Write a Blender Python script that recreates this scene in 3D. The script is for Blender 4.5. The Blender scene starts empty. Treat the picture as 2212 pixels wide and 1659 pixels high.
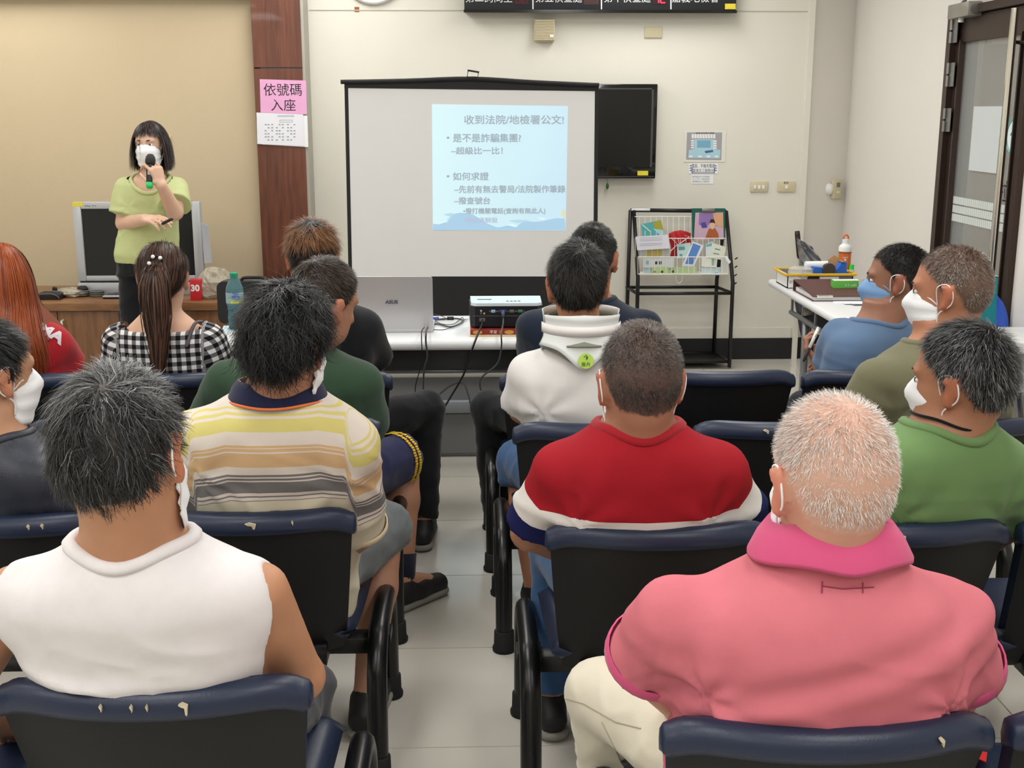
import bpy, bmesh, math, random
import numpy as np
from mathutils import Vector, Matrix
from mathutils.bvhtree import BVHTree
SC = bpy.context.scene
COL = SC.collection
random.seed(7)
# ------------------------------------------------------------------ camera, exposure, world, room lights
FPX, CAMH = 2571.0, 1.65
TH = math.atan(591.5 / FPX)
PS = math.atan(87 * math.cos(TH) / FPX)
cam = bpy.data.cameras.new('camera'); camo = bpy.data.objects.new('camera', cam); COL.objects.link(camo)
camo.location = (0, 0, CAMH); camo.rotation_euler = (math.pi / 2 - TH, 0, -PS)
cam.sensor_width = 36; cam.lens = 36 * FPX / 2212; cam.clip_start = .05
SC.camera = camo
SC.view_settings.view_transform = 'Standard'; SC.view_settings.look = 'None'
SC.view_settings.gamma = 1; SC.view_settings.use_curve_mapping = False
SC.view_settings.exposure = 0.12
W = bpy.data.worlds.new('world'); SC.world = W; W.use_nodes = True
W.node_tree.nodes['Background'].inputs[0].default_value = (.75, .82, .9, 1)
W.node_tree.nodes['Background'].inputs[1].default_value = .5
CEIL = 2.95
LAMPS = [(x, y) for y in (-1.6, .6, 2.8, 5.0, 6.9) for x in (-2.9, -.9, 1.1)]
for (x, y) in LAMPS:
    l = bpy.data.lights.new('ceiling_panel_light', 'AREA'); l.shape = 'RECTANGLE'; l.size = .58; l.size_y = 1.15
    l.energy = 17; l.color = (1.0, .985, .965)
    o = bpy.data.objects.new('ceiling_panel_light', l); COL.objects.link(o); o.location = (x, y, CEIL - .07)
l = bpy.data.lights.new('corridor_light', 'AREA'); l.size = 1.2; l.energy = 22; l.color = (1, .93, .84)
o = bpy.data.objects.new('corridor_light', l); COL.objects.link(o); o.location = (3.6, 6.2, 2.8)
# pixel -> world helpers (each point gets its own real depth)
_s, _c = math.sin, math.cos
CF = np.array([_s(PS)*_c(TH), _c(PS)*_c(TH), -_s(TH)]); CR = np.array([_c(PS), -_s(PS), 0.]); CU = np.array([_s(PS)*_s(TH), _c(PS)*_s(TH), _c(TH)])
def _ray(x, y): return CF*FPX + CR*(x-1106) - CU*(y-829.5)
def AY(x, y, Y): d = _ray(x, y); return d*(Y/d[1]) + np.array([0, 0, CAMH])
def AZ(x, y, Z): d = _ray(x, y); return d*((Z-CAMH)/d[2]) + np.array([0, 0, CAMH])
def AX(x, y, X): d = _ray(x, y); return d*(X/d[0]) + np.array([0, 0, CAMH])
# ------------------------------------------------------------------ materials
def lin(c):
    r = []
    for v in c[:3]:
        v = v/255.
        r.append(v/12.92 if v <= .04045 else ((v+.055)/1.055)**2.4)
    return (r[0], r[1], r[2], 1)
MATS = {}
def new_mat(name):
    m = bpy.data.materials.new(name); m.use_nodes = True
    nt = m.node_tree; b = nt.nodes['Principled BSDF']
    MATS[name] = m
    return m, nt, b
def N(nt, typ, **kw):
    n = nt.nodes.new(typ)
    for k, v in kw.items():
        if k.startswith('i_'):
            key = k[2:]
            n.inputs[int(key) if key.isdigit() else key].default_value = v
        else: setattr(n, k, v)
    return n
def mixc(nt, fac, a, b, typ='MIX'):
    n = nt.nodes.new('ShaderNodeMix'); n.data_type = 'RGBA'; n.blend_type = typ
    for sock, v in ((0, fac), (6, a), (7, b)):
        if hasattr(v, 'is_linked'): nt.links.new(v, n.inputs[sock])
        else: n.inputs[sock].default_value = v
    return n.outputs[2]
def mth(nt, op, a, b=None):
    n = nt.nodes.new('ShaderNodeMath'); n.operation = op
    for i, v in enumerate((a, b)):
        if v is None: continue
        if hasattr(v, 'is_linked'): nt.links.new(v, n.inputs[i])
        else: n.inputs[i].default_value = v
    return n.outputs[0]
def add_bump(nt, b, scale, strength, dist=.002, detail=3, coord='Object', stretch=None):
    tc = N(nt, 'ShaderNodeTexCoord'); nz = N(nt, 'ShaderNodeTexNoise'); nz.inputs['Scale'].default_value = scale; nz.inputs['Detail'].default_value = detail
    src = tc.outputs[coord]
    if stretch:
        mp = N(nt, 'ShaderNodeMapping'); mp.inputs['Scale'].default_value = stretch; nt.links.new(src, mp.inputs[0]); src = mp.outputs[0]
    nt.links.new(src, nz.inputs[0])
    bp = N(nt, 'ShaderNodeBump'); bp.inputs['Strength'].default_value = strength; bp.inputs['Distance'].default_value = dist
    nt.links.new(nz.outputs[0], bp.inputs['Height']); nt.links.new(bp.outputs[0], b.inputs['Normal'])
    return nz
def mat(name, col, rough=.5, metal=0., var=.05, vscale=6., bump=0., bscale=200., bdist=.002, spec=.5, coat=0., trans=0., alpha=1., emit=0., sheen=0., stretch=None, ior=1.45, sss=0.):
    if name in MATS: return MATS[name]
    m, nt, b = new_mat(name)
    c = lin(col)
    tc = N(nt, 'ShaderNodeTexCoord'); nz = N(nt, 'ShaderNodeTexNoise'); nz.inputs['Scale'].default_value = vscale; nz.inputs['Detail'].default_value = 4
    src = tc.outputs['Object']
    if stretch:
        mp = N(nt, 'ShaderNodeMapping'); mp.inputs['Scale'].default_value = stretch; nt.links.new(src, mp.inputs[0]); src = mp.outputs[0]
    nt.links.new(src, nz.inputs[0])
    lo = tuple(max(0, v*(1-2*var)) for v in c[:3])+(1,); hi = tuple(min(1, v*(1+2*var)) for v in c[:3])+(1,)
    nt.links.new(mixc(nt, nz.outputs[0], lo, hi), b.inputs['Base Color'])
    b.inputs['Roughness'].default_value = rough; b.inputs['Metallic'].default_value = metal
    b.inputs['Specular IOR Level'].default_value = spec; b.inputs['Coat Weight'].default_value = coat
    b.inputs['Transmission Weight'].default_value = trans; b.inputs['IOR'].default_value = ior; b.inputs['Alpha'].default_value = alpha
    b.inputs['Sheen Weight'].default_value = sheen
    if sss: b.inputs['Subsurface Weight'].default_value = sss; b.inputs['Subsurface Radius'].default_value = (.02, .008, .004); b.inputs['Subsurface Scale'].default_value = .5
    if emit: b.inputs['Emission Color'].default_value = c; b.inputs['Emission Strength'].default_value = emit
    if bump: add_bump(nt, b, bscale, bump, bdist)
    return m
def wood(name, c1, c2, rough=.35, scale=(3, 3, .35), coat=.2):
    if name in MATS: return MATS[name]
    m, nt, b = new_mat(name)
    tc = N(nt, 'ShaderNodeTexCoord'); mp = N(nt, 'ShaderNodeMapping'); mp.inputs['Scale'].default_value = scale
    nt.links.new(tc.outputs['Object'], mp.inputs[0])
    nz = N(nt, 'ShaderNodeTexNoise'); nz.inputs['Scale'].default_value = 14; nz.inputs['Detail'].default_value = 8; nz.inputs['Distortion'].default_value = .6
    nt.links.new(mp.outputs[0], nz.inputs[0])
    cr = N(nt, 'ShaderNodeValToRGB'); cr.color_ramp.elements[0].position = .3; cr.color_ramp.elements[1].position = .7
    cr.color_ramp.elements[0].color = lin(c1); cr.color_ramp.elements[1].color = lin(c2)
    nt.links.new(nz.outputs[0], cr.inputs[0]); nt.links.new(cr.outputs[0], b.inputs['Base Color'])
    b.inputs['Roughness'].default_value = rough; b.inputs['Coat Weight'].default_value = coat
    return m
# ------------------------------------------------------------------ mesh builder
ORG = {}
class MB:
    def __init__(s): s.v = []; s.f = []
    def add(s, vs, fs):
        n = len(s.v); s.v += [tuple(map(float, p)) for p in vs]; s.f += [tuple(i+n for i in q) for q in fs]; return s
    def box(s, c, d, M=None, bev=0):
        c = np.array(c, float); d = np.array(d, float)/2
        if bev <= 0:
            P = np.array([(x, y, z) for x in (-1, 1) for y in (-1, 1) for z in (-1, 1)], float)*d
            F = [(0, 1, 3, 2), (4, 6, 7, 5), (0, 4, 5, 1), (2, 3, 7, 6), (0, 2, 6, 4), (1, 5, 7, 3)]
        else:
            bm = bmesh.new(); bmesh.ops.create_cube(bm, size=2)
            bmesh.ops.scale(bm, vec=d, verts=bm.verts)
            bmesh.ops.bevel(bm, geom=bm.edges[:], offset=min(bev, min(d)*.95), segments=2, affect='EDGES', profile=.5)
            P = np.array([v.co[:] for v in bm.verts]); bm.verts.index_update(); F = [tuple(v.index for v in f.verts) for f in bm.faces]; bm.free()
        if M is not None: P = P @ np.array(M).T
        return s.add(P + c, F)
    def bx(s, x0, x1, y0, y1, z0, z1, bev=0): return s.box(((x0+x1)/2, (y0+y1)/2, (z0+z1)/2), (abs(x1-x0), abs(y1-y0), abs(z1-z0)), bev=bev)
    def tube(s, pts, r, n=8, caps=True, flat=1.0, closed=False):
        P = [np.array(p, float) for p in pts]; k = len(P); rr = r if hasattr(r, '__len__') else [r]*k
        vs = []; up = None
        for i in range(k):
            a = P[(i-1) % k] if closed else P[max(i-1, 0)]; b = P[(i+1) % k] if closed else P[min(i+1, k-1)]
            t = b-a; t = t/(np.linalg.norm(t)+1e-9)
            if up is None:
                up = np.array([0, 0, 1.]) if abs(t[2]) < .9 else np.array([1., 0, 0])
            u = up-t*(up@t); u /= np.linalg.norm(u)+1e-9; w = np.cross(t, u); up = u
            for j in range(n):
                an = 2*math.pi*j/n; vs.append(P[i]+(u*math.cos(an)*flat+w*math.sin(an))*rr[i])
        fs = []
        for i in range(k if closed else k-1):
            i2 = (i+1) % k
            for j in range(n): fs.append((i*n+j, i*n+(j+1) % n, i2*n+(j+1) % n, i2*n+j))
        if caps and not closed: fs += [tuple(range(n))[::-1], tuple((k-1)*n+j for j in range(n))]
        return s.add(vs, fs)
    def cyl(s, a, b, r, r2=None, n=16): return s.tube([a, b], [r, r if r2 is None else r2], n)
    def lathe(s, c, prof, n=24, M=None):
        vs = []; 
        for (r, z) in prof:
            for j in range(n): vs.append((r*math.cos(2*math.pi*j/n), r*math.sin(2*math.pi*j/n), z))
        P = np.array(vs)
        if M is not None: P = P @ np.array(M).T
        fs = []
        for i in range(len(prof)-1):
            for j in range(n): fs.append((i*n+j, i*n+(j+1) % n, (i+1)*n+(j+1) % n, (i+1)*n+j))
        fs += [tuple(range(n))[::-1], tuple((len(prof)-1)*n+j for j in range(n))]
        return s.add(P+np.array(c), fs)
    def poly(s, pts, vec):   # extruded polygon
        P = [np.array(p, float) for p in pts]; n = len(P); v = np.array(vec, float)
        nrm = np.zeros(3)
        for i in range(n): nrm += np.cross(P[i], P[(i+1) % n])
        if nrm @ v > 0: P = P[::-1]
        fs = [tuple(range(n)), tuple(range(2*n-1, n-1, -1))]+[((i+1) % n, i, n+i, n+(i+1) % n) for i in range(n)]
        return s.add(P+[p+v for p in P], fs)
    def quad(s, a, b, c, d): return s.add([a, b, c, d], [(0, 1, 2, 3)])
    def grid(s, fn, nu, nv, thick=None):
        vs = [fn(i/nu, j/nv) for j in range(nv+1) for i in range(nu+1)]
        fs = [(j*(nu+1)+i, j*(nu+1)+i+1, (j+1)*(nu+1)+i+1, (j+1)*(nu+1)+i) for j in range(nv) for i in range(nu)]
        return s.add(vs, fs)
    def rot(s, ang, axis='Z', c=(0, 0, 0)):
        M = np.array(Matrix.Rotation(ang, 3, axis)); c = np.array(c); s.v = [tuple((np.array(p)-c) @ M.T + c) for p in s.v]; return s
    def move(s, d): s.v = [(p[0]+d[0], p[1]+d[1], p[2]+d[2]) for p in s.v]; return s
def props(o, label=None, cat=None, group=None, kind=None):
    if label: o['label'] = label
    if cat: o['category'] = cat
    if group: o['group'] = group
    if kind: o['kind'] = kind
    return o
def thing(name, label, cat, loc=(0, 0, 0), group=None, rz=0.):
    o = bpy.data.objects.new(name, None); COL.objects.link(o); o.location = loc; o.rotation_euler = (0, 0, rz)
    o.empty_display_size = .1; ORG[o.name] = np.array(loc, float)
    return props(o, label, cat, group)
def put(name, me, parent=None, loc=(0, 0, 0)):
    o = bpy.data.objects.new(name, me); COL.objects.link(o); o.location = loc
    if parent is not None: o.parent = parent
    return o
def ob(name, mb, m, parent=None, smooth=None, label=None, cat=None, group=None, kind=None, local=False, bev=0, solid=0):
    """one mesh object; vertices given in world space unless local"""
    V = np.array(mb.v, float)
    if parent is not None and not local: off = ORG.get(parent.name, np.zeros(3)); loc = (0, 0, 0)
    elif parent is None and not local: off = np.array([(V[:, 0].min()+V[:, 0].max())/2, (V[:, 1].min()+V[:, 1].max())/2, V[:, 2].min()]); loc = off
    else: off = np.zeros(3); loc = (0, 0, 0)
    me = bpy.data.meshes.new(name); me.from_pydata([tuple(p) for p in (V-off)], [], mb.f)
    if solid or bev:
        bm = bmesh.new(); bm.from_mesh(me)
        if solid: bmesh.ops.recalc_face_normals(bm, faces=bm.faces); bmesh.ops.solidify(bm, geom=bm.faces[:], thickness=solid)
        bm.to_mesh(me); bm.free()
    me.materials.append(m)
    if smooth is True: me.shade_smooth()
    elif smooth is not False:
        me.shade_smooth()
        try: me.set_sharp_from_angle(angle=math.radians(38))
        except Exception: pass
    o = put(name, me, parent, loc)
    ORG[o.name] = off
    return props(o, label, cat, group, kind)
def np_mesh(name, V, F, m, attrs=None, smooth=True):
    me = bpy.data.meshes.new(name); V = np.ascontiguousarray(V, np.float32); F = np.ascontiguousarray(F, np.int32); k = F.shape[1]
    me.vertices.add(len(V)); me.vertices.foreach_set('co', V.ravel())
    me.loops.add(F.size); me.loops.foreach_set('vertex_index', F.ravel())
    me.polygons.add(len(F)); me.polygons.foreach_set('loop_start', np.arange(0, F.size, k, dtype=np.int32))
    me.update(calc_edges=True)
    me.polygons.foreach_set('use_smooth', np.ones(len(F), bool) if smooth else np.zeros(len(F), bool))
    for an, av in (attrs or {}).items():
        at = me.attributes.new(an, 'FLOAT', 'POINT'); at.data.foreach_set('value', np.ascontiguousarray(av, np.float32))
    me.materials.append(m); me.validate(); return me
_TXT = {}
def text_mesh(txt, size, bold=0., align='CENTER'):
    """outline lettering as flat mesh data in the XZ plane (facing -Y)"""
    cu = bpy.data.curves.new('lettering', 'FONT'); cu.body = txt; cu.size = size; cu.align_x = align; cu.align_y = 'CENTER'; cu.offset = bold; cu.resolution_u = 3
    o = bpy.data.objects.new('lettering', cu); COL.objects.link(o)
    dg = bpy.context.evaluated_depsgraph_get(); dg.update()
    me = bpy.data.meshes.new_from_object(o.evaluated_get(dg)); bpy.data.objects.remove(o); bpy.data.curves.remove(cu)
    V = np.array([v.co[:] for v in me.vertices]) if len(me.vertices) else np.zeros((0, 3)); F = [tuple(p.vertices) for p in me.polygons]
    bpy.data.meshes.remove(me)
    return V, F
def text(name, txt, size, m, parent, at, u=(1, 0, 0), v=(0, 0, 1), align='CENTER', bold=0., width=None, off=.001, fat=0.):
    """lettering laid on the plane through `at` with axes u (right) and v (up)"""
    V, F = text_mesh(txt, size, bold, align)
    if len(V) == 0: return None
    u = np.array(u, float); v = np.array(v, float); n = np.cross(u, v)
    sx = 1.
    if width: sx = width/(V[:, 0].max()-V[:, 0].min())
    P = np.array(at)+V[:, :1]*u*sx+V[:, 1:2]*v+n*off
    mb = MB(); mb.add(P, F)
    if fat:
        for k, (a, b) in enumerate(((fat, 0), (0, fat), (fat, fat))): mb.add(P+u*a+v*b+n*.00005*(k+1), F)
    return ob(name, mb, m, parent, smooth=False)
def smoothpath(pts, n=8):
    P = [np.array(p, float) for p in pts]; out = []
    for i in range(len(P)-1):
        p0 = P[max(i-1, 0)]; p1 = P[i]; p2 = P[i+1]; p3 = P[min(i+2, len(P)-1)]
        for k in range(n):
            t = k/n; out.append(.5*((2*p1)+(-p0+p2)*t+(2*p0-5*p1+4*p2-p3)*t*t+(-p0+3*p1-3*p2+p3)*t**3))
    out.append(P[-1]); return out
# ------------------------------------------------------------------ room shell
YB, XR, YC, XL, YF, YT, YP = 7.88, 2.517, 8.05, -4.2, -3.0, 7.75, 7.65
def wall_mat(name, col, bump=.25):
    m, nt, b = new_mat(name)
    tc = N(nt, 'ShaderNodeTexCoord'); n1 = N(nt, 'ShaderNodeTexNoise'); n1.inputs['Scale'].default_value = 1.3; n1.inputs['Detail'].default_value = 6
    nt.links.new(tc.outputs['Object'], n1.inputs[0]); c = lin(col)
    nt.links.new(mixc(nt, n1.outputs[0], tuple(v*.93 for v in c[:3])+(1,), tuple(min(1, v*1.05) for v in c[:3])+(1,)), b.inputs['Base Color'])
    b.inputs['Roughness'].default_value = .75
    add_bump(nt, b, 160, bump, .002, 4); return m
M_wall = wall_mat('painted_wall', (224, 221, 210))
M_wallr = wall_mat('painted_wall_right', (226, 222, 215))
M_tan = wall_mat('tan_fabric_wall', (202, 185, 154), .5)
M_black = mat('black_skirting', (28, 28, 30), .6, var=.1, bump=.2)
M_pillar = wood('brown_wood', (84, 46, 33), (114, 66, 47), .4, (3.2, 3.2, .25))
M_trim = mat('grey_metal_trim', (168, 164, 154), .4)
M_ceil = mat('ceiling_white', (235, 235, 230), .9)
def floor_mat():
    m, nt, b = new_mat('polished_floor_tile')
    tc = N(nt, 'ShaderNodeTexCoord'); n1 = N(nt, 'ShaderNodeTexNoise'); n1.inputs['Scale'].default_value = 3.; n1.inputs['Detail'].default_value = 7
    nt.links.new(tc.outputs['Object'], n1.inputs[0])
    oi = N(nt, 'ShaderNodeObjectInfo')
    f = mth(nt, 'ADD', mth(nt, 'MULTIPLY', n1.outputs[0], .7), mth(nt, 'MULTIPLY', oi.outputs['Random'], .35))
    nt.links.new(mixc(nt, f, lin((190, 185, 175)), lin((214, 210, 201))), b.inputs['Base Color'])
    n2 = N(nt, 'ShaderNodeTexNoise'); n2.inputs['Scale'].default_value = 9; n2.inputs['Detail'].default_value = 5; nt.links.new(tc.outputs['Object'], n2.inputs[0])
    mr = N(nt, 'ShaderNodeMapRange'); mr.inputs[3].default_value = .08; mr.inputs[4].default_value = .22; nt.links.new(n2.outputs[0], mr.inputs[0]); nt.links.new(mr.outputs[0], b.inputs['Roughness'])
    return m
M_floor = floor_mat(); M_grout = mat('grout', (128, 122, 112), .8)
fl = ob('floor', MB().bx(XL, XR+.3, YF, 8.7, -.06, -.004), M_grout, kind='structure')
T = .6; tme = None
nx0 = -7
tiles = 0
for i in range(nx0, 5):
    for j in range(0, 15):
        x = i*T; y = .17+j*T-.6
        if x+T/2 > XR+.25 or x-T/2 < XL-.3: continue
        if tme is None:
            mb = MB(); h = T/2-.0012; e = .0012
            mb.add([(-h, -h, -.004), (h, -h, -.004), (h, h, -.004), (-h, h, -.004), (-h+e, -h+e, 0), (h-e, -h+e, 0), (h-e, h-e, 0), (-h+e, h-e, 0)],
                   [(4, 5, 6, 7), (0, 1, 5, 4), (1, 2, 6, 5), (2, 3, 7, 6), (3, 0, 4, 7)])
            t0 = ob('tile', mb, M_floor, fl, smooth=False, local=True); tme = t0.data
            t0.location = np.array((x, y, 0))-ORG[fl.name]
        else:
            t0 = put('tile', tme, fl, tuple(np.array((x, y, 0))-ORG[fl.name]))
cl_ = ob('ceiling', MB().bx(XL, XR+.1, YF, 8.7, CEIL, CEIL+.08), M_ceil, kind='structure')
XC = 2.20   # outer edge of the back wall, then a canted strip to the right wall
ob('wall_back', MB().bx(-1.04, XC, YB, YB+.12, 0, CEIL), M_wall, kind='structure')
ob('wall_canted', MB().poly([(XC, YB, 0), (XR, YC, 0), (XR, 8.3, 0), (XC, 8.1, 0)], (0, 0, CEIL)), M_wallr, kind='structure')
tw = ob('wall_tan', MB().bx(XL, -1.36, YT, YT+.25, 0, 2.33), M_tan, kind='structure')
ob('trim_1', MB().bx(XL, -1.36, YT-.09, YT+.25, 2.33, CEIL), M_pillar, kind='structure')
pl = ob('wall_pillar', MB().bx(-1.345, -1.045, YP, YB+.1, 0, 1.90).bx(-1.345, -1.045, YP, YB+.1, 1.908, CEIL), M_pillar, kind='structure')
ob('trim_2', MB().bx(-1.045, -1.028, YP+.005, YB+.02, 0, CEIL), M_trim, kind='structure')
ob('wall_left', MB().bx(XL-.1, XL, YF, YT+.2, 0, CEIL), M_wall, kind='structure')
ob('wall_rear', MB().bx(XL, XR, YF-.1, YF, 0, CEIL), M_wall, kind='structure')
DY0, DY1, DZ = 5.43, 6.40, 2.16
ob('wall_right', MB().bx(XR, XR+.14, DY1, 8.3, 0, CEIL).bx(XR, XR+.14, YF, DY0, 0, CEIL).bx(XR, XR+.14, DY0, DY1, DZ, CEIL), M_wallr, kind='structure')
ob('trim_3', MB().bx(XC-.04, XC-.004, YB-.022, YB, 0, CEIL), M_wall, kind='structure')
ob('baseboard_back', MB().bx(-1.02, XC, YB-.014, YB, 0, .145), M_black, kind='structure')
ob('trim_4', MB().bx(-1.02, XC-.05, YB-.008, YB, .145, .215), M_wall, kind='structure')
ob('trim_5', MB().bx(-1.02, XC-.05, YB-.0035, YB, 2.262, 2.268), mat('wall_seam', (190, 182, 166), .8), kind='structure')
dcn = np.array([XR-XC, YC-YB]); dcn /= np.linalg.norm(dcn)
ob('baseboard_canted', MB().poly([(XC, YB, 0), (XR, YC, 0), (XR-.014, YC, 0), (XC-.004, YB-.014, 0)], (0, 0, .145)), M_black, kind='structure')
ob('baseboard_right', MB().bx(XR-.014, XR, DY1+.05, YC-.01, 0, .145).bx(XR-.014, XR, YF, DY0-.05, 0, .145), M_black, kind='structure')
ob('tape_square', MB().bx(-.735, -.705, YB-.003, YB, 2.255, 2.285), mat('brown_tape', (150, 92, 52), .6), label='small brown square of tape stuck on the white wall', cat='tape')
# ceiling light fixtures
M_diff = mat('lamp_diffuser', (250, 248, 240), .5, emit=1.5); M_fix = mat('lamp_frame', (225, 225, 222), .5)
fd = None
for (x, y) in LAMPS:
    if fd is None:
        a = ob('light_frame', MB().bx(-.32, .32, -.61, -.58, -.05, 0).bx(-.32, .32, .58, .61, -.05, 0).bx(-.32, -.29, -.58, .58, -.05, 0).bx(.29, .32, -.58, .58, -.05, 0), M_fix, cl_, local=True)
        b_ = ob('diffuser', MB().bx(-.29, .29, -.58, .58, -.03, -.02), M_diff, a, local=True); fd = (a.data, b_.data)
    else: a = put('light_frame', fd[0], cl_); put('diffuser', fd[1], a)
    a.location = np.array((x, y, CEIL))-ORG[cl_.name]
# ------------------------------------------------------------------ door on the right wall
M_alu = mat('brown_door_metal', (66, 52, 46), .4, metal=.5, var=.08)
M_glass, nt, b = new_mat('door_glass')
b.inputs['Base Color'].default_value = (.86, .9, .88, 1); b.inputs['Roughness'].default_value = .02; b.inputs['Alpha'].default_value = .16; b.inputs['Specular IOR Level'].default_value = .7
M_chrome = mat('chrome', (225, 222, 215), .12, metal=1., var=.01)
M_steel = mat('brushed_steel', (150, 150, 148), .35, metal=.9, var=.03)
door = thing('door_1', None, None, (XR, (DY0+DY1)/2, 0)); door['kind'] = 'structure'
ob('door_frame', MB().bx(XR-.03, XR+.12, DY1-.055, DY1, 0, DZ).bx(XR-.03, XR+.12, DY0, DY0+.05, 0, DZ).bx(XR-.03, XR+.12, DY0+.05, DY1-.055, DZ-.04, DZ), M_alu, door)
lf = ob('door_leaf', MB().bx(XR+.0, XR+.045, DY1-.14, DY1-.058, .01, DZ-.045).bx(XR+.0, XR+.045, DY0+.055, DY0+.135, .01, DZ-.045).bx(XR, XR+.045, DY0+.135, DY1-.14, DZ-.17, DZ-.045).bx(XR, XR+.045, DY0+.135, DY1-.14, .01, .16)
   .bx(XR-.012, XR, DY1-.142, DY1-.128, .16, DZ-.16).bx(XR-.012, XR, DY0+.125, DY0+.138, .16, DZ-.16), M_alu, door)
ob('glass_pane', MB().bx(XR+.018, XR+.026, DY0+.13, DY1-.135, .155, DZ-.165), M_glass, lf)
hp = MB(); hy = AX(2168, 290, XR-.06)[1]
hp.tube([(XR-.06, hy, .12), (XR-.06, hy, 2.1)], .017, 14)
for z in (.3, 1.95): hp.tube([(XR-.06, hy, z), (XR+.0, hy, z)], .01, 8)
ob('pull_handle', hp, M_chrome, lf)
M_frost = mat('frosted_film', (205, 212, 208), .8, var=.03)
zs = AX(2100, 432, XR)[2]
for r in range(3):
    fm = MB()
    ys = np.linspace(DY0+.14, DY1-.145, 30)
    for k in range(29): fm.bx(XR+.0165, XR+.018, ys[k]+.002, ys[k+1]-.002, zs-.045*r-.038, zs-.045*r)
    ob('frosted_stripe', fm, M_frost, lf)
M_paper = mat('white_paper', (236, 238, 240), .85, var=.015, vscale=20)
M_ink = mat('black_ink', (28, 26, 30), .7); M_greyink = mat('grey_ink', (120, 120, 125), .7)
p1 = AX(2098, 230, XR); p2 = AX(2160, 372, XR)
ob('notice_sheet', MB().bx(XR+.014, XR+.0175, p1[1], p2[1], p2[2]-.01, p1[2]), mat('backlit_paper', (200, 206, 206), .8, var=.02), label='blank white notice sheet stuck on the door glass', cat='notice')
st = thing('door_sticker', 'round white and blue sticker on the door glass by the handle', 'sticker', AX(2183, 293, XR))
sc = AX(2184, 293, XR); Mx = np.array([[0, 0, -1], [0, 1, 0], [1, 0, 0]], float)
ob('disc', MB().lathe((XR+.0178, sc[1], sc[2]), [(.001, 0), (.085, 0), (.085, .002), (.001, .002)], 28, Mx), mat('sticker_white', (225, 235, 235), .5), st)
ob('rim', MB().tube([(XR+.0155, sc[1]+.08*math.cos(a), sc[2]+.08*math.sin(a)) for a in np.linspace(0, 2*math.pi, 28)[:-1]], .006, 6, closed=True), mat('sticker_teal', (120, 180, 175), .5), st)
ob('arrow_mark', MB().poly([(XR+.0154, sc[1]+a, sc[2]+bb) for a, bb in ((.045, 0), (0, .05), (-.045, 0), (-.02, 0), (-.02, -.05), (.02, -.05), (.02, 0))], (-.001, 0, 0)), mat('sticker_blue', (62, 120, 190), .5), st)
text('door_lettering', '拉', .11, M_ink, lf, AX(2170, 418, XR+.01), u=(0, -1, 0))
dc = thing('door_closer', 'grey metal door closer on top of the glass door', 'door closer', AX(2090, 22, XR-.03))
cy = AX(2090, 22, XR-.03)
ob('body', MB().bx(XR-.075, XR-.002, DY1-.36, DY1-.1, cy[2]-.035, cy[2]+.035, bev=.006), mat('closer_grey', (150, 146, 138), .4, metal=.4), dc)
ob('end_cap', MB().cyl((XR-.04, DY1-.36, cy[2]), (XR-.04, DY1-.372, cy[2]), .024), M_steel, dc)
ob('pinion', MB().cyl((XR-.04, DY1-.2, cy[2]-.035), (XR-.04, DY1-.2, cy[2]-.055), .014), M_fix, dc)
ob('arm', MB().tube([(XR-.04, DY1-.2, cy[2]+.04), (XR-.09, DY1-.42, cy[2]+.06), (XR-.02, DY1-.3, cy[2]+.07)], .008), M_steel, dc)
for z in (2.05, 1.83, 1.60):
    ob('hinge', MB().cyl((XR-.03, DY1-.056, z-.06), (XR-.03, DY1-.056, z-.005), .009, n=10).cyl((XR-.03, DY1-.056, z+.005), (XR-.03, DY1-.056, z+.06), .009, n=10).bx(XR-.024, XR-.02, DY1-.12, DY1-.06, z-.06, z+.06), M_steel, door)
# corridor outside the door
ob('wall_corridor', MB().bx(4.6, 4.7, 4.0, 9.6, 0, 3.0), mat('corridor_stone', (150, 132, 112), .8, var=.12, vscale=3, bump=.3, bscale=60), kind='structure')
ob('wall_corridor_end', MB().bx(2.8, 4.7, 9.6, 9.7, 0, 3.0), mat('corridor_end_paint', (176, 152, 126), .8, var=.05), kind='structure')
ob('floor_corridor', MB().bx(XR+.14, 4.6, 4.0, 9.7, -.06, 0), M_floor, kind='structure')
ob('ceiling_corridor', MB().bx(XR+.14, 4.7, 4.0, 9.7, 3.0, 3.1), M_ceil, kind='structure')
ob('corridor_column', MB().bx(3.1, 3.45, 8.2, 8.5, 0, 3.0, bev=.01), mat('grey_column', (128, 126, 118), .8, var=.06), label='grey column in the corridor behind the door glass', cat='column')
ob('conduit_pipe', MB().cyl((3.75, 9.55, 0), (3.75, 9.55, 3.0), .02), mat('conduit_grey', (168, 158, 140), .5), label='thin vertical conduit on the corridor wall behind the glass', cat='pipe')
ob('corridor_panel', MB().bx(4.05, 4.58, 9.5, 9.6, 2.15, 2.85, bev=.01), mat('cream_panel', (196, 172, 142), .7), label='cream wall box high on the corridor wall behind glass', cat='wall box')
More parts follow.
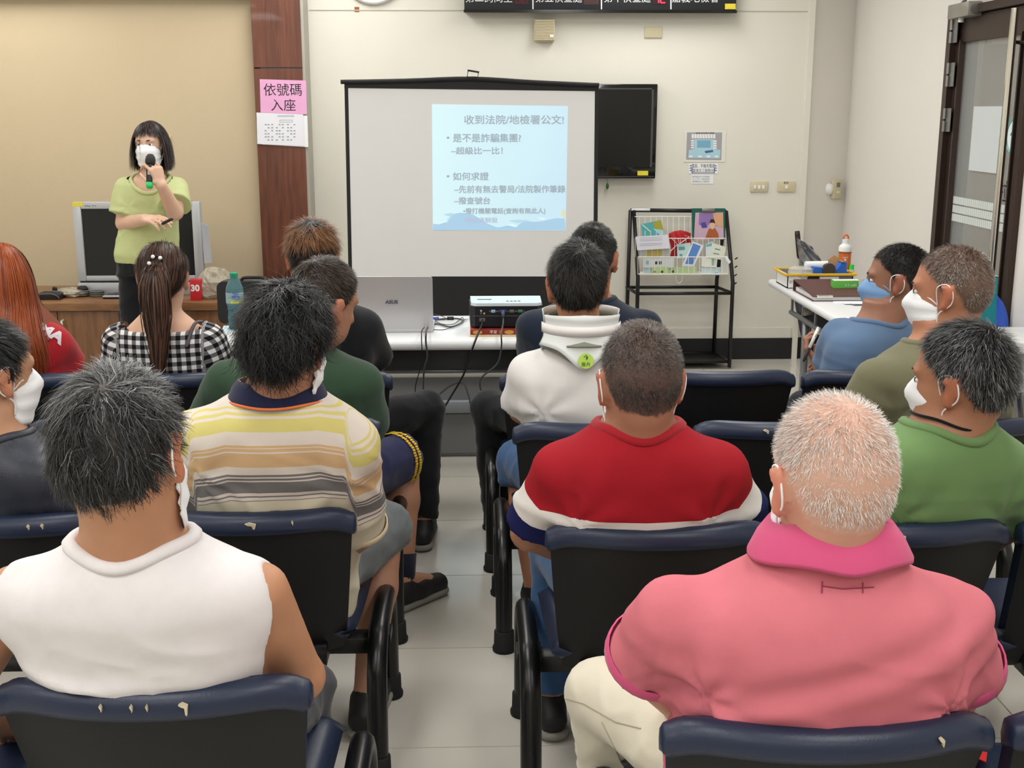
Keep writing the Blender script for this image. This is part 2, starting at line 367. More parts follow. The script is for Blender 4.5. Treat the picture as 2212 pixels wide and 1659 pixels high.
# ------------------------------------------------------------------ waiting benches
M_shell = mat('black_chair_plastic', (26, 26, 27), .55, var=.08, bump=.35, bscale=420, bdist=.0015, spec=.35)
M_navy, nt, b = new_mat('navy_vinyl')
b.inputs['Base Color'].default_value = lin((29, 40, 64)); b.inputs['Roughness'].default_value = .38; b.inputs['Specular IOR Level'].default_value = .45
add_bump(nt, b, 260, .22, .0015)
M_tube = mat('black_tube', (16, 17, 19), .3, var=.05, spec=.5); M_rub = mat('rubber_foot', (22, 22, 23), .75)
M_tear = mat('torn_backing', (196, 186, 160), .9, var=.2, vscale=60)
BH = .78
def back_pt(u, v, out=0.):
    hw = .188+.047*(v**.7)
    x = hw*u; z = .385+(BH-.385)*v - .020*abs(u)**9*v**6
    y = .075*abs(u)**2.2*.8 - .10*v + .10*(1-v)**2*.55
    nrm = np.array([-.12*u*1.3, 1., .22]); nrm /= np.linalg.norm(nrm)
    return np.array([x, y, z])+nrm*out
def make_shell():
    bm = bmesh.new(); nu, nv = 16, 16; g = {}
    for j in range(nv+1):
        for i in range(nu+1): g[i, j] = bm.verts.new(back_pt(-1+2*i/nu, j/nv))
    for j in range(nv):
        for i in range(nu):
            if j in (2, 3) and 4 <= i < 12 and not (j == 2 and i in (4, 11)): continue
            bm.faces.new((g[i, j], g[i+1, j], g[i+1, j+1], g[i, j+1]))
    bm.normal_update(); bmesh.ops.solidify(bm, geom=bm.faces[:], thickness=-.014)
    bmesh.ops.recalc_face_normals(bm, faces=bm.faces[:])
    me = bpy.data.meshes.new('back_shell'); bm.to_mesh(me); bm.free(); me.materials.append(M_shell); me.shade_smooth(); me.set_sharp_from_angle(angle=.7); return me
def closed_pad(fn_front, fn_back, nu, nv):
    """closed pad from two surfaces sharing their border"""
    vs = []; fs = []; id1 = {}; id2 = {}
    for j in range(nv+1):
        for i in range(nu+1):
            u, v = -1+2*i/nu, j/nv
            id1[i, j] = len(vs); vs.append(fn_front(u, v))
    for j in range(nv+1):
        for i in range(nu+1):
            if i in (0, nu) or j in (0, nv): id2[i, j] = id1[i, j]
            else: id2[i, j] = len(vs); vs.append(fn_back(-1+2*i/nu, j/nv))
    for j in range(nv):
        for i in range(nu):
            fs.append((id1[i, j], id1[i+1, j], id1[i+1, j+1], id1[i, j+1]))
            fs.append((id2[i, j], id2[i, j+1], id2[i+1, j+1], id2[i+1, j]))
    mb = MB(); mb.add(vs, fs); return mb
def pm(mb, name, m):
    me = bpy.data.meshes.new(name); me.from_pydata(mb.v, [], mb.f); me.materials.append(m); me.shade_smooth(); 
    bm = bmesh.new(); bm.from_mesh(me); bmesh.ops.recalc_face_normals(bm, faces=bm.faces[:]); bm.to_mesh(me); bm.free(); return me
def env(u, v, e=.12):
    return (max(0, 1-abs(u)**8)**.5)*(max(0, 1-abs(2*v-1)**10)**.5)
cush = closed_pad(lambda u, v: back_pt(u*1.035, .17+.83*v, .02)+np.array([0, .034*env(u, v), .004*v]), lambda u, v: back_pt(u*1.03, .17+.83*v, .015), 18, 16)
# rolled upper edge lapping over the shell
rp = []
nU = 28
for i in range(nU+1):
    u = 1.065*math.sin(math.pi/2*max(-1, min(1, (-1+2*i/nU)*1.0)))
    uc = max(-1., min(1., u)); p = back_pt(uc, 1.0, .012); p[0] += (u-uc)*.235
    rp.append(p)
roll = MB()
prof = [(-.023, -.026), (-.027, -.014), (-.026, .002), (-.018, .014), (-.002, .020), (.014, .017), (.028, .006), (.033, -.02), (.026, -.045), (.0, -.03)]
vs = []; fs = []; n = len(prof)
for i, p in enumerate(rp):
    e_ = min(i, nU-i); sc = (.2, .66, .88, .96)[e_] if e_ < 4 else 1.
    for (a, bb) in prof: vs.append((p[0], p[1]+a*sc-.006, p[2]+bb*sc-.012-(1-sc)*.012))
for i in range(nU):
    for j in range(n): fs.append((i*n+j, i*n+(j+1) % n, (i+1)*n+(j+1) % n, (i+1)*n+j))
fs += [tuple(range(n))[::-1], tuple(nU*n+j for j in range(n))]
roll.add(vs, fs)
ME_shell = make_shell(); ME_cush = pm(cush, 'back_cushion', M_navy); ME_roll = pm(roll, 'cushion_roll', M_navy)
def seat_pt(u, v, top):
    y = .06+.47*v; x = u*(.225+.012*v); z = .43-.03*math.sin(v*2.2)+.01*v
    if v > .8: z -= (v-.8)**2*1.2
    return np.array([x, y, z+(.03*env(u, v) if top else -.04*env(u, v))])
ME_seat = pm(closed_pad(lambda u, v: seat_pt(u, v, True), lambda u, v: seat_pt(u, v, False), 14, 12), 'seat', M_navy)
ME_bra = pm(MB().bx(-.05, .05, .12, .42, .335, .39).bx(-.16, .16, .03, .10, .36, .41), 'bracket', M_tube)
lg = [(0, .13, .03), (0, .145, .24), (0, .165, .30), (0, .21, .345), (0, .27, .36), (0, .46, .36), (0, .52, .34), (0, .555, .29), (0, .565, .22), (0, .575, .03)]
ME_leg = pm(MB().tube(smoothpath(lg, 4), .026, 12), 'leg_frame', M_tube)
ME_foot = pm(MB().lathe((0, .13, 0), [(.036, 0), (.037, .012), (.032, .02), (.031, .065), (.027, .068)], 16), 'rubber_foot', M_rub)
ME_foot2 = pm(MB().lathe((0, .575, 0), [(.036, 0), (.037, .012), (.032, .02), (.031, .065), (.027, .068)], 16), 'rubber_foot', M_rub)
PIT = .52
def bench(x0, y, n, side, label, tears=(), rots=None):
    """x0: centre of the aisle seat, side=+1 extends to +x"""
    xs = [x0+side*PIT*i for i in range(n)]
    t = thing('waiting_bench', label, 'bench', (x0, y, 0), 'tandem waiting benches')
    for i, x in enumerate(xs):
        s = put('back_shell', ME_shell, t, (x-x0, 0, 0)); 
        put('back_cushion', ME_cush, s); put('cushion_roll', ME_roll, s)
        put('seat', ME_seat, t, (x-x0, 0, 0)); put('bracket', ME_bra, t, (x-x0, 0, 0))
    a = min(0, side*PIT*(n-1))-.26; b_ = max(0, side*PIT*(n-1))+.26
    ob('beam', MB().bx(a, b_, .24, .30, .29, .335, bev=.006), M_tube, t, local=True)
    for xx in (-side*.268, side*(PIT*(n-1)+.268)):
        l_ = put('leg_frame', ME_leg, t, (xx, 0, 0)); put('rubber_foot', ME_foot, l_); put('rubber_foot', ME_foot2, l_)
        ob('clamp', MB().bx(xx-.03, xx+.03, .235, .305, .325, .345), M_tube, t, local=True)
    for k, (si, u, w, hh) in enumerate(tears):
        q = MB(); rr = random.Random(k*7+int(w*1e4))
        p = back_pt(u, 1.0, .012)+np.array([side*PIT*si, -.0345, -.014])
        pts = [(-w, .006), (-w*.2, .009), (w, .005), (w*.9, -.001), (w*.75, -hh), (w*.45, -hh*.8), (w*.3, .001), (-w*.5, .003)]
        q.poly([(p[0]+a_, p[1]+.002, p[2]+z_) for a_, z_ in pts], (0, -.0065, 0))
        ob('torn_patch', q, M_tear, t, local=True)
    return t
def rowY(px, py): return AZ(px, py, BH)
RP = {}
for key, px, py in (('L1', 657, 1452), ('L2', 758, 1092), ('L4', 840, 800), ('R1', 1450, 1552), ('R2', 1190, 1125), ('R3', 1115, 911), ('R4', 1440, 797)):
    RP[key] = AZ(px, py, BH+.005)
# ------------------------------------------------------------------ implicit-surface figures
class SDF:
    def __init__(s, lo, hi, h):
        s.lo = np.array(lo, float); s.h = h; s.n = np.ceil((np.array(hi)-s.lo)/h).astype(int)+1
        s.v = np.full(s.n, .3, np.float32)
        s.ax = [s.lo[i]+h*np.arange(s.n[i]) for i in range(3)]
    def _blk(s, lo, hi, pad):
        a = np.maximum(np.floor((np.array(lo)-pad-s.lo)/s.h).astype(int), 0); b = np.minimum(np.ceil((np.array(hi)+pad-s.lo)/s.h).astype(int)+1, s.n)
        if (b <= a).any(): return None
        sl = tuple(slice(a[i], b[i]) for i in range(3))
        X, Y, Z = np.meshgrid(*[s.ax[i][sl[i]].astype(np.float32) for i in range(3)], indexing='ij')
        return sl, X, Y, Z
    def add(s, pr, k=.015):
        fn, lo, hi = pr; bk = s._blk(lo, hi, k*1.2+3*s.h)
        if bk is None: return
        sl, X, Y, Z = bk; d = fn(X, Y, Z); v = s.v[sl]
        if k > 0:
            hh = np.clip(.5+.5*(v-d)/k, 0, 1); s.v[sl] = v+(d-v)*hh-k*hh*(1-hh)
        else: s.v[sl] = np.minimum(v, d)
    def cut(s, pr, k=.006):
        fn, lo, hi = pr; bk = s._blk(lo, hi, k*1.2+3*s.h)
        if bk is None: return
        sl, X, Y, Z = bk; d = -fn(X, Y, Z); v = s.v[sl]
        hh = np.clip(.5-.5*(v-d)/k, 0, 1); s.v[sl] = v+(d-v)*hh+k*hh*(1-hh)
    def mesh(s):
        v = s.v; v[0] = v[-1] = .3; v[:, 0] = v[:, -1] = .3; v[:, :, 0] = v[:, :, -1] = .3
        S = v < 0; c = np.zeros(s.n-1, np.int8)
        for dx in (0, 1):
            for dy in (0, 1):
                for dz in (0, 1): c += S[dx:dx+s.n[0]-1, dy:dy+s.n[1]-1, dz:dz+s.n[2]-1]
        act = (c > 0) & (c < 8); ijk = np.argwhere(act); idx = np.full(act.shape, -1, np.int32); idx[act] = np.arange(len(ijk))
        acc = np.zeros((len(ijk), 3)); cnt = np.zeros(len(ijk))
        cs = [(a, b, d) for a in (0, 1) for b in (0, 1) for d in (0, 1)]
        vals = {o: v[ijk[:, 0]+o[0], ijk[:, 1]+o[1], ijk[:, 2]+o[2]] for o in cs}
        for a in cs:
            for ax in range(3):
                if a[ax]: continue
                b = list(a); b[ax] = 1; b = tuple(b); va, vb = vals[a], vals[b]; m = (va < 0) != (vb < 0)
                t = va[m]/(va[m]-vb[m]); p = np.repeat(np.array([a], float), m.sum(), 0); p[:, ax] = t; acc[m] += p; cnt[m] += 1
        V = (ijk+acc/cnt[:, None])*s.h+s.lo
        F = []
        for ax in range(3):
            u, w = (ax+1) % 3, (ax+2) % 3
            A = [slice(1, -1)]*3; B = [slice(1, -1)]*3; A[ax] = slice(0, -1); B[ax] = slice(1, None)
            a = S[tuple(A)]; b = S[tuple(B)]; m = a != b; e = np.argwhere(m)
            if len(e) == 0: continue
            fl = a[m]; off = np.ones(3, int); off[ax] = 0; e = e+off
            def cell(du, dw):
                q = e.copy(); q[:, u] += du; q[:, w] += dw; return idx[q[:, 0], q[:, 1], q[:, 2]]
            q = np.stack([cell(-1, -1), cell(0, -1), cell(0, 0), cell(-1, 0)], 1); q[~fl] = q[~fl][:, ::-1]; F.append(q)
        F = np.concatenate(F); F = F[(F >= 0).all(1)]
        return V, F
def cap(a, b, ra, rb=None):
    a = np.array(a, float); b = np.array(b, float); rb = ra if rb is None else rb; ab = b-a; L = max(ab@ab, 1e-9)
    def fn(X, Y, Z):
        px, py, pz = X-a[0], Y-a[1], Z-a[2]; t = np.clip((px*ab[0]+py*ab[1]+pz*ab[2])/L, 0, 1)
        return np.sqrt((px-t*ab[0])**2+(py-t*ab[1])**2+(pz-t*ab[2])**2)-(ra+(rb-ra)*t)
    r = max(ra, rb); return fn, np.minimum(a, b)-r, np.maximum(a, b)+r
def flatcap(a, b, ra, rb):   # tapered cylinder with flat ends (sleeves, trouser legs)
    a = np.array(a, float); b = np.array(b, float); ab = b-a; L = math.sqrt(ab@ab); d = ab/L
    def fn(X, Y, Z):
        px, py, pz = X-a[0], Y-a[1], Z-a[2]; t = px*d[0]+py*d[1]+pz*d[2]; tc = np.clip(t/L, 0, 1)
        rad = np.sqrt(np.maximum((px-t*d[0])**2+(py-t*d[1])**2+(pz-t*d[2])**2, 0))-(ra+(rb-ra)*tc)
        return np.maximum(rad, t-L)*(t > 0)+(t <= 0)*(np.sqrt(px**2+py**2+pz**2)-ra)
    r = max(ra, rb); return fn, np.minimum(a, b)-r, np.maximum(a, b)+r
def ell(c, r, M=None):
    c = np.array(c, float); r = np.array(r, float); M = np.eye(3) if M is None else np.array(M)
    def fn(X, Y, Z):
        p = np.stack([X-c[0], Y-c[1], Z-c[2]], -1) @ M.astype(np.float32)
        k0 = np.sqrt(((p/r)**2).sum(-1)); k1 = np.sqrt(((p/r**2)**2).sum(-1))+1e-6
        return k0*(k0-1)/k1
    R = max(r); return fn, c-R, c+R
def loft(zs, cx, cy, a, b, g=0., pw=2.3):
    zs = np.array(zs, float); o = np.argsort(zs); zd = np.linspace(zs.min(), zs.max(), 160)
    def sm(q):
        q = np.interp(zd, zs[o], np.array(q, float)[o]); k = np.ones(9)/9.; return np.convolve(np.pad(q, 4, 'edge'), k, 'valid')
    CX, CY, A, B = sm(cx), sm(cy), sm(a)+g, sm(b)+g
    def fn(X, Y, Z):
        z1 = Z[0, 0, :] if Z.ndim == 3 else Z
        f = lambda q: np.interp(z1, zd, q).astype(np.float32)
        aa, bb = f(A), f(B); k = (np.abs((X-f(CX))/aa)**pw+np.abs((Y-f(CY))/bb)**pw)**(1/pw)
        d = (k-1)*np.minimum(aa, bb)
        return np.maximum(d, np.maximum(zd[0]-Z, Z-zd[-1]))
    return fn, (min(CX-A), min(CY-B), zd[0]), (max(CX+A), max(CY+B), zd[-1])
def ev(pr, P):   # evaluate a primitive at points
    fn = pr[0]; return fn(P[:, 0], P[:, 1], P[:, 2])
def sn(P, f, seed, n=7):
    r = np.random.default_rng(seed); o = np.zeros(len(P))
    for i in range(n):
        k = r.normal(size=3); k *= f/np.linalg.norm(k)*r.uniform(.6, 1.5); o += np.sin(P@k+r.uniform(0, 6.28))
    return o/math.sqrt(n)*1.1
def vnormals(V, F):
    n = np.cross(V[F[:, 2]]-V[F[:, 0]], V[F[:, 3]]-V[F[:, 1]]); o = np.zeros_like(V)
    for k in range(4): np.add.at(o, F[:, k], n)
    return o/(np.linalg.norm(o, axis=1)[:, None]+1e-9)
def unit(v): v = np.array(v, float); return v/(np.linalg.norm(v)+1e-9)
def rotm(yaw=0, pitch=0, roll=0):   # degrees; yaw + = to the left, pitch + = looking down, roll + = tilt to the right
    return np.array(Matrix.Rotation(math.radians(yaw), 3, 'Z') @ Matrix.Rotation(math.radians(-pitch), 3, 'X') @ Matrix.Rotation(math.radians(roll), 3, 'Y'))
# ------------------------------------------------------------------ head
HEADELL = [((0, -.012, .032), (.0755, .096, .088)), ((0, -.045, .005), (.066, .062, .068)), ((0, .028, -.038), (.061, .070, .080)), ((0, .042, -.080), (.046, .050, .036))]
class Head:
    def __init__(s, c, R, sc): s.c = np.array(c, float); s.R = np.array(R); s.s = sc
    def w(s, p): return s.c+s.s*(np.array(p, float) @ s.R.T)      # head frame -> body frame
    def loc(s, P): return (P-s.c) @ s.R/s.s
    def prims(s, face=True):
        o = [(ell(s.w(c), np.array(r)*s.s, s.R), .025*s.s) for c, r in HEADELL]
        S = s.s
        o.append((cap(s.w((0, .094, .0)), s.w((0, .112, -.036)), .008*S, .013*S), .014*S))          # nose
        o.append((ell(s.w((0, .098, -.038)), np.array((.017, .012, .010))*S, s.R), .008*S))
        o.append((ell(s.w((0, .083, -.066)), np.array((.024, .014, .007))*S, s.R), .008*S))         # lips
        o.append((ell(s.w((0, .082, -.077)), np.array((.021, .013, .007))*S, s.R), .006*S))
        o.append((ell(s.w((0, .072, .025)), np.array((.052, .022, .012))*S, s.R), .018*S))          # brow
        for sx in (-1, 1):
            E = s.R @ rotm(sx*-24, 0, sx*8)
            o.append((ell(s.w((sx*.080, -.010, -.006)), np.array((.0085, .021, .033))*S, E), .008*S))
            o.append((ell(s.w((sx*.077, -.002, -.036)), np.array((.008, .011, .013))*S, E), .007*S))
            o.append((ell(s.w((sx*.083, -.024, .0)), np.array((.006, .008, .03))*S, E), .005*S))
        return o
    def cuts(s):
        o = []
        for sx in (-1, 1):
            o.append((ell(s.w((sx*.090, .002, -.006)), np.array((.008, .010, .018))*s.s, s.R @ rotm(sx*-24)), .004))
            o.append((ell(s.w((sx*.032, .101, .006)), np.array((.019, .016, .011))*s.s, s.R), .012*s.s))
        return o
C0 = np.array([0, -.012, .02])
def rad(D, infl=0.):   # distance from C0 along unit dirs D to the head surface (head frame)
    out = np.zeros(len(D))
    for c, r in HEADELL:
        r = np.array(r)+infl; o = (C0-np.array(c))/r; d = D/r
        A = (d*d).sum(1); B = (d*o).sum(1); Cc = (o*o).sum()-1; disc = B*B-A*Cc
        t = np.where(disc > 0, (-B+np.sqrt(np.maximum(disc, 0)))/A, 0); out = np.maximum(out, t)
    return out
def hairline(D, R_, low=0., front=.078):
    """signed height above the hair line (head frame metres)"""
    P = C0+D*R_[:, None]; az = np.degrees(np.abs(np.arctan2(D[:, 0], D[:, 1])))
    thr = np.interp(az, [0, 35, 58, 70, 84, 92, 112, 125, 150, 180], [front, front-.006, .05, .035, -.005, .018, -.002, -.045, -.072+low, -.078+low])
    return P[:, 2]-thr
# ------------------------------------------------------------------ hair strands (flat tapered ribbons)
def hair_mat(name, dark, light, gamma=1.5, rough=.42):
    if name in MATS: return MATS[name]
    m, nt, b = new_mat(name); at = N(nt, 'ShaderNodeAttribute', attribute_name='hc')
    nt.links.new(mixc(nt, mth(nt, 'POWER', at.outputs['Fac'], gamma), lin(dark), lin(light)), b.inputs['Base Color'])
    b.inputs['Roughness'].default_value = rough; b.inputs['Specular IOR Level'].default_value = .22
    return m
def strands(P, T, Nn, length, width, seg, gravity, wave, rng, head=None, lift=0., clump=.0, hc=None, collide=0., hug=None, curl=None):
    """P roots, T start tangents, Nn outward normals (all body frame)"""
    n = len(P); pts = [P.copy()]; t = T.copy(); step = (length/seg)[:, None]; nn = Nn.copy(); norms = [nn]
    for k in range(seg):
        if curl is not None: t = t+curl[0]*np.sin(k*curl[2]+curl[1])[:, None]*unit_rows(np.cross(t, nn))
        t = t+np.array([0, 0, -1.])*gravity+wave*rng.normal(size=(n, 3)); t /= np.linalg.norm(t, axis=1)[:, None]+1e-9
        p = pts[-1]+t*step
        if head is not None:
            q = head.loc(p)-C0; r = np.linalg.norm(q, axis=1); D = q/(r[:, None]+1e-9); Rm = rad(D)+collide+lift*(k+1)/seg
            if hug is not None:
                R0 = rad(D)+collide; r2 = np.clip(r, R0+hug*.35*((k+1)/seg), R0+hug*((k+1)/seg)**.7); q2 = D*r2[:, None]
            else:
                low = r < Rm; q2 = np.where(low[:, None], D*Rm[:, None], q)
            p = head.w(q2+C0); nn = D @ head.R.T
            t = unit_rows(p-pts[-1])
        pts.append(p); norms.append(nn)
    pts = np.stack(pts, 1); norms = np.stack(norms, 1)                   # n, seg+1, 3
    tan = np.gradient(pts, axis=1); sd = np.cross(tan, norms); sd /= np.linalg.norm(sd, axis=2)[:, :, None]+1e-9
    wd = width[:, None]*np.linspace(1, .25, seg+1)[None]
    A = pts+sd*wd[:, :, None]; B = pts-sd*wd[:, :, None]
    V = np.stack([A, B], 2).reshape(-1, 3); base = (np.arange(n)*(seg+1)*2)[:, None]; k = np.arange(seg)[None]*2
    F = np.stack([base+k, base+k+1, base+k+3, base+k+2], -1).reshape(-1, 4)
    H = np.repeat(hc if hc is not None else rng.random(n), (seg+1)*2)
    return V, F, H
def unit_rows(a): return a/(np.linalg.norm(a, axis=1)[:, None]+1e-9)
def scalp_hair(head, n, length, m, parent, whorl=(0.02, -.55, .8), swirl=.35, grav=.25, up=.3, lift=.012, wave=.12, width=.0009, low=0., front=.078, seed=1, seg=4, region=None, lenf=None, hcf=None, fwd=0., side=0., name='hair', thin=None, clump=0., curl=0., cfreq=1.3):
    rng = np.random.default_rng(seed); D = unit_rows(rng.normal(size=(int(n*3.2), 3))); R_ = rad(D)
    hl = hairline(D, R_, low, front)+rng.normal(size=len(D))*.004
    keep = hl > 0
    if region is not None: keep &= region(D, C0+D*R_[:, None])
    if thin is not None: keep &= rng.random(len(D)) < thin(D)
    D = D[keep][:n]; R_ = R_[keep][:n]; hl = hl[keep][:n]
    w = unit(whorl); away = D-w; away -= D*(away*D).sum(1)[:, None]; away = unit_rows(away); sw = np.cross(w, D)
    g = np.array([0, 0, -1.])-D*(-D[:, 2:3]); cl = sn(D, 22, seed+5)
    t = away+swirl*unit_rows(sw)+grav*g+up*D+wave*rng.normal(size=D.shape)+fwd*np.array([0, 1., 0])+side*np.array([1., 0, 0])
    if clump:
        t += clump*np.stack([sn(D, 26, seed+11), sn(D, 26, seed+12), sn(D, 26, seed+13)], 1)
    t = unit_rows(t)
    L = length*(.65+.5*rng.random(len(D)))*np.clip(.45+hl/.06, .4, 1.0)
    if lenf is not None: L = L*lenf(D)
    hc = rng.random(len(D)) if hcf is None else hcf(D, rng)
    P = head.w(C0+D*(R_-.001)[:, None])
    V, F, H = strands(P, t @ head.R.T, D @ head.R.T, L*head.s, np.full(len(D), width), seg, .05, wave*.5, rng, head, lift, hc=np.clip(hc, 0, 1), collide=.0015, curl=(curl, 3*sn(D, 14, seed+21), cfreq) if curl else None, hug=lift*(.35+1.1*rng.random(len(D))**1.5)*(1+.5*cl))
    me = np_mesh(name, V, F, m, {'hc': H}); return put(name, me, parent)
# ------------------------------------------------------------------ skin and cloth materials
def skin_mat(name, col, hair, lip=(150, 88, 78)):
    if name in MATS: return MATS[name]
    m, nt, b = new_mat(name); c = lin(col)
    tc = N(nt, 'ShaderNodeTexCoord'); nz = N(nt, 'ShaderNodeTexNoise'); nz.inputs['Scale'].default_value = 18; nz.inputs['Detail'].default_value = 6; nt.links.new(tc.outputs['Object'], nz.inputs[0])
    base = mixc(nt, nz.outputs[0], tuple(v*.84 for v in c[:3])+(1,), (min(1, c[0]*1.12), c[1]*1.1, c[2]*1.1, 1))
    at = N(nt, 'ShaderNodeAttribute', attribute_name='red'); base = mixc(nt, at.outputs['Fac'], base, (min(1, c[0]*1.05), c[1]*.72, c[2]*.68, 1))
    n2 = N(nt, 'ShaderNodeTexNoise'); n2.inputs['Scale'].default_value = 260; nt.links.new(tc.outputs['Object'], n2.inputs[0])
    at2 = N(nt, 'ShaderNodeAttribute', attribute_name='hm'); f = mth(nt, 'MULTIPLY', at2.outputs['Fac'], mth(nt, 'ADD', .75, mth(nt, 'MULTIPLY', n2.outputs[0], .5)))
    n = nt.nodes.new('ShaderNodeClamp'); nt.links.new(f, n.inputs[0])
    nt.links.new(mixc(nt, n.outputs[0], base, lin(hair)), b.inputs['Base Color'])
    b.inputs['Roughness'].default_value = .52; b.inputs['Specular IOR Level'].default_value = .4
    b.inputs['Subsurface Weight'].default_value = .12; b.inputs['Subsurface Radius'].default_value = (.012, .005, .003); b.inputs['Subsurface Scale'].default_value = 1.
    add_bump(nt, b, 240, .12, .001); return m
def cloth(name, col, var=.06, bump=.25, bscale=700, rough=.92, sheen=.15, vscale=9): return mat(name, col, rough, var=var, vscale=vscale, bump=bump, bscale=bscale, bdist=.0008, sheen=sheen, spec=.2)
# ------------------------------------------------------------------ hand: palm, four fingers, thumb
def hand_prims(w, fwd, back, side, curl=(.35, .4, .45, .5), spread=.12, thumb=(.6, .35), s=1.0, pinch=0.):
    """w wrist, fwd hand direction, back = normal of the back of the hand, side=+1 thumb toward cross(fwd,back)"""
    f = unit(fwd); b = unit(np.array(back)-f*(np.array(back)@f)); r = np.cross(f, b)*side; o = []
    kn = []
    for i in range(4):
        k = w+f*(.085-.004*abs(i-1))*s+r*(.030-.020*i)*s+b*(.004-.002*abs(i-1.5))*s; kn.append(k)
        o.append((cap(w+r*(.014-.009*i)*s, k, .0135*s, .0105*s), .010*s))
    for i, L in enumerate((.043, .048, .044, .034)):
        d = unit(f+r*spread*(1.5-i)*.5); nb = unit(b-d*(b@d)); p = kn[i]; c = curl[i]; rr = .0090*s
        for j, q in enumerate((1., .62, .5)):
            a = c*(.8, 1.1, .7)[j]; d, nb = d*math.cos(a)-nb*math.sin(a), nb*math.cos(a)+d*math.sin(a)
            q2 = p+d*L*q*s; o.append((cap(p, q2, rr, rr*.9), .0035*s)); p = q2; rr *= .9
    tb = w+f*.022*s+r*.024*s; td = unit(f*thumb[0]+r*.75-b*thumb[1])
    p1 = tb+td*.040*s; td2 = unit(f*.9+r*.1-b*thumb[1]-r*pinch); p2 = p1+td2*.030*s; p3 = p2+unit(td2-r*.25-b*.1)*.024*s
    o += [(cap(w+r*.012*s, tb, .013*s, .013*s), .008*s), (cap(tb, p1, .0135*s, .0105*s), .006*s), (cap(p1, p2, .0102*s, .0095*s), .003*s), (cap(p2, p3, .0095*s, .008*s), .003*s)]
    return o
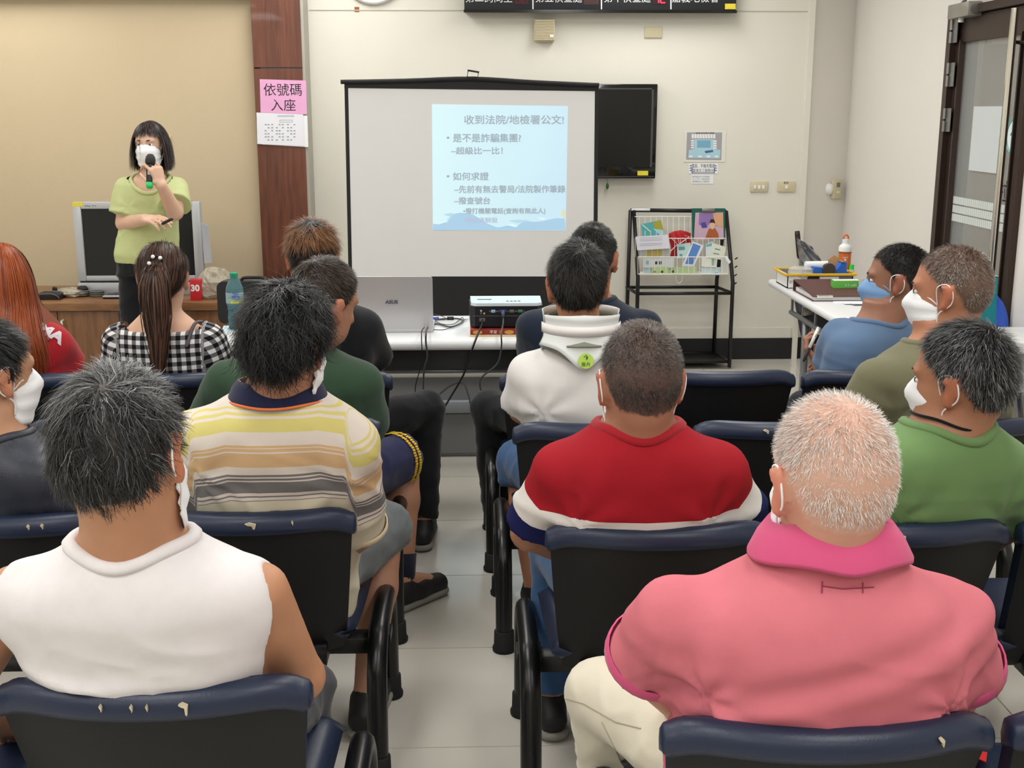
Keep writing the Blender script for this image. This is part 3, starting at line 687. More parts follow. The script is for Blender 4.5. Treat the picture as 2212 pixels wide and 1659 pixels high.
# ------------------------------------------------------------------ a whole figure
class Fig: pass
def figure(label, origin, yaw, neck, headc, head_rot=(0, 0, 0), hs=1.0, sw=.185, chest=.115, waist=(.165, .13), hip=(.175, .135), seat=.43, res=.010,
           skin=None, shirt=None, pants=None, sleeve=.62, sl_r=(.066, .068), arms=None, legs=None, shorts=None, neckr=.056, g=.008, low=0., front=.078, hmk=1.0,
           neckline=(.078, .07, 0.), collar='rib', collar_m=None, stand=False, hem=None, wr=.0035, wseed=0, pelvis=None, tilt=0., shirt_fn=None, slope=1.0, handed=True, hm_fn=None, group='people', dfold=None, pose='', name='person'):
    """builds person > body, shirt, trousers ...; everything in the person's own frame (y forward)"""
    fg = Fig(); c, s_ = math.cos(math.radians(yaw)), math.sin(math.radians(yaw))
    ori = np.array([origin[0], origin[1], 0.])
    Rz = np.array([[c, -s_, 0], [s_, c, 0], [0, 0, 1.]])
    L = lambda p: (np.array(p, float)-ori) @ Rz
    fg.L = L; fg.W = lambda p: np.array(p) @ Rz.T+ori
    t = thing(name, label, 'person', tuple(ori), group, math.radians(yaw)); fg.root = t; ORG[t.name] = np.zeros(3)
    nk = L(neck); hc = L(headc); fg.nk = nk
    H = Head(hc, rotm(*head_rot), hs); fg.head = H
    pv = np.array([nk[0]*.5, .0, .53 if not stand else .92]) if pelvis is None else L(pelvis)
    fg.pv = pv
    zN = nk[2]; zp = pv[2]
    # torso profile
    zb = (seat-.0) if not stand else (hem if hem else .78)
    zs = [zN+.06, zN+.022, zN-.008, zN-.034*slope, zN-.060*slope, zN-.105*slope, zN-.20, (zN+zp)/2-.03, zp, zb]
    aa = [neckr*1.0, neckr*1.10, neckr*1.5, sw*.68, sw*.89, sw*1.03, sw*1.03, waist[0], hip[0], hip[0]*.96]
    bb = [neckr*1.0, neckr*1.06, neckr*1.25, chest*.78, chest*.90, chest*1.02, chest*1.1, waist[1], hip[1], hip[1]*.9]
    def cpos(z):
        f = np.clip((zN-z)/(zN-zp), 0, 1); return nk[0]+(pv[0]-nk[0])*f, nk[1]+(pv[1]-nk[1])*(f**1.25)-.015*math.sin(math.pi*f)
    cx = [cpos(z)[0] for z in zs]; cy = [cpos(z)[1] for z in zs]
    fg.cpos = cpos
    torso = loft(zs, cx, cy, aa, bb, 0.); torso_s = loft(zs, cx, cy, aa, bb, g); core = loft(zs, cx, cy, aa, bb, -.004)
    ta = math.radians(tilt)
    SH = {}
    for sd in (-1, 1): SH[sd] = np.array([nk[0]+sd*sw*.97, nk[1]+.005, zN-.098*slope+sd*-math.tan(ta)*sw])
    arms = arms or {}
    AR = {}
    for sd in (-1, 1):
        a = arms.get(sd)
        if a is None: a = (fg.W(SH[sd]+np.array([sd*.05, .05, -.25])), fg.W(SH[sd]+np.array([sd*-.03, .29, -.29])))
        sh = SH[sd] if (len(a) < 3 or a[2] is None) else L(a[2])
        SH[sd] = sh
        AR[sd] = (sh, L(a[0]), L(a[1]))
    fg.AR = AR
    # legs
    LG = {}
    for sd in (-1, 1):
        lg = (legs or {}).get(sd)
        hp = pv+np.array([sd*.088, .03, -.01])
        if lg is None:
            if stand: kn, an, to = hp+np.array([sd*.0, .01, -.42]), np.array([hp[0]+sd*.01, hp[1]-.01, .08]), np.array([hp[0]+sd*.03, hp[1]+.14, .03])
            else:
                kn = np.array([pv[0]+sd*.14, pv[1]+.42, .485]); an = np.array([pv[0]+sd*.13, pv[1]+.40, .09]); to = an+np.array([sd*.02, .15, -.05])
        else: kn, an, to = [L(q) for q in lg]
        LG[sd] = (hp, kn, an, to)
    fg.LG = LG
    # ---- skin body, one continuous surface
    allp = [hc+.13, hc-.13, pv-.22, pv+.22]+[q for v in AR.values() for q in v]+[q for v in LG.values() for q in v]
    lo = np.min(allp, 0)-.16; hi = np.max(allp, 0)+.16; lo[2] = -.03
    B = SDF(lo, hi, res)
    B.add(core, 0.)
    tilt_n = hc+np.array([0, -.03*hs, -.055*hs]) if True else hc
    B.add(cap(nk-np.array([0, .0, .04]), H.w((0, -.022, -.05)), neckr*1.06, neckr*.96), .02)
    for pr, k in H.prims(): B.add(pr, k)
    for pr, k in H.cuts(): B.cut(pr, k)
    for sd in (-1, 1):
        sh, el, wrp = AR[sd]
        B.add(cap(sh-np.array([0, 0, .008]), el, .047, .040), .02); B.add(cap(el, wrp, .041, .027), .012)
        hd = arms.get(sd)[3] if (arms.get(sd) is not None and len(arms.get(sd)) > 3) else None
        if hd is None: hd = dict(fwd=unit(wrp-el)+np.array([0, 0, -.15]), back=(0, 0, 1))
        hd = dict(hd); side = hd.pop('thumb_side', None)
        f_ = Rz.T @ np.array(hd.pop('fwd')) if hd.get('world') else np.array(hd.pop('fwd')); b_ = Rz.T @ np.array(hd.pop('back')) if hd.pop('world', False) else np.array(hd.pop('back'))
        if side is None: side = 1 if np.cross(f_, b_)[0]*-sd > 0 else -1
        for pr, k in hand_prims(wrp, f_, b_, side, **hd): B.add(pr, k)
    for sd in (-1, 1):
        hp, kn, an, to = LG[sd]
        B.add(cap(hp, kn, .078, .055) if not stand else cap(hp+np.array([-sd*.012, -.03, -.08]), kn, .066, .052), .02); B.add(cap(kn, kn*.65+an*.35, .052, .054), .02); B.add(cap(kn*.65+an*.35, an, .052, .034), .02)
        B.add(cap(an, to, .036, .030), .012)
    V, F = B.mesh(); fg.res = res
    q = H.loc(V)-C0; r = np.linalg.norm(q, axis=1); D = q/(r[:, None]+1e-9); Rm = rad(D)
    onh = (r < Rm*1.10) & (r < .2); hl = hairline(D, Rm, low, front)
    hm = np.where(onh, np.clip(hl/.012+.5, 0, 1), 0)*hmk
    if hm_fn is not None: hm = hm*hm_fn(D)
    # ears reddish, not scalp coloured
    ql = H.loc(V); ear = (np.abs(ql[:, 0]) > .0775) & (ql[:, 2] < .034) & (ql[:, 2] > -.06) & (ql[:, 1] > -.06) & (ql[:, 1] < .04)
    hm = np.where(ear, 0, hm); red = np.where(ear, .7, 0)
    lipz = np.exp(-((ql[:, 2]+.071)/.009)**2-(ql[:, 0]/.022)**2)*(ql[:, 1] > .07); red = np.maximum(red, lipz*.8)
    me = np_mesh('body', V, F, skin, {'hm': hm, 'red': red}); fg.body = put('body', me, t)
    # ---- shirt
    if shirt is not None:
        lo = np.min([nk-[.36, .24, 0], pv-.3]+[q for v in AR.values() for q in v[:2]], 0)-.1; hi = np.max([nk+[.36, .24, .08], pv+.3]+[q for v in AR.values() for q in v[:2]], 0)+.1
        lo[2] = zb-.03
        S = SDF(lo, hi, res*.92); S.add(torso_s, 0.)
        ends = {}
        for sd in (-1, 1):
            sh, el, wrp = AR[sd]; e = sh+(el-sh)*sleeve if sleeve <= 1 else el+(wrp-el)*(sleeve-1)
            if sleeve > 1: S.add(cap(sh, el, sl_r[0], sl_r[1]), .035); S.add(flatcap(el, e, sl_r[1], sl_r[1]*.85), .012)
            elif sleeve > 0: S.add(flatcap(sh-np.array([0, 0, .008]), e, sl_r[0]*.86, sl_r[1]), .04)
            else: S.add(cap(sh-np.array([sd*.02, 0, .008]), sh-np.array([sd*.02, 0, .03]), .056, .056), .03)
            ends[sd] = e
        nr, nf, nb = neckline
        pn = unit(np.array([0, .10+nf, 1.])); ctr = np.array([nk[0], nk[1]+.004+nf*.06, zN-nb])
        def nh(X, Y, Z):
            px, py, pz = X-ctr[0], Y-ctr[1], Z-ctr[2]; t_ = px*pn[0]+py*pn[1]+pz*pn[2]
            return np.maximum(np.sqrt((px-t_*pn[0])**2+(py-t_*pn[1])**2+(pz-t_*pn[2])**2)-nr, -.075-t_)
        S.cut((nh, ctr-np.array([.17, .2, .1]), ctr+np.array([.17, .2, .16])), .003)
        if sleeve <= 0:
            for sd in (-1, 1):
                sh = SH[sd]; S.cut(cap(sh+np.array([sd*.056, 0, .06]), sh+np.array([sd*.046, .01, -.17]), .046, .050), .004)
        Vs, Fs = S.mesh()
        # folds
        Nn = vnormals(Vs, Fs)
        if wr:
            f1 = sn(Vs*np.array([1., .7, 1.9]), 13, 31+wseed); f2 = sn(Vs+.03*np.stack([f1, f1, f1], 1), 38, 41+wseed)
            mask = np.clip((zN-.07-Vs[:, 2])/.14, .15, 1)
            f3 = sn((Vs+.02*np.stack([f1, f1, f1], 1)) @ np.array([[.6, 0, .5], [0, .6, 0], [-.7, 0, 1.5]]), 17, 55+wseed)
            if sleeve <= 0:
                for sd in (-1, 1): mask = mask*np.clip((np.abs((Vs[:, 0]-SH[sd][0])*sd+.005)-.01)/.05, .1, 1)
            dz = wr*(.9*(1-np.abs(f1))**2+.45*(1-np.abs(f2))**2+1.2*np.clip(1-np.abs(f3)*1.3, 0, 1)**2-.7)*mask
            for sd in (-1, 1):   # creases fanning from the armpits
                if sleeve <= 0: continue
                ap = AR[sd][0]+np.array([-sd*.03, -.03, -.10]); dv = Vs-ap; rr = np.linalg.norm(dv, axis=1); an_ = np.arctan2(dv[:, 2], -sd*dv[:, 0])
                dz += wr*.9*np.exp(-(rr/.15)**2)*np.sin(an_*6+f1*1.3)*np.clip((rr-.02)/.06, 0, 1)
            Vs = Vs+Nn*dz[:, None]
        if dfold is not None: Vs = Vs+Nn*dfold(Vs)[:, None]
        # neckline ring lying on the shirt where the neck opening meets it
        ring = []; axn = pn; ts = np.linspace(.05, -.20, 240)
        u_ = unit(np.cross([0, 1., 0], pn)); v_ = np.cross(pn, u_)
        for k in range(48):
            a_ = 2*math.pi*k/48; dv = (u_*math.cos(a_)+v_*math.sin(a_))*nr; d_ = ev(torso_s, ctr+dv+ts[:, None]*pn); i_ = np.argmax(d_ < -max(.006, res*.9)); ring.append(ctr+dv*(1+.004/nr)+pn*ts[i_])
        R2 = np.array(ring)
        for _ in range(3): R2 = (np.roll(R2, 1, 0)+2*R2+np.roll(R2, -1, 0))/4
        fg.ring = R2; fg.axn = axn
        dv_ = Vs-ctr; tt_ = dv_@pn; rv = dv_-tt_[:, None]*pn; an_ = np.arctan2(rv@v_, rv@u_) % (2*math.pi)
        rt = np.interp(an_, np.linspace(0, 2*math.pi, 49), np.append((R2-ctr)@pn, ((R2-ctr)@pn)[0])); bad = (np.linalg.norm(rv, axis=1) < nr+.02) & (tt_ > rt+.004)
        Fs = Fs[~bad[Fs].any(1)]; us, inv = np.unique(Fs, return_inverse=True); Vs = Vs[us]; Fs = inv.reshape(-1, 4)
        da = np.full(len(Vs), 9.); au = np.zeros(len(Vs))
        for sd in (-1, 1):
            sh, el, _ = AR[sd]; ab = el-sh; u = ((Vs-sh)@ab)/(ab@ab); d = np.linalg.norm(Vs-(sh+np.clip(u, 0, 1)[:, None]*ab), axis=1)-.066
            sel = (d < ev(torso_s, Vs)-.002); au = np.where(sel, np.maximum(au, np.clip(u, 0.001, 1.3)), au)
        at = {'tz': zN-Vs[:, 2], 'au': au}
        if shirt_fn is not None: at.update(shirt_fn(Vs, fg))
        fg.shirtV, fg.shirtF = Vs, Fs
        fg.shirt = put('shirt', np_mesh('shirt', Vs, Fs, shirt, at), t)
        fg.bvh = BVHTree.FromPolygons([tuple(p) for p in Vs], [tuple(int(i) for i in f) for f in Fs])
        if collar == 'rib':
            ctr2 = R2.mean(0); mb = MB(); vs = []; n = len(R2)
            for k in range(n):
                o_ = unit(R2[k]-ctr2-axn*((R2[k]-ctr2)@axn))
                for (a1, b1) in ((-.007, .004), (-.002, .0075), (.006, .0065), (.0135, -.001), (.012, -.010), (.0, -.012), (-.008, -.010)): vs.append(R2[k]+o_*a1+axn*b1)
            fs = []
            for k in range(n):
                for j in range(7): fs.append((k*7+j, ((k+1) % n)*7+j, ((k+1) % n)*7+(j+1) % 7, k*7+(j+1) % 7))
            mb.add(vs, fs); cobj = ob('neck_band', mb, collar_m or shirt, fg.shirt, smooth=True, local=True)
        fg.ends = ends
    # ---- trousers
    if pants is not None:
        sh_ = shorts
        pts = [pv-.24, pv+.24]+[q for v in LG.values() for q in v[:3]]
        lo = np.min(pts, 0)-.12; hi = np.max(pts, 0)+.12; lo[2] = max(lo[2], 0.02)
        Pn = SDF(lo, hi, res*1.45)
        zt = pv[2]+.10
        cxp = [cpos(zt)[0], pv[0], pv[0]]; cyp = [cpos(zt)[1], pv[1], pv[1]]
        Pn.add(loft([zt, pv[2], zb if not stand else pv[2]-.1], cxp, cyp, [waist[0]*.98, hip[0]+.004, hip[0]*.95], [waist[1]*.98, hip[1]+.004, hip[1]*.9]), 0.)
        for sd in (-1, 1):
            hp, kn, an, to = LG[sd]
            if stand: Pn.add(cap(hp+np.array([-sd*.012, -.03, -.08]), kn, .078, .066), .04); Pn.add(flatcap(kn, an+(kn-an)*.05, .064, .056), .02)
            elif sh_ is None: Pn.add(cap(hp, kn, .086, .070), .03); Pn.add(flatcap(kn, an+(kn-an)*.05, .070, .058), .02)
            elif sh_ <= 1: Pn.add(flatcap(hp, hp+(kn-hp)*sh_, .095, .088), .03)
            else: Pn.add(cap(hp, kn, .094, .078), .03); Pn.add(flatcap(kn, kn+(an-kn)*(sh_-1), .078, .080), .02)
        Vp, Fp = Pn.mesh(); Nn = vnormals(Vp, Fp); f1 = sn(Vp*np.array([1, .8, 1.6]), 22, 77+wseed)
        f2 = sn(Vp @ np.array([[1, 0, .6], [0, .7, 0], [-.6, 0, 1.4]])+.02*f1[:, None], 40, 79+wseed)
        Vp = Vp+Nn*(.006*((1-np.abs(f1))**2-.4)+.004*(np.clip(1-np.abs(f2), 0, 1)**2-.4))[:, None]
        fg.pbvh = BVHTree.FromPolygons([tuple(p) for p in Vp], [tuple(int(i) for i in f) for f in Fp])
        fg.pants = put('trousers', np_mesh('trousers', Vp, Fp, pants), t)
    # shoes
    for sd in (-1, 1):
        hp, kn, an, to = LG[sd]
        fg.__dict__['shoe%d' % sd] = (an, to)
    return fg
def shoe(fg, sd, m_up, m_sole, parent):
    an, to = fg.shoe_pts[sd] if hasattr(fg, 'shoe_pts') else fg.__dict__['shoe%d' % sd]
    d = unit(np.array([to[0]-an[0], to[1]-an[1], 0])); S = SDF(np.minimum(an, to)-.13, np.maximum(an, to)+.13, .011)
    base = np.array([an[0], an[1], 0.])
    heel = base-d*.045+np.array([0, 0, .05]); toe = base+d*.165+np.array([0, 0, .042])
    S.add(cap(heel, base+d*.06+np.array([0, 0, .055]), .040, .044), 0.); S.add(cap(base+d*.06+np.array([0, 0, .055]), toe, .043, .037), .02); S.add(cap(base+np.array([0, 0, .06]), base+np.array([0, 0, .085]), .042, .044), .02)
    S.cut((lambda X, Y, Z: Z-.024, S.lo, S.lo+S.n*S.h), .003)
    V, F = S.mesh(); u = put('shoe', np_mesh('shoe', V, F, m_up), parent)
    S = SDF(np.minimum(an, to)-.13, np.maximum(an, to)+.13, .011); S.add(cap(heel-np.array([0, 0, .02]), toe-np.array([0, 0, .02]), .046, .042), 0.); S.cut((lambda X, Y, Z: .030-Z, S.lo, S.lo+S.n*S.h), .002)
    S.cut((lambda X, Y, Z: Z-.003, S.lo, S.lo+S.n*S.h), .002)
    V, F = S.mesh()
    if len(V): put('sole', np_mesh('sole', V, F, m_sole), u)
    return u
M_mask_w = mat('white_mask', (236, 238, 242), .85, var=.02, bump=.3, bscale=500); M_mask_b = mat('blue_mask', (120, 160, 205), .85, var=.03, bump=.3, bscale=500); M_loop = mat('ear_loop', (240, 240, 240), .8)
def face_mask(fg, m, spread=66, off=.0055, z0=-.108, z1=-.012, droop=0.):
    H = fg.head; nu, nv = 24, 12; g = np.zeros((nv+1, nu+1, 3))
    for j in range(nv+1):
        v = j/nv
        for i in range(nu+1):
            u = -1+2*i/nu; az = math.radians(u*spread); z = z0+(z1-z0)*v
            z = z+(.022*(1-abs(u))**1.5*(v > .5)*(2*v-1))-(.012*(1-abs(u))*(v < .5)*(1-2*v))
            if abs(u) > .8: z = z*(1-.35*(abs(u)-.8)/.2)+(-.055)*.35*(abs(u)-.8)/.2
            d = unit(np.array([math.sin(az), math.cos(az), 0])); dd = np.array([d[0], d[1], (z-C0[2])/.1]); dd = unit(dd)
            r = rad(dd[None])[0]; p = C0+dd*r
            nose = math.exp(-((p[0])/.02)**2)*np.interp(z, [-.11, -.09, -.036, -.005, .01], [.0, .004, .021, .014, .004])
            bow = .006*math.exp(-(u/.55)**2)
            pl = .0022*math.sin(v*math.pi*6)
            p = p+d*(off+nose+bow*(1-abs(2*v-1)**2)*.8+pl); p[2] = z
            g[j, i] = H.w(p)
    mb = MB(); mb.grid(lambda a, b: g[int(round(b*nv)), int(round(a*nu))], nu, nv)
    o = ob('face_mask', mb, m, fg.root, smooth=True, local=True, solid=.002)
    for sx in (-1, 1):
        a = g[nv-1, nu if sx > 0 else 0]; b = g[1, nu if sx > 0 else 0]
        pts = smoothpath([a, H.w((sx*.079, .012, .016)), H.w((sx*.083, -.014, .025)), H.w((sx*.085, -.029, .004)), H.w((sx*.080, -.022, -.028)), H.w((sx*.073, .012, -.052)), b], 5)
        ob('ear_loop', MB().tube(pts, .0018, 6), M_loop, o, smooth=True, local=True)
    return o
M_eye = mat('eye_white', (225, 222, 215), .25, var=.01); M_iris = mat('iris', (40, 26, 20), .2); M_brow = mat('eyebrow', (38, 30, 28), .8)
def eyes(fg):
    H = fg.head
    for sx in (-1, 1):
        e = MB().lathe((0, 0, 0), [(.0001, -.011)]+[(.011*math.cos(a), .011*math.sin(a)) for a in np.linspace(-1.4, 1.4, 9)]+[(.0001, .011)], 14)
        V = np.array(e.v)*np.array([1.05, 1, .62])*H.s; e.v = [tuple(H.w((sx*.031, .0745, .004))+p @ H.R.T) for p in V]
        eo = ob('eye', e, M_eye, fg.root, smooth=True, local=True)
        e = MB().lathe((0, 0, 0), [(.0001, 0), (.0052, 0), (.005, .002), (.0001, .0028)], 12, np.array([[1, 0, 0], [0, 0, 1], [0, -1, 0]], float))
        V = np.array(e.v)*H.s; e.v = [tuple(H.w((sx*.031, .0843, .004))+p @ H.R.T) for p in V]
        ob('iris', e, M_iris, eo, smooth=True, local=True)
        pts = [H.w((sx*(.016+.008*k), .094-.004*k*k*.45, .024+.004*math.sin(k*.8))) for k in range(5)]
        ob('eyebrow', MB().tube(pts, [.002, .003, .003, .0025, .001], 6), M_brow, fg.root, smooth=True, local=True)
def polo_collar(fg, m, height=.035, spread=.03, open_front=.5, trim=None):
    R2 = fg.ring; n = len(R2); ctr = R2.mean(0); ax = fg.axn; vs = []; tt_ = (R2-ctr)@ax; R2 = R2-np.outer(tt_*.6, ax)
    idx = [k for k in range(n)]
    rows = [(.004, -.012), (-.003, height*.8), (.004, height), (spread*.6, height*.35), (spread, -.016), (spread*1.0, -.023), (spread*.5, -.006)]
    for k in range(n):
        o_ = unit(R2[k]-ctr-ax*((R2[k]-ctr)@ax))
        for (a1, b1) in rows: vs.append(R2[k]+o_*a1+ax*b1)
    q = len(rows); fs = []
    fr = [k for k in range(n) if (R2[k]-ctr)[1] > .055 and abs((R2[k]-ctr)[0]) < .02]
    for k in range(n):
        if k in fr: continue
        for j in range(q-1): fs.append((k*q+j, ((k+1) % n)*q+j, ((k+1) % n)*q+j+1, k*q+j+1))
    mb = MB(); mb.add(vs, fs); o = ob('collar', mb, m, fg.shirt, smooth=True, local=True, solid=.002)
    if trim is not None:
        pts = [np.array(vs[k*q+4])+np.array([0, -.002, -.006]) for k in range(n)]
        ob('collar_trim', MB().tube(pts, .003, 6, closed=True), trim, fg.shirt, smooth=True, local=True)
    return o
def cuff(fg, sd, m, r, w=.016, name='cuff'):
    sh, el, wp = fg.AR[sd]; e = fg.ends[sd]; d = unit(el-sh)
    mb = MB(); mb.lathe((0, 0, 0), [(r, -w), (r+.003, -w*.9), (r+.0035, 0), (r-.001, .003), (r-.008, .002)], 28)
    z = d; x = unit(np.cross([0, 1, .2], z)); y = np.cross(z, x); M = np.stack([x, y, z], 1); mb.v = [tuple(np.array(p) @ M.T+e) for p in mb.v]
    mb.f = mb.f[:-2]
    return ob(name, mb, m, fg.shirt, smooth=True, local=True)
# ------------------------------------------------------------------ benches in four rows either side of the aisle
bench(-.508, 1.78, 2, -1, 'nearest navy and black bench left of the aisle, under the man in white vest', tears=((0, .28, .007, .012), (0, -.25, .002, .003), (0, -.05, .002, .003), (0, .05, .0015, .002)))
bench(-.515, 2.59, 3, -1, 'second bench left of the aisle, holding the striped polo shirt man', tears=((0, .12, .012, .006), (0, .5, .002, .002), (1, .3, .003, .003), (1, .42, .003, .003)))
bench(-.52, 3.40, 3, -1, 'third bench left of the aisle, behind the dark green shirt man')
bench(-.525, 4.02, 3, -1, 'front row bench left of the aisle, under the two seated women')
bench(.52, 1.625, 2, 1, 'nearest navy and black bench right of the aisle, under the pink polo man', tears=((0, .62, .004, .006),))
bench(.40, 2.47, 3, 1, 'second bench right of the aisle, holding the man in the red shirt', tears=((1, -.1, .012, .004),))
bench(.357, 3.32, 3, 1, 'third bench right of the aisle, holding the man with a neck brace', tears=((1, -.25, .008, .004),))
bench(.335, 3.99, 3, 1, 'front row bench right of the aisle with an empty middle seat')
# ------------------------------------------------------------------ the audience
SK_tan = (188, 132, 96); SK_mid = (196, 146, 112); SK_red = (206, 140, 112); SK_dark = (152, 108, 86); SK_fair = (214, 172, 146)
M_jeans = cloth('blue_jeans', (52, 84, 124), .18, .3, 500, vscale=14); M_dark = cloth('dark_trousers', (34, 36, 42), .08); M_navyc = cloth('navy_cloth', (30, 34, 62)); M_blackc = cloth('black_cloth', (20, 21, 25), .08)
M_greyc = cloth('grey_trousers', (66, 67, 72), .1)
SHO = (mat('black_shoe', (28, 28, 30), .6), mat('grey_sole', (140, 138, 132), .7))
def shoes(fg):
    for sd in (-1, 1): shoe(fg, sd, SHO[0], SHO[1], fg.root)
def attr_mat(name, fn, rough=.92, bump=.25):
    m, nt, b = new_mat(name); b.inputs['Roughness'].default_value = rough; b.inputs['Specular IOR Level'].default_value = .2
    A = lambda n: N(nt, 'ShaderNodeAttribute', attribute_name=n).outputs['Fac']
    col = fn(nt, A)
    tc = N(nt, 'ShaderNodeTexCoord'); nz = N(nt, 'ShaderNodeTexNoise'); nz.inputs['Scale'].default_value = 12; nz.inputs['Detail'].default_value = 5; nt.links.new(tc.outputs['Object'], nz.inputs[0])
    col = mixc(nt, 1., col, mixc(nt, nz.outputs[0], (.86, .86, .86, 1), (1.08, 1.08, 1.08, 1)), 'MULTIPLY')
    nt.links.new(col, b.inputs['Base Color']); add_bump(nt, b, 700, bump, .0008); return m
def ramp(nt, x, stops, lo, hi):
    mr = N(nt, 'ShaderNodeMapRange'); mr.inputs[1].default_value = lo; mr.inputs[2].default_value = hi; nt.links.new(x, mr.inputs[0])
    cr = N(nt, 'ShaderNodeValToRGB'); cr.color_ramp.interpolation = 'CONSTANT'; e = cr.color_ramp.elements
    while len(e) > 1: e.remove(e[-1])
    e[0].position = 0; e[0].color = lin(stops[0][1])
    for p, c in stops[1:]: q = e.new((p-lo)/(hi-lo)); q.color = lin(c)
    nt.links.new(mr.outputs[0], cr.inputs[0]); return cr.outputs[0]
# --- man in white sleeveless vest (nearest, left)
M_vest = cloth('white_vest', (222, 218, 220), .03, .35, 600, vscale=30)
SKIN8 = skin_mat('skin_vest_man', (186, 136, 104), (52, 48, 46))
fg = figure('grey haired man in white sleeveless vest, nearest on the left', (-.50, 1.95), 0, AY(286, 1165, 1.76), AY(266, 985, 1.745), (-10, 12, -9), hs=1.09, sw=.196, chest=.125, waist=(.185, .14), hip=(.185, .145), res=.0072,
            skin=SKIN8, shirt=M_vest, pants=M_greyc, sleeve=0, neckline=(0.088, 0., 0.), g=.007, neckr=.066, wr=.007, wseed=3, slope=.85, low=.016,
            arms={1: (AY(648, 1462, 1.86), AY(560, 1560, 2.1)), -1: (AY(-75, 1480, 1.86), AY(20, 1560, 2.1))},
            legs={1: ((-.375, 2.32, .455), (-.36, 2.30, .09), (-.35, 2.45, .04)), -1: ((-.68, 2.36, .5), (-.66, 2.30, .09), (-.68, 2.45, .04))})
for sd in (-1, 1):   # arm hole bindings follow the cut edge of the vest
    pass
HM8 = hair_mat('hair_grey_black', (34, 33, 33), (176, 178, 180), 1.7, .5)
def hc8(D, r): return np.clip(.30+.62*np.clip((D[:, 2]-.45)*.9+D[:, 1]*.55+.0, -.5, .9)+.22*r.normal(size=len(D))+.30*(r.random(len(D)) > .86), 0, 1)
scalp_hair(fg.head, 11000, .052, HM8, fg.root, whorl=(.18, -.62, .74), swirl=.5, grav=.35, up=.05, lift=.014, wave=.07, width=.0008, seed=8, low=.016, hcf=hc8, clump=.8, seg=7, curl=.25)
face_mask(fg, M_mask_w); shoes(fg)
# --- man in pink polo (nearest, right)
def pinkm(nt, A): return mixc(nt, mth(nt, 'GREATER_THAN', A('au'), .02), lin((208, 116, 128)), lin((208, 116, 128)))
M_pink = attr_mat('faded_pink_pique', pinkm, bump=.4); M_hot = cloth('hot_pink_rib', (206, 84, 128), .03)
M_wtr = cloth('off_white_trousers', (222, 216, 198), .04, .3, 400)
SKIN12 = skin_mat('skin_pink_man', (204, 152, 130), (205, 186, 172))
fg = figure('white haired man in a pink polo shirt, nearest on the right', (.53, 1.80), 0, AY(1792, 1204, 1.66), AY(1792, 1035, 1.655), (10, 6, 0), hs=1.06, sw=.208, chest=.14, waist=(.205, .165), hip=(.20, .16), res=.0072,
            skin=SKIN12, shirt=M_pink, pants=M_wtr, sleeve=.80, sl_r=(.074, .074), neckline=(0.084, 0., 0.), g=.012, neckr=.068, wr=.007, wseed=5, collar=None, front=.07, low=.016, hmk=.30, slope=1.0,
            arms={-1: (AY(1395, 1440, 1.80), AY(1500, 1560, 2.0), AY(1462, 1318, 1.68)), 1: (AY(2068, 1470, 1.76), AY(2060, 1560, 2.0), AY(2045, 1325, 1.68))},
            legs={-1: ((.25, 2.14, .53), (.30, 2.30, .09), (.27, 2.44, .04)), 1: ((.72, 2.22, .5), (.70, 2.16, .09), (.72, 2.3, .04))},
            dfold=lambda V: .006*np.exp(-((V[:, 2]-.86-.25*V[:, 0])/.05)**2)*np.sin((V[:, 2]*1.0-.35*V[:, 0])*70)*(V[:, 1] < .1))
polo_collar(fg, M_hot, .034, .034)
for sd in (-1, 1): cuff(fg, sd, M_hot, .0755, .022)
def on_cloth(fg, bvh, pts, n=10):   # lay a line of stitching on a garment
    out = []
    for i in range(len(pts)-1):
        for k in range(n):
            f = k/n; x, y = pts[i][0]*(1-f)+pts[i+1][0]*f, pts[i][1]*(1-f)+pts[i+1][1]*f
            o_ = fg.L((0, 0, CAMH)); q = fg.L(AY(x, y, 2.0)); d_ = unit(q-o_); h_ = bvh.ray_cast(Vector(o_), Vector(d_), 6.)
            if h_[0] is not None: out.append(np.array(h_[0])-d_*.001)
    return out
M_st = cloth('dark_pink_thread', (150, 60, 80), .03)
for pts in (((1776, 1256), (1775, 1284)), ((1864, 1258), (1864, 1284)), ((1776, 1266), (1820, 1272), (1896, 1268))):
    q = on_cloth(fg, fg.bvh, pts)
    if len(q) > 2: ob('stitching', MB().tube(q, .0009, 5), M_st, fg.shirt, local=True)
for pts in (((1206, 1505), (1260, 1520), (1330, 1560), (1390, 1575)), ((1300, 1560), (1330, 1620), (1345, 1655))):
    q = on_cloth(fg, fg.pbvh, pts)
    if len(q) > 2: ob('seam', MB().tube(q, .0014, 5), cloth('trouser_seam', (176, 168, 150), .03), fg.pants, local=True)
HM12 = hair_mat('hair_white_short', (150, 132, 120), (246, 242, 238), .8, .5)
scalp_hair(fg.head, 10000, .013, HM12, fg.root, whorl=(.05, -.45, .9), swirl=.3, grav=.12, up=.5, lift=.009, wave=.25, width=.00045, seed=12, low=.016, front=.066, seg=3, thin=lambda D: np.clip(.30+.9*np.linalg.norm(D-unit((.1, -.5, .85)), axis=1), 0, 1))
face_mask(fg, M_mask_w); shoes(fg)
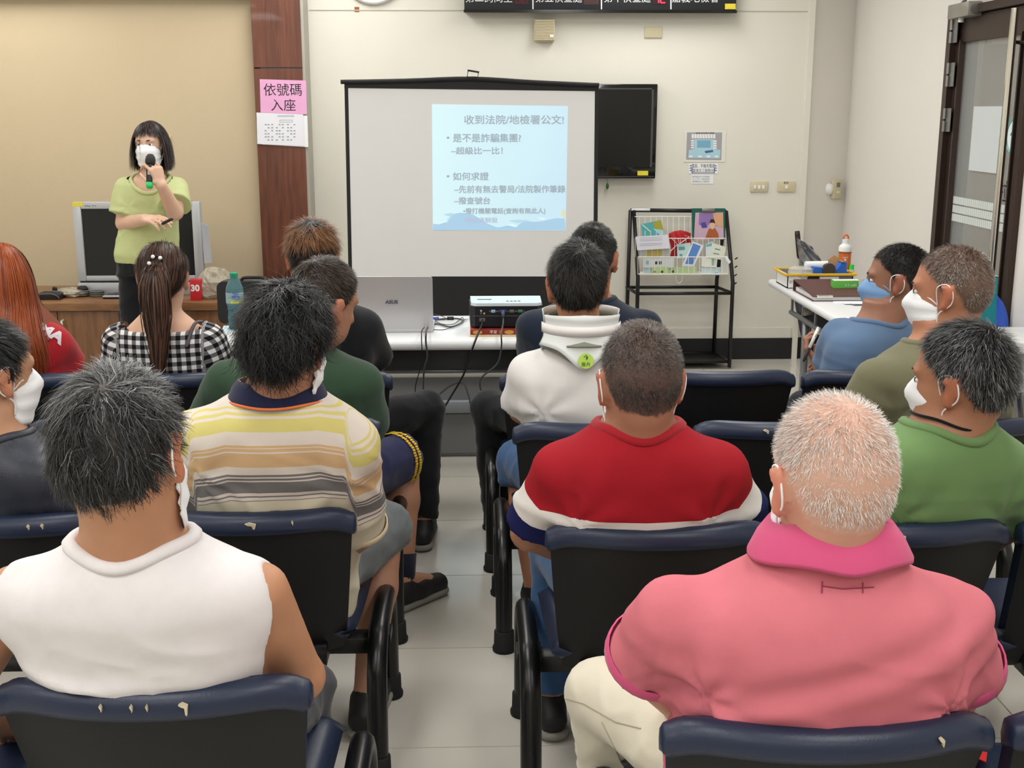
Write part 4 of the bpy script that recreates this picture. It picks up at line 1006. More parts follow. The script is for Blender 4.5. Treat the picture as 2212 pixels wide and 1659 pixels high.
# --- buzz cut man in red / white / navy tee
def redm(nt, A):
    c = mixc(nt, mth(nt, 'GREATER_THAN', A('tz'), .190), lin((160, 28, 40)), lin((226, 222, 218)))
    c = mixc(nt, mth(nt, 'GREATER_THAN', A('au'), .34), c, lin((226, 222, 218)))
    return mixc(nt, mth(nt, 'GREATER_THAN', A('au'), .60), c, lin((28, 32, 84)))
M_red3 = attr_mat('red_white_navy_tee', redm); M_redrib = cloth('red_rib', (158, 28, 40), .03)
SKIN11 = skin_mat('skin_red_man', (168, 120, 96), (58, 50, 48))
fg = figure('buzz cut man in red, white and navy tee on the second bench', (.40, 2.64), 0, AY(1380, 915, 2.46), AY(1383, 825, 2.44), (4, 10, 0), hs=1.07, sw=.188, chest=.125, waist=(.18, .14), hip=(.18, .14), res=.0092,
            skin=SKIN11, shirt=M_red3, pants=M_jeans, sleeve=.86, sl_r=(.072, .068), neckline=(0.086, 0., 0.), neckr=.064, collar_m=M_redrib, wseed=9, wr=.006, hmk=.9, slope=.95,
            arms={-1: (AY(1142, 1150, 2.58), AY(1230, 1200, 2.80), AY(1212, 1010, 2.48)), 1: (AY(1606, 1130, 2.58), AY(1560, 1200, 2.80), AY(1550, 1005, 2.48))},
            legs={-1: ((.22, 3.02, .5), (.20, 2.96, .09), (.18, 3.1, .04)), 1: ((.58, 3.04, .5), (.56, 2.98, .09), (.6, 3.12, .04))})
HM11 = hair_mat('hair_buzz', (34, 30, 30), (132, 124, 120), 2., .5)
scalp_hair(fg.head, 9000, .010, HM11, fg.root, whorl=(.08, -.5, .85), swirl=.5, grav=.1, up=.7, lift=.012, wave=.2, width=.0007, seed=11, front=.07, seg=2, hcf=lambda D, r: np.clip(.45+.5*(D[:, 2]-.2)+.25*r.normal(size=len(D)), 0, 1))
face_mask(fg, M_mask_w); shoes(fg)
tm = mat('tattoo_ink', (84, 62, 54), .6)
# --- striped polo man
Wc, Yc, Oc, Gc, Bc = (214, 204, 194), (206, 196, 122), (206, 172, 130), (120, 118, 118), (206, 198, 176)
def stripes(nt, A):
    s1 = [(-.1, Wc), (.050, Yc), (.054, Wc), (.060, Yc), (.066, Wc), (.074, Yc), (.106, Wc), (.140, Oc), (.145, Wc), (.149, Oc), (.157, Wc), (.162, Oc), (.200, Wc), (.222, Gc), (.227, Wc), (.231, Gc), (.238, Wc), (.243, Gc), (.278, Wc), (.286, Gc), (.290, Wc), (.298, Gc), (.301, Bc)]
    return ramp(nt, A('sp'), s1, -.1, .45)
M_strp = attr_mat('striped_polo', stripes); M_org = cloth('orange_piping', (224, 120, 70), .03)
M_gden = cloth('grey_denim', (92, 98, 100), .14, .3, 400, vscale=18)
def sp6(V, fg):
    sh = fg.AR[1][0]; o = {}
    tz = fg.nk[2]-V[:, 2]-.30*np.clip(np.abs(V[:, 0]-fg.nk[0])-.10, 0, 1)
    tz = (tz+.022)*1.2; sp = tz.copy()
    for sd in (-1, 1):
        sh, el, _ = fg.AR[sd]; ab = el-sh; Ln = math.sqrt(ab@ab); u = ((V-sh)@ab)/Ln; lat = (V[:, 0]-sh[0])*sd
        w = np.clip((lat+.012)/.012, 0, 1); sp = sp*(1-w)+w*(u*1.05+.10)
    return {'sp': sp}
SKIN6 = skin_mat('skin_striped_man', (176, 130, 106), (26, 26, 27))
fg = figure('wavy black haired man in a pastel striped polo shirt', (-.53, 2.79), 0, AY(600, 842, 2.60), AY(620, 740, 2.56), (-22, 10, 6), hs=1.05, sw=.20, chest=.13, waist=(.19, .15), hip=(.185, .145), res=.0092,
            skin=SKIN6, shirt=M_strp, pants=M_gden, shorts=1.06, sleeve=.92, sl_r=(.070, .066), neckline=(0.082, 0., 0.), neckr=.062, collar=None, wseed=14, wr=.006, shirt_fn=sp6,
            arms={1: (AY(776, 1150, 2.72), AY(700, 1230, 2.98), AY(762, 960, 2.58)), -1: (AY(370, 1140, 2.72), AY(470, 1230, 2.98))},
            legs={1: ((-.255, 3.18, .50), (-.30, 2.98, .09), (-.28, 3.12, .04)), -1: ((-.68, 3.18, .5), (-.66, 3.02, .09), (-.68, 3.16, .04))})
polo_collar(fg, M_navyc, .024, .026, trim=M_org)
for sd in (-1, 1): cuff(fg, sd, cloth('cream_rib', (206, 190, 160), .03), .067, .014)
HM6 = hair_mat('hair_black', (12, 12, 13), (58, 60, 63), 3., .38)
scalp_hair(fg.head, 9500, .085, HM6, fg.root, whorl=(.05, -.2, .95), swirl=.25, grav=.45, up=.1, lift=.030, wave=.08, width=.0010, seed=6, low=-.012, clump=.8, seg=8, curl=.55, cfreq=1.2)
face_mask(fg, M_mask_w); shoes(fg)
ob('necklace', MB().tube([p+fg.axn*.018 for p in fg.ring*1.0], .0022, 6, closed=True), mat('gold', (200, 160, 80), .3, metal=.8), fg.root, local=True, label='thin gold chain')
# --- man in dark navy jacket at the left edge
M_nvj = mat('navy_nylon', (38, 42, 54), .38, var=.12, vscale=8, bump=.3, bscale=300, spec=.5)
SKIN7 = skin_mat('skin_jacket_man', (192, 146, 116), (22, 22, 23))
fg = figure('masked man in a shiny navy jacket at the left edge', (-1.06, 2.76), -8, AY(-18, 935, 2.60), AY(-24, 808, 2.62), (-30, 4, 0), hs=1.03, sw=.175, chest=.12, res=.0105,
            skin=SKIN7, shirt=M_nvj, pants=M_dark, sleeve=1.6, sl_r=(.066, .058), neckline=(0.076, 0., 0.), neckr=.058, wseed=21, wr=.005)
scalp_hair(fg.head, 6000, .05, HM6, fg.root, grav=.4, up=.35, lift=.014, wave=.1, seed=17, clump=.2)
face_mask(fg, M_mask_w); shoes(fg)
# --- man in dark green tee
M_dgrn = cloth('dark_green_tee', (46, 70, 52), .08, .3); M_nsh = cloth('navy_shorts', (30, 34, 72), .08)
SKIN5 = skin_mat('skin_green_man', (180, 132, 106), (34, 31, 31))
fg = figure('stocky man in dark green tee and navy shorts with yellow stripes', (-.49, 3.57), 0, AY(640, 748, 3.45), AY(700, 652, 3.42), (-42, 16, 8), hs=1.06, sw=.215, chest=.14, waist=(.205, .165), hip=(.20, .16), res=.0105,
            skin=SKIN5, shirt=M_dgrn, pants=M_nsh, shorts=.97, sleeve=.9, sl_r=(.078, .076), neckline=(0.086, 0., 0.), neckr=.064, wseed=25, wr=.005,
            arms={1: (AY(790, 930, 3.56), AY(700, 980, 3.82), AY(775, 825, 3.46)), -1: (AY(450, 930, 3.56), AY(520, 980, 3.82))},
            legs={1: ((-.24, 3.93, .49), (-.245, 3.78, .10), (-.13, 3.90, .04)), -1: ((-.72, 3.93, .5), (-.7, 3.80, .09), (-.72, 3.95, .04))})
scalp_hair(fg.head, 8000, .028, hair_mat('hair_dark_brown', (24, 22, 22), (92, 74, 60), 2., .45), fg.root, whorl=(-.12, -.55, .82), swirl=.6, grav=.2, up=.3, lift=.008, wave=.12, seed=5, thin=lambda D: np.clip(.15+4*np.linalg.norm(D-unit((-.12, -.55, .82)), axis=1), 0, 1))
shoes(fg)
hp, kn, an, to = fg.LG[1]; d = unit(kn-hp); xx = unit(np.cross(d, [0, 0, 1])); up = np.cross(xx, d)
for k, (f, w) in enumerate(((.87, .014), (.80, .014))):
    c0 = hp+(kn-hp)*f; r = .0915
    mb = MB(); nn = 26
    for i in range(nn):
        a0, a1 = -.7+2.6*i/nn, -.7+2.6*(i+.72)/nn
        P = [c0+d*s_*w*.5+(xx*math.cos(a)+up*math.sin(a))*(r+.004) for a, s_ in ((a0, -1), (a1, -1), (a1, 1), (a0, 1))]; mb.quad(*P)
    ob('shorts_stripe', mb, mat('yellow_stripe', (226, 184, 40), .8), fg.pants, local=True, solid=.0015)
ob('sock', MB().tube([an+np.array([0, .0, -.02]), an+(kn-an)*.22], [.040, .046], 18), cloth('navy_sock', (30, 32, 48)), fg.root, smooth=True, local=True)
# --- man with brown topped hair and black tee, front row
SKIN4 = skin_mat('skin_browntop_man', (190, 138, 108), (20, 19, 20))
fg = figure('front row man with bleached brown hair on top and black tee', (-.525, 4.19), 0, AY(684, 640, 4.12), AY(676, 556, 4.13), (0, 6, 0), hs=1.06, sw=.185, chest=.115, res=.0112,
            skin=SKIN4, shirt=M_blackc, pants=M_blackc, sleeve=.95, sl_r=(.066, .066), neckline=(0.078, 0., 0.), neckr=.058, wseed=31, wr=.003,
            arms={1: (AY(812, 780, 4.24), AY(760, 830, 4.5), AY(790, 700, 4.14))},
            legs={1: ((-.185, 4.50, .52), (-.20, 4.38, .09), (-.19, 4.52, .04)), -1: ((-.7, 4.56, .5), (-.68, 4.46, .09), (-.68, 4.6, .04))})
HM4 = hair_mat('hair_brown_top', (18, 17, 18), (150, 104, 66), 1., .45)
scalp_hair(fg.head, 7500, .048, HM4, fg.root, whorl=(.05, -.35, .93), swirl=.25, grav=-.05, up=.4, lift=.021, wave=.10, seed=4, lenf=lambda D: np.where(D[:, 2]-.25*D[:, 1] > .28, 1., .28), clump=.3,
           hcf=lambda D, r: np.where(D[:, 2] > .22, np.clip(.62+.2*r.normal(size=len(D))-1.2*np.exp(-np.linalg.norm(D-unit((.05, -.35, .93)), axis=1)**2/.03), 0, 1), .04))
shoes(fg)
# --- woman with ponytail and gingham blouse
def ging(nt, A):
    def st(a): return mth(nt, 'GREATER_THAN', mth(nt, 'FRACT', mth(nt, 'DIVIDE', A(a), .030)), .5)
    s = mth(nt, 'ADD', st('gx'), st('gz')); f = mth(nt, 'MULTIPLY', s, .5)
    cr = N(nt, 'ShaderNodeValToRGB'); cr.color_ramp.interpolation = 'CONSTANT'; e = cr.color_ramp.elements
    e[0].position = 0; e[0].color = lin((232, 230, 230)); e[1].position = .3; e[1].color = lin((110, 108, 112)); q = e.new(.8); q.color = lin((20, 20, 24))
    nt.links.new(f, cr.inputs[0]); return cr.outputs[0]
M_ging = attr_mat('black_white_gingham', ging)
SKIN3 = skin_mat('skin_ponytail_woman', SK_fair, (40, 32, 30))
def gx3(V, fg):
    gx = V[:, 0]+1.; gz = V[:, 2]+.0
    for sd in (-1, 1):
        sh, el, _ = fg.AR[sd]; ab = unit(el-sh); lat = (V[:, 0]-sh[0])*sd; w = lat > .0
        gz = np.where(w, .6-(V-sh)@ab, gz); gx = np.where(w, V[:, 1]*1.1+V[:, 2]*.3+1.2, gx)
    return {'gx': gx, 'gz': gz}
fg = figure('woman with a long dark ponytail and black and white gingham blouse', (-1.05, 4.20), 0, AY(350, 668, 4.12), AY(353, 600, 4.12), (4, 4, 0), hs=1.0, sw=.150, chest=.10, waist=(.135, .11), hip=(.16, .13), res=.0105,
            skin=SKIN3, shirt=M_ging, pants=M_dark, sleeve=.62, sl_r=(.082, .076), neckline=(0.118, 0., 0.), neckr=.047, wseed=34, wr=.003, shirt_fn=gx3, collar=None, slope=1.1)
HM3 = hair_mat('hair_dark_brown_long', (30, 22, 20), (112, 78, 62), 2., .4)
hdm = fg.head
scalp_hair(hdm, 6000, .11, HM3, fg.root, whorl=(0, .55, .6), swirl=0., grav=-.0, up=.12, lift=.010, wave=.03, width=.0011, seed=3, seg=6, low=.004)
tie = hdm.w((.0, -.100, .062))
rng = np.random.default_rng(33); n = 2600
a = rng.uniform(0, 6.28, n); rr = np.sqrt(rng.random(n))*.018
P = tie+np.stack([rr*np.cos(a), rr*.4*np.sin(a), rr*np.sin(a)], 1); T = unit_rows(np.array([0, -.95, .05])+np.stack([1.1*rng.normal(size=n)*.35, .15*rng.normal(size=n), .25*rng.normal(size=n)], 1))
ln = .33+.07*rng.random(n); pts = [P]; tt = T; seg = 10
for k in range(seg):
    tt = unit_rows(tt*np.array([.60, .42, .6])+np.array([0, -.0, -.62])+.05*rng.normal(size=(n, 3))-np.stack([(pts[-1][:, 0]-tie[0])*(.8+k*.42), 0*a, 0*a], 1))
    p = pts[-1]+tt*(ln/seg)[:, None]
    p[:, 1] = np.minimum(p[:, 1], tie[1]-.018-.030*np.clip(1-abs(k-2)/6, 0, 1)+.018*np.sin(a)); pts.append(p)
pts = np.stack(pts, 1); tan = np.gradient(pts, axis=1); nn_ = np.stack([np.cos(a)*.6, -np.ones(n), 0*a], 1)[:, None]; sd_ = np.cross(tan, np.broadcast_to(nn_, tan.shape)); sd_ /= np.linalg.norm(sd_, axis=2)[:, :, None]+1e-9
wd = np.full((n, 1), .0022)*np.linspace(1, .4, seg+1)[None]; V = np.stack([pts+sd_*wd[..., None], pts-sd_*wd[..., None]], 2).reshape(-1, 3)
base = (np.arange(n)*(seg+1)*2)[:, None]; k = np.arange(seg)[None]*2; F = np.stack([base+k, base+k+1, base+k+3, base+k+2], -1).reshape(-1, 4)
put('ponytail', np_mesh('ponytail', V, F, HM3, {'hc': np.repeat(rng.random(n), (seg+1)*2)}), fg.root)
ht = ob('hair_tie', MB().tube([tie+np.array([.019*math.cos(q), -.010+.004*math.sin(q), .017*math.sin(q)]) for q in np.linspace(0, 6.28, 18)[:-1]], .005, 6, closed=True), M_blackc, fg.root, smooth=True, local=True)
for dx, dz in ((-.020, -.004), (-.006, .018), (.018, .014)):
    ob('bead', MB().lathe(tie+np.array([dx, -.024, dz]), [(.0001, -.007), (.005, -.005), (.007, 0), (.005, .005), (.0001, .007)], 10), mat('pearl', (240, 240, 240), .2), ht, smooth=True, local=True)
ob('strap', MB().tube(smoothpath([fg.nk+np.array([.135, -.0, -.045]), fg.nk+np.array([.120, -.055, -.045]), fg.nk+np.array([.10, -.10, -.115])], 5), .006, 6), mat('grey_strap', (90, 84, 88), .7), fg.root, smooth=True, local=True)
shoes(fg)
# --- woman with long red hair and red tee
M_redt = cloth('red_tee', (170, 32, 42), .06)
SKIN2 = skin_mat('skin_redhair_woman', SK_fair, (92, 44, 30))
fg = figure('woman with long coppery red hair and red tee at the left', (-1.57, 4.20), 0, AY(22, 674, 4.12), AY(2, 600, 4.12), (0, 4, 0), hs=1.02, sw=.165, chest=.11, waist=(.15, .12), hip=(.17, .14), res=.0105,
            skin=SKIN2, shirt=M_redt, pants=M_dark, sleeve=.8, sl_r=(.066, .064), neckline=(0.08, 0., 0.), neckr=.047, wseed=44, wr=.005, slope=1.15,
            arms={1: (AY(152, 800, 4.22), AY(90, 850, 4.45), AY(118, 735, 4.14))})
HM2 = hair_mat('hair_copper', (66, 24, 17), (170, 84, 44), 1.3, .35)
hdm = fg.head; rng = np.random.default_rng(2); n = 7500
D = unit_rows(rng.normal(size=(n*3, 3))); R_ = rad(D); kp = hairline(D, R_, .0, .075) > 0; D = D[kp][:n]; R_ = R_[kp][:n]
w = unit((0, .25, .97)); aw = unit_rows((D-w)-D*((D-w)*D).sum(1)[:, None]); t = unit_rows(aw+.15*D+.04*rng.normal(size=D.shape))
Ln = np.where(D[:, 1] > .2, .34, .40)*(.85+.2*rng.random(len(D)))
V, F, Hh = strands(hdm.w(C0+D*R_[:, None]), t, D, Ln, np.full(len(D), .0013), 10, .62, .03, rng, hdm, .016, hc=np.clip(.42+.5*(D[:, 2]-.2)+.2*rng.normal(size=len(D)), 0, 1), collide=.004)
sh0 = np.array(fg.nk); rr_ = np.sqrt(((V[:, 0]-sh0[0])/1.25)**2+(V[:, 1]-sh0[1])**2); low_ = V[:, 2] < sh0[2]+.03
V[:, 1] -= np.where(low_, np.clip((sh0[2]+.03-V[:, 2])*1.0, 0, .11)*np.where(V[:, 1] < sh0[1]+.03, 1., -.8), 0)
V[:, 0] += np.where(low_, (V[:, 0]-sh0[0])*np.clip((sh0[2]+.03-V[:, 2])*4, 0, .5), 0)
put('hair', np_mesh('hair', V, F, HM2, {'hc': Hh}), fg.root); shoes(fg); FG2 = fg
# --- front row man right, navy tee
SKIN9 = skin_mat('skin_navytee_man', (176, 122, 94), (20, 19, 20))
fg = figure('front row man in dark navy tee, behind the neck brace man', (.36, 4.16), 0, AY(1274, 642, 4.12), AY(1280, 560, 4.14), (-14, 8, 0), hs=1.04, sw=.205, chest=.125, res=.0112,
            skin=SKIN9, shirt=cloth('dark_navy_tee', (26, 36, 52), .08), pants=M_blackc, sleeve=.95, sl_r=(.070, .068), neckline=(0.082, 0., 0.), neckr=.060, wseed=51, wr=.004,
            arms={-1: (AY(1158, 790, 4.26), AY(1230, 850, 4.5)), 1: (AY(1395, 790, 4.26), AY(1330, 850, 4.5))},
            legs={-1: ((.06, 4.5, .52), (.09, 4.44, .09), (.08, 4.6, .04)), 1: ((.55, 4.55, .5), (.53, 4.48, .09), (.54, 4.6, .04))})
HM9 = hair_mat('hair_black_short', (14, 14, 15), (58, 54, 52), 2., .45)
scalp_hair(fg.head, 8000, .018, HM9, fg.root, whorl=(.1, -.5, .85), swirl=.4, grav=.15, up=.45, lift=.008, wave=.15, seed=9, seg=3, hcf=lambda D, r: np.clip(.3+.3*r.normal(size=len(D))+.25*D[:, 2], 0, 1)); shoes(fg)
# --- man in a neck brace and white tee
M_wtee = cloth('white_tee', (222, 220, 219), .04, .3)
SKIN10 = skin_mat('skin_brace_man', (186, 132, 102), (18, 18, 19))
fg = figure('man in white tee and blue jeans shorts wearing a neck brace', (.36, 3.50), 0, AY(1258, 738, 3.44), AY(1247, 615, 3.44), (0, 2, -3), hs=1.05, sw=.19, chest=.12, res=.0105,
            skin=SKIN10, shirt=M_wtee, pants=M_jeans, shorts=1.18, sleeve=.88, sl_r=(.074, .072), neckline=(0.082, 0., 0.), neckr=.058, wseed=58, wr=.006,
            arms={-1: (AY(1128, 885, 3.54), AY(1200, 950, 3.78), AY(1146, 800, 3.46)), 1: (AY(1385, 885, 3.54), AY(1330, 950, 3.78))},
            legs={-1: ((.155, 3.84, .50), (.20, 3.70, .09), (.2, 3.85, .04)), 1: ((.5, 3.9, .5), (.5, 3.84, .09), (.52, 4.0, .04))})
scalp_hair(fg.head, 7000, .035, HM9, fg.root, whorl=(.16, -.5, .84), swirl=.35, grav=.2, up=.3, lift=.014, wave=.14, seed=10, low=.004, clump=.25, seg=4); shoes(fg)
H = fg.head
M_brw = mat('brace_white_plastic', (222, 226, 226), .35, var=.02); M_brg = mat('brace_grey_foam', (124, 128, 116), .9, var=.06)
nb = (fg.nk+H.w((0, -.02, -.06)))/2; nz_ = fg.nk[2]
def ringshell(z0f, z1f, rx, ry, flare0, flare1, a0=0, a1=2*math.pi, nA=40, nZ=8):
    def fn(u, v):
        a = a0+(a1-a0)*u; z = z0f(a)+(z1f(a)-z0f(a))*v; fl = flare0*(1-v)**2+flare1*v**2
        return (nb[0]+(rx+fl)*math.sin(a), nb[1]-.008-(ry+fl)*math.cos(a), z)
    return MB().grid(fn, nA, nZ)
br = ob('neck_brace', ringshell(lambda a: nz_-.01-.040*math.exp(-(a/.55)**2), lambda a: nz_+.085-.02*math.exp(-(a/.6)**2), .084, .082, .028, .012, -math.pi, math.pi), M_brg, fg.root, smooth=True, local=True, solid=.012, label='rigid neck brace')
ob('brace_back_shell', ringshell(lambda a: nz_+.005-.058*math.exp(-(a/.42)**2), lambda a: nz_+.10-.008*abs(a), .104, .102, .026, .012, -1.25, 1.25), M_brw, br, smooth=True, local=True, solid=.004)
ob('brace_front_shell', ringshell(lambda a: nz_-.02-.04*math.exp(-((a-math.pi)/.5)**2), lambda a: nz_+.10, .098, .098, .016, .012, 1.6, 2*math.pi-1.6), M_brw, br, smooth=True, local=True, solid=.004)
ob('brace_strap', ringshell(lambda a: nz_+.038, lambda a: nz_+.066, .116, .114, 0, 0, -1.5, 1.5, nZ=1), mat('brace_strap_white', (232, 228, 228), .8), br, smooth=True, local=True, solid=.003)
ob('brace_window', ringshell(lambda a: nz_+.012, lambda a: nz_+.030-.03*abs(a), .112, .110, .012, 0, -.42, .42, nA=16, nZ=3), M_brg, br, smooth=True, local=True, solid=.003)
stp = fg.W((nb[0]+.01, nb[1]-.127, nz_-.062)); 
lab = ob('brace_label', MB().lathe((nb[0]+.004, nb[1]-.134, nz_-.028), [(.0001, 0), (.022, 0), (.022, .003), (.0001, .003)], 24, np.array([[1, 0, 0], [0, .25, -.97], [0, .97, .25]])), mat('green_label', (170, 205, 84), .7), br, local=True)
ORG[lab.name] = np.zeros(3)
text('label_arrow', '↑', .022, M_ink, lab, (nb[0]+.004, nb[1]-.1375, nz_-.019), v=(0, .2, .98))
text('label_lettering', '後片', .014, M_ink, lab, (nb[0]+.004, nb[1]-.1400, nz_-.037), v=(0, .2, .98))
# --- man in green tee, right
M_gtee = cloth('green_tee', (104, 136, 86), .05)
SKIN13 = skin_mat('skin_greentee_man', (170, 122, 94), (30, 29, 29))
fg = figure('masked man in grass green tee with black cord, right side', (.95, 2.64), 14, AY(2050, 905, 2.50), AY(2078, 818, 2.49), (30, 8, -4), hs=1.06, sw=.19, chest=.12, res=.0088,
            skin=SKIN13, shirt=M_gtee, pants=M_dark, sleeve=.9, sl_r=(.070, .068), neckline=(0.088, 0., 0.), neckr=.060, wseed=63, wr=.007,
            arms={1: (AY(2180, 1130, 2.58), AY(2100, 1200, 2.8), AY(2168, 1010, 2.50))})
HM13 = hair_mat('hair_salt_pepper', (24, 24, 25), (150, 152, 154), 3., .45)
scalp_hair(fg.head, 8500, .032, HM13, fg.root, whorl=(.08, -.62, .76), swirl=.35, grav=.05, up=.4, lift=.016, wave=.16, seed=13, seg=4, low=-.004); face_mask(fg, M_mask_w); eyes(fg); shoes(fg)
ob('neck_cord', MB().tube([p+fg.axn*.020-(p-fg.ring.mean(0))*.12 for p in fg.ring], .0035, 6, closed=True), M_blackc, fg.root, smooth=True, local=True, label='black neck cord')
# --- man in olive tee, right
SKIN14 = skin_mat('skin_olive_man', (184, 128, 100), (86, 74, 66))
fg = figure('man with shaved greying hair and olive tee, right side', (1.42, 3.49), 16, AY(2026, 735, 3.34), AY(2052, 628, 3.34), (38, 6, 0), hs=1.08, sw=.205, chest=.135, waist=(.19, .15), res=.0105,
            skin=SKIN14, shirt=cloth('olive_tee', (112, 110, 86), .05), pants=M_dark, sleeve=.9, sl_r=(.074, .072), neckline=(0.086, 0., 0.), neckr=.064, wseed=71, wr=.005, hmk=.85)
scalp_hair(fg.head, 8000, .011, hair_mat('hair_shaved_grey', (62, 54, 50), (190, 178, 168), 1.4, .5), fg.root, swirl=.4, grav=.1, up=.7, lift=.012, wave=.2, width=.0008, seed=14, seg=2); face_mask(fg, M_mask_w); eyes(fg); shoes(fg)
# --- man in blue tee, front row right
SKIN15 = skin_mat('skin_bluetee_man', (152, 108, 86), (18, 18, 20))
fg = figure('masked man in blue tee turned left, holding a pen in his lap', (1.40, 4.16), 28, AY(1898, 684, 4.10), AY(1938, 604, 4.11), (38, 4, 0), hs=1.06, sw=.19, chest=.12, res=.0076,
            skin=SKIN15, shirt=cloth('blue_tee', (92, 116, 148), .05), pants=M_dark, sleeve=.92, sl_r=(.072, .072), neckline=(0.086, 0., 0.), neckr=.058, wseed=77, wr=.005,
            arms={-1: (AY(1795, 790, 4.22), AY(1770, 790, 4.42), AY(1812, 720, 4.14), dict(fwd=(-.45, .5, .6), back=(-.55, .3, .2), world=True, curl=(.7, .75, .8, .85), thumb=(.6, .5))),
                  1: (AY(1985, 800, 4.22), AY(1812, 765, 4.46), None, dict(fwd=(-.8, .15, -.35), back=(.1, -.5, .8), world=True, curl=(.5, .6, .7, .75), thumb=(.8, .3)))})
scalp_hair(fg.head, 7500, .016, HM9, fg.root, swirl=.3, grav=.15, up=.5, lift=.008, wave=.14, seed=15, seg=3); face_mask(fg, M_mask_b); eyes(fg); shoes(fg)
pn = thing('pen', 'black and silver pen held by the man in the blue tee', 'pen', AY(1752, 755, 4.44))
a, b_ = AY(1768, 708, 4.46), AY(1735, 782, 4.40); mid = a+(b_-a)*.6
ob('barrel', MB().cyl(a, mid, .0065, n=12), M_fix, pn, smooth=True); ob('grip', MB().tube([mid, b_-(b_-a)*.06, b_], [.0068, .006, .001], 12), M_ink, pn, smooth=True); ob('clip', MB().tube([a+np.array([0, -.008, 0]), a+(b_-a)*.25+np.array([0, -.009, 0])], .0016, 6), M_chrome, pn, smooth=True)
# --- the speaker
M_lime, nt, b = new_mat('lime_blouse')
c = lin((184, 192, 136)); tc = N(nt, 'ShaderNodeTexCoord'); nz = N(nt, 'ShaderNodeTexNoise'); nz.inputs['Scale'].default_value = 30; nt.links.new(tc.outputs['Object'], nz.inputs[0])
nt.links.new(mixc(nt, nz.outputs[0], tuple(v*.9 for v in c[:3])+(1,), tuple(v*1.08 for v in c[:3])+(1,)), b.inputs['Base Color']); b.inputs['Roughness'].default_value = .8; add_bump(nt, b, 600, .2, .0008)
SKIN1 = skin_mat('skin_speaker', (210, 172, 148), (42, 36, 36))
SY = 6.2
fg = figure('woman speaker in lime green blouse holding a microphone and wearing a mask', (-1.69, SY+.02), 178, AY(326, 372, SY), AY(324, 311, SY-.02), (-4, 4, 0), hs=.93, sw=.142, chest=.092, waist=(.132, .105), hip=(.152, .12), res=.0064, stand=True, hem=AY(310, 566, SY)[2], pelvis=(-1.69, SY+.03, .93), group='people standing',
            skin=SKIN1, shirt=M_lime, pants=M_blackc, sleeve=.72, sl_r=(.064, .080), neckline=(0.090, .55, 0.), neckr=.046, g=.012, wseed=81, wr=.003, collar='rib', slope=1.05, front=.07,
            arms={1: (AY(268, 482, SY-.02), AY(314, 474, SY-.20), AY(272, 402, SY), dict(fwd=(.72, -.62, .06), back=(-.1, -.35, .9), world=True, curl=(.30, .36, .42, .5), spread=.02, thumb=(.9, .5), pinch=.5)),
                  -1: (AY(378, 458, SY-.12), AY(348, 400, SY-.25), AY(382, 402, SY), dict(fwd=(-.25, -.05, .95), back=(.75, -.65, .12), world=True, curl=(.9, .95, 1.0, 1.0), thumb=(.5, .8)))})
face_mask(fg, M_mask_w, spread=62); eyes(fg); shoes(fg)
H = fg.head; rng = np.random.default_rng(1); n = 5500
D = unit_rows(rng.normal(size=(n*3, 3))); R_ = rad(D); kp = hairline(D, R_, .0, .068) > 0; D = D[kp][:n]; R_ = R_[kp][:n]
part = unit((.25, .15, .96)); aw = unit_rows((D-part)-D*((D-part)*D).sum(1)[:, None]); t = unit_rows(aw+.1*D+.05*rng.normal(size=D.shape))
az = np.degrees(np.abs(np.arctan2(D[:, 0], D[:, 1]))); zr = C0[2]+D[:, 2]*R_
Ln = np.where((az < 50), .030+.04*np.clip(D[:, 2]-.6, 0, 1), np.clip(zr+.125, .04, .30)+.02)*(.9+.15*rng.random(len(D)))
V, F, Hh = strands(H.w(C0+D*R_[:, None]), t @ H.R.T, D @ H.R.T, Ln*H.s, np.full(len(D), .0013), 8, .5, .03, rng, H, .009, collide=.003)
put('hair', np_mesh('hair', V, F, hair_mat('hair_bob', (28, 24, 25), (104, 92, 92), 2., .4), {'hc': Hh}), fg.root)
mic = thing('microphone', 'black handheld microphone with green end cap held by the speaker', 'microphone', AY(324, 400, SY-.27))
a, b_ = AY(325, 340, SY-.235), AY(323, 404, SY-.285); dd = (b_-a)
z_ = unit(dd); x_ = unit(np.cross(z_, [1, 0, 0])); Mm = np.stack([np.cross(x_, z_), x_, z_], 1); Lm = np.linalg.norm(dd)
ob('grille', MB().lathe(a, [(.001, -.018), (.014, -.014), (.022, -.002), (.025, .015), (.024, .032), (.021, .036)], 20, Mm), mat('mic_grille', (24, 24, 26), .5, bump=.6, bscale=900), mic, smooth=True)
ob('handle', MB().lathe(a, [(.0205, .036), (.019, .05), (.0165, Lm-.028), (.0165, Lm-.022)], 20, Mm), mat('mic_handle', (20, 20, 22), .35), mic, smooth=True)
ob('end_cap', MB().lathe(a, [(.017, Lm-.022), (.0172, Lm-.002), (.013, Lm+.006), (.001, Lm+.008)], 20, Mm), mat('mic_green', (40, 180, 96), .4), mic, smooth=True)
ob('display', MB().box(a+z_*.075+np.array([0, -.018, 0]), (.014, .003, .022), Mm), M_steel, mic)
ptr = thing('pointer_remote', 'small black pointer in the right hand of the speaker', 'remote', AY(362, 478, SY-.28))
a, b_ = AY(350, 484, SY-.30), AY(373, 473, SY-.33)
ob('body', MB().tube(smoothpath([a, (a+b_)/2+np.array([0, 0, .002]), b_], 4), [.006, .008, .009, .0095, .0095, .0095, .009, .008, .005], 10, flat=.8), M_ink, ptr, smooth=True)
ob('button', MB().lathe((a+b_)/2+np.array([0, -.008, .004]), [(.0001, 0), (.004, 0), (.004, .002), (.0001, .003)], 10), M_steel, ptr)
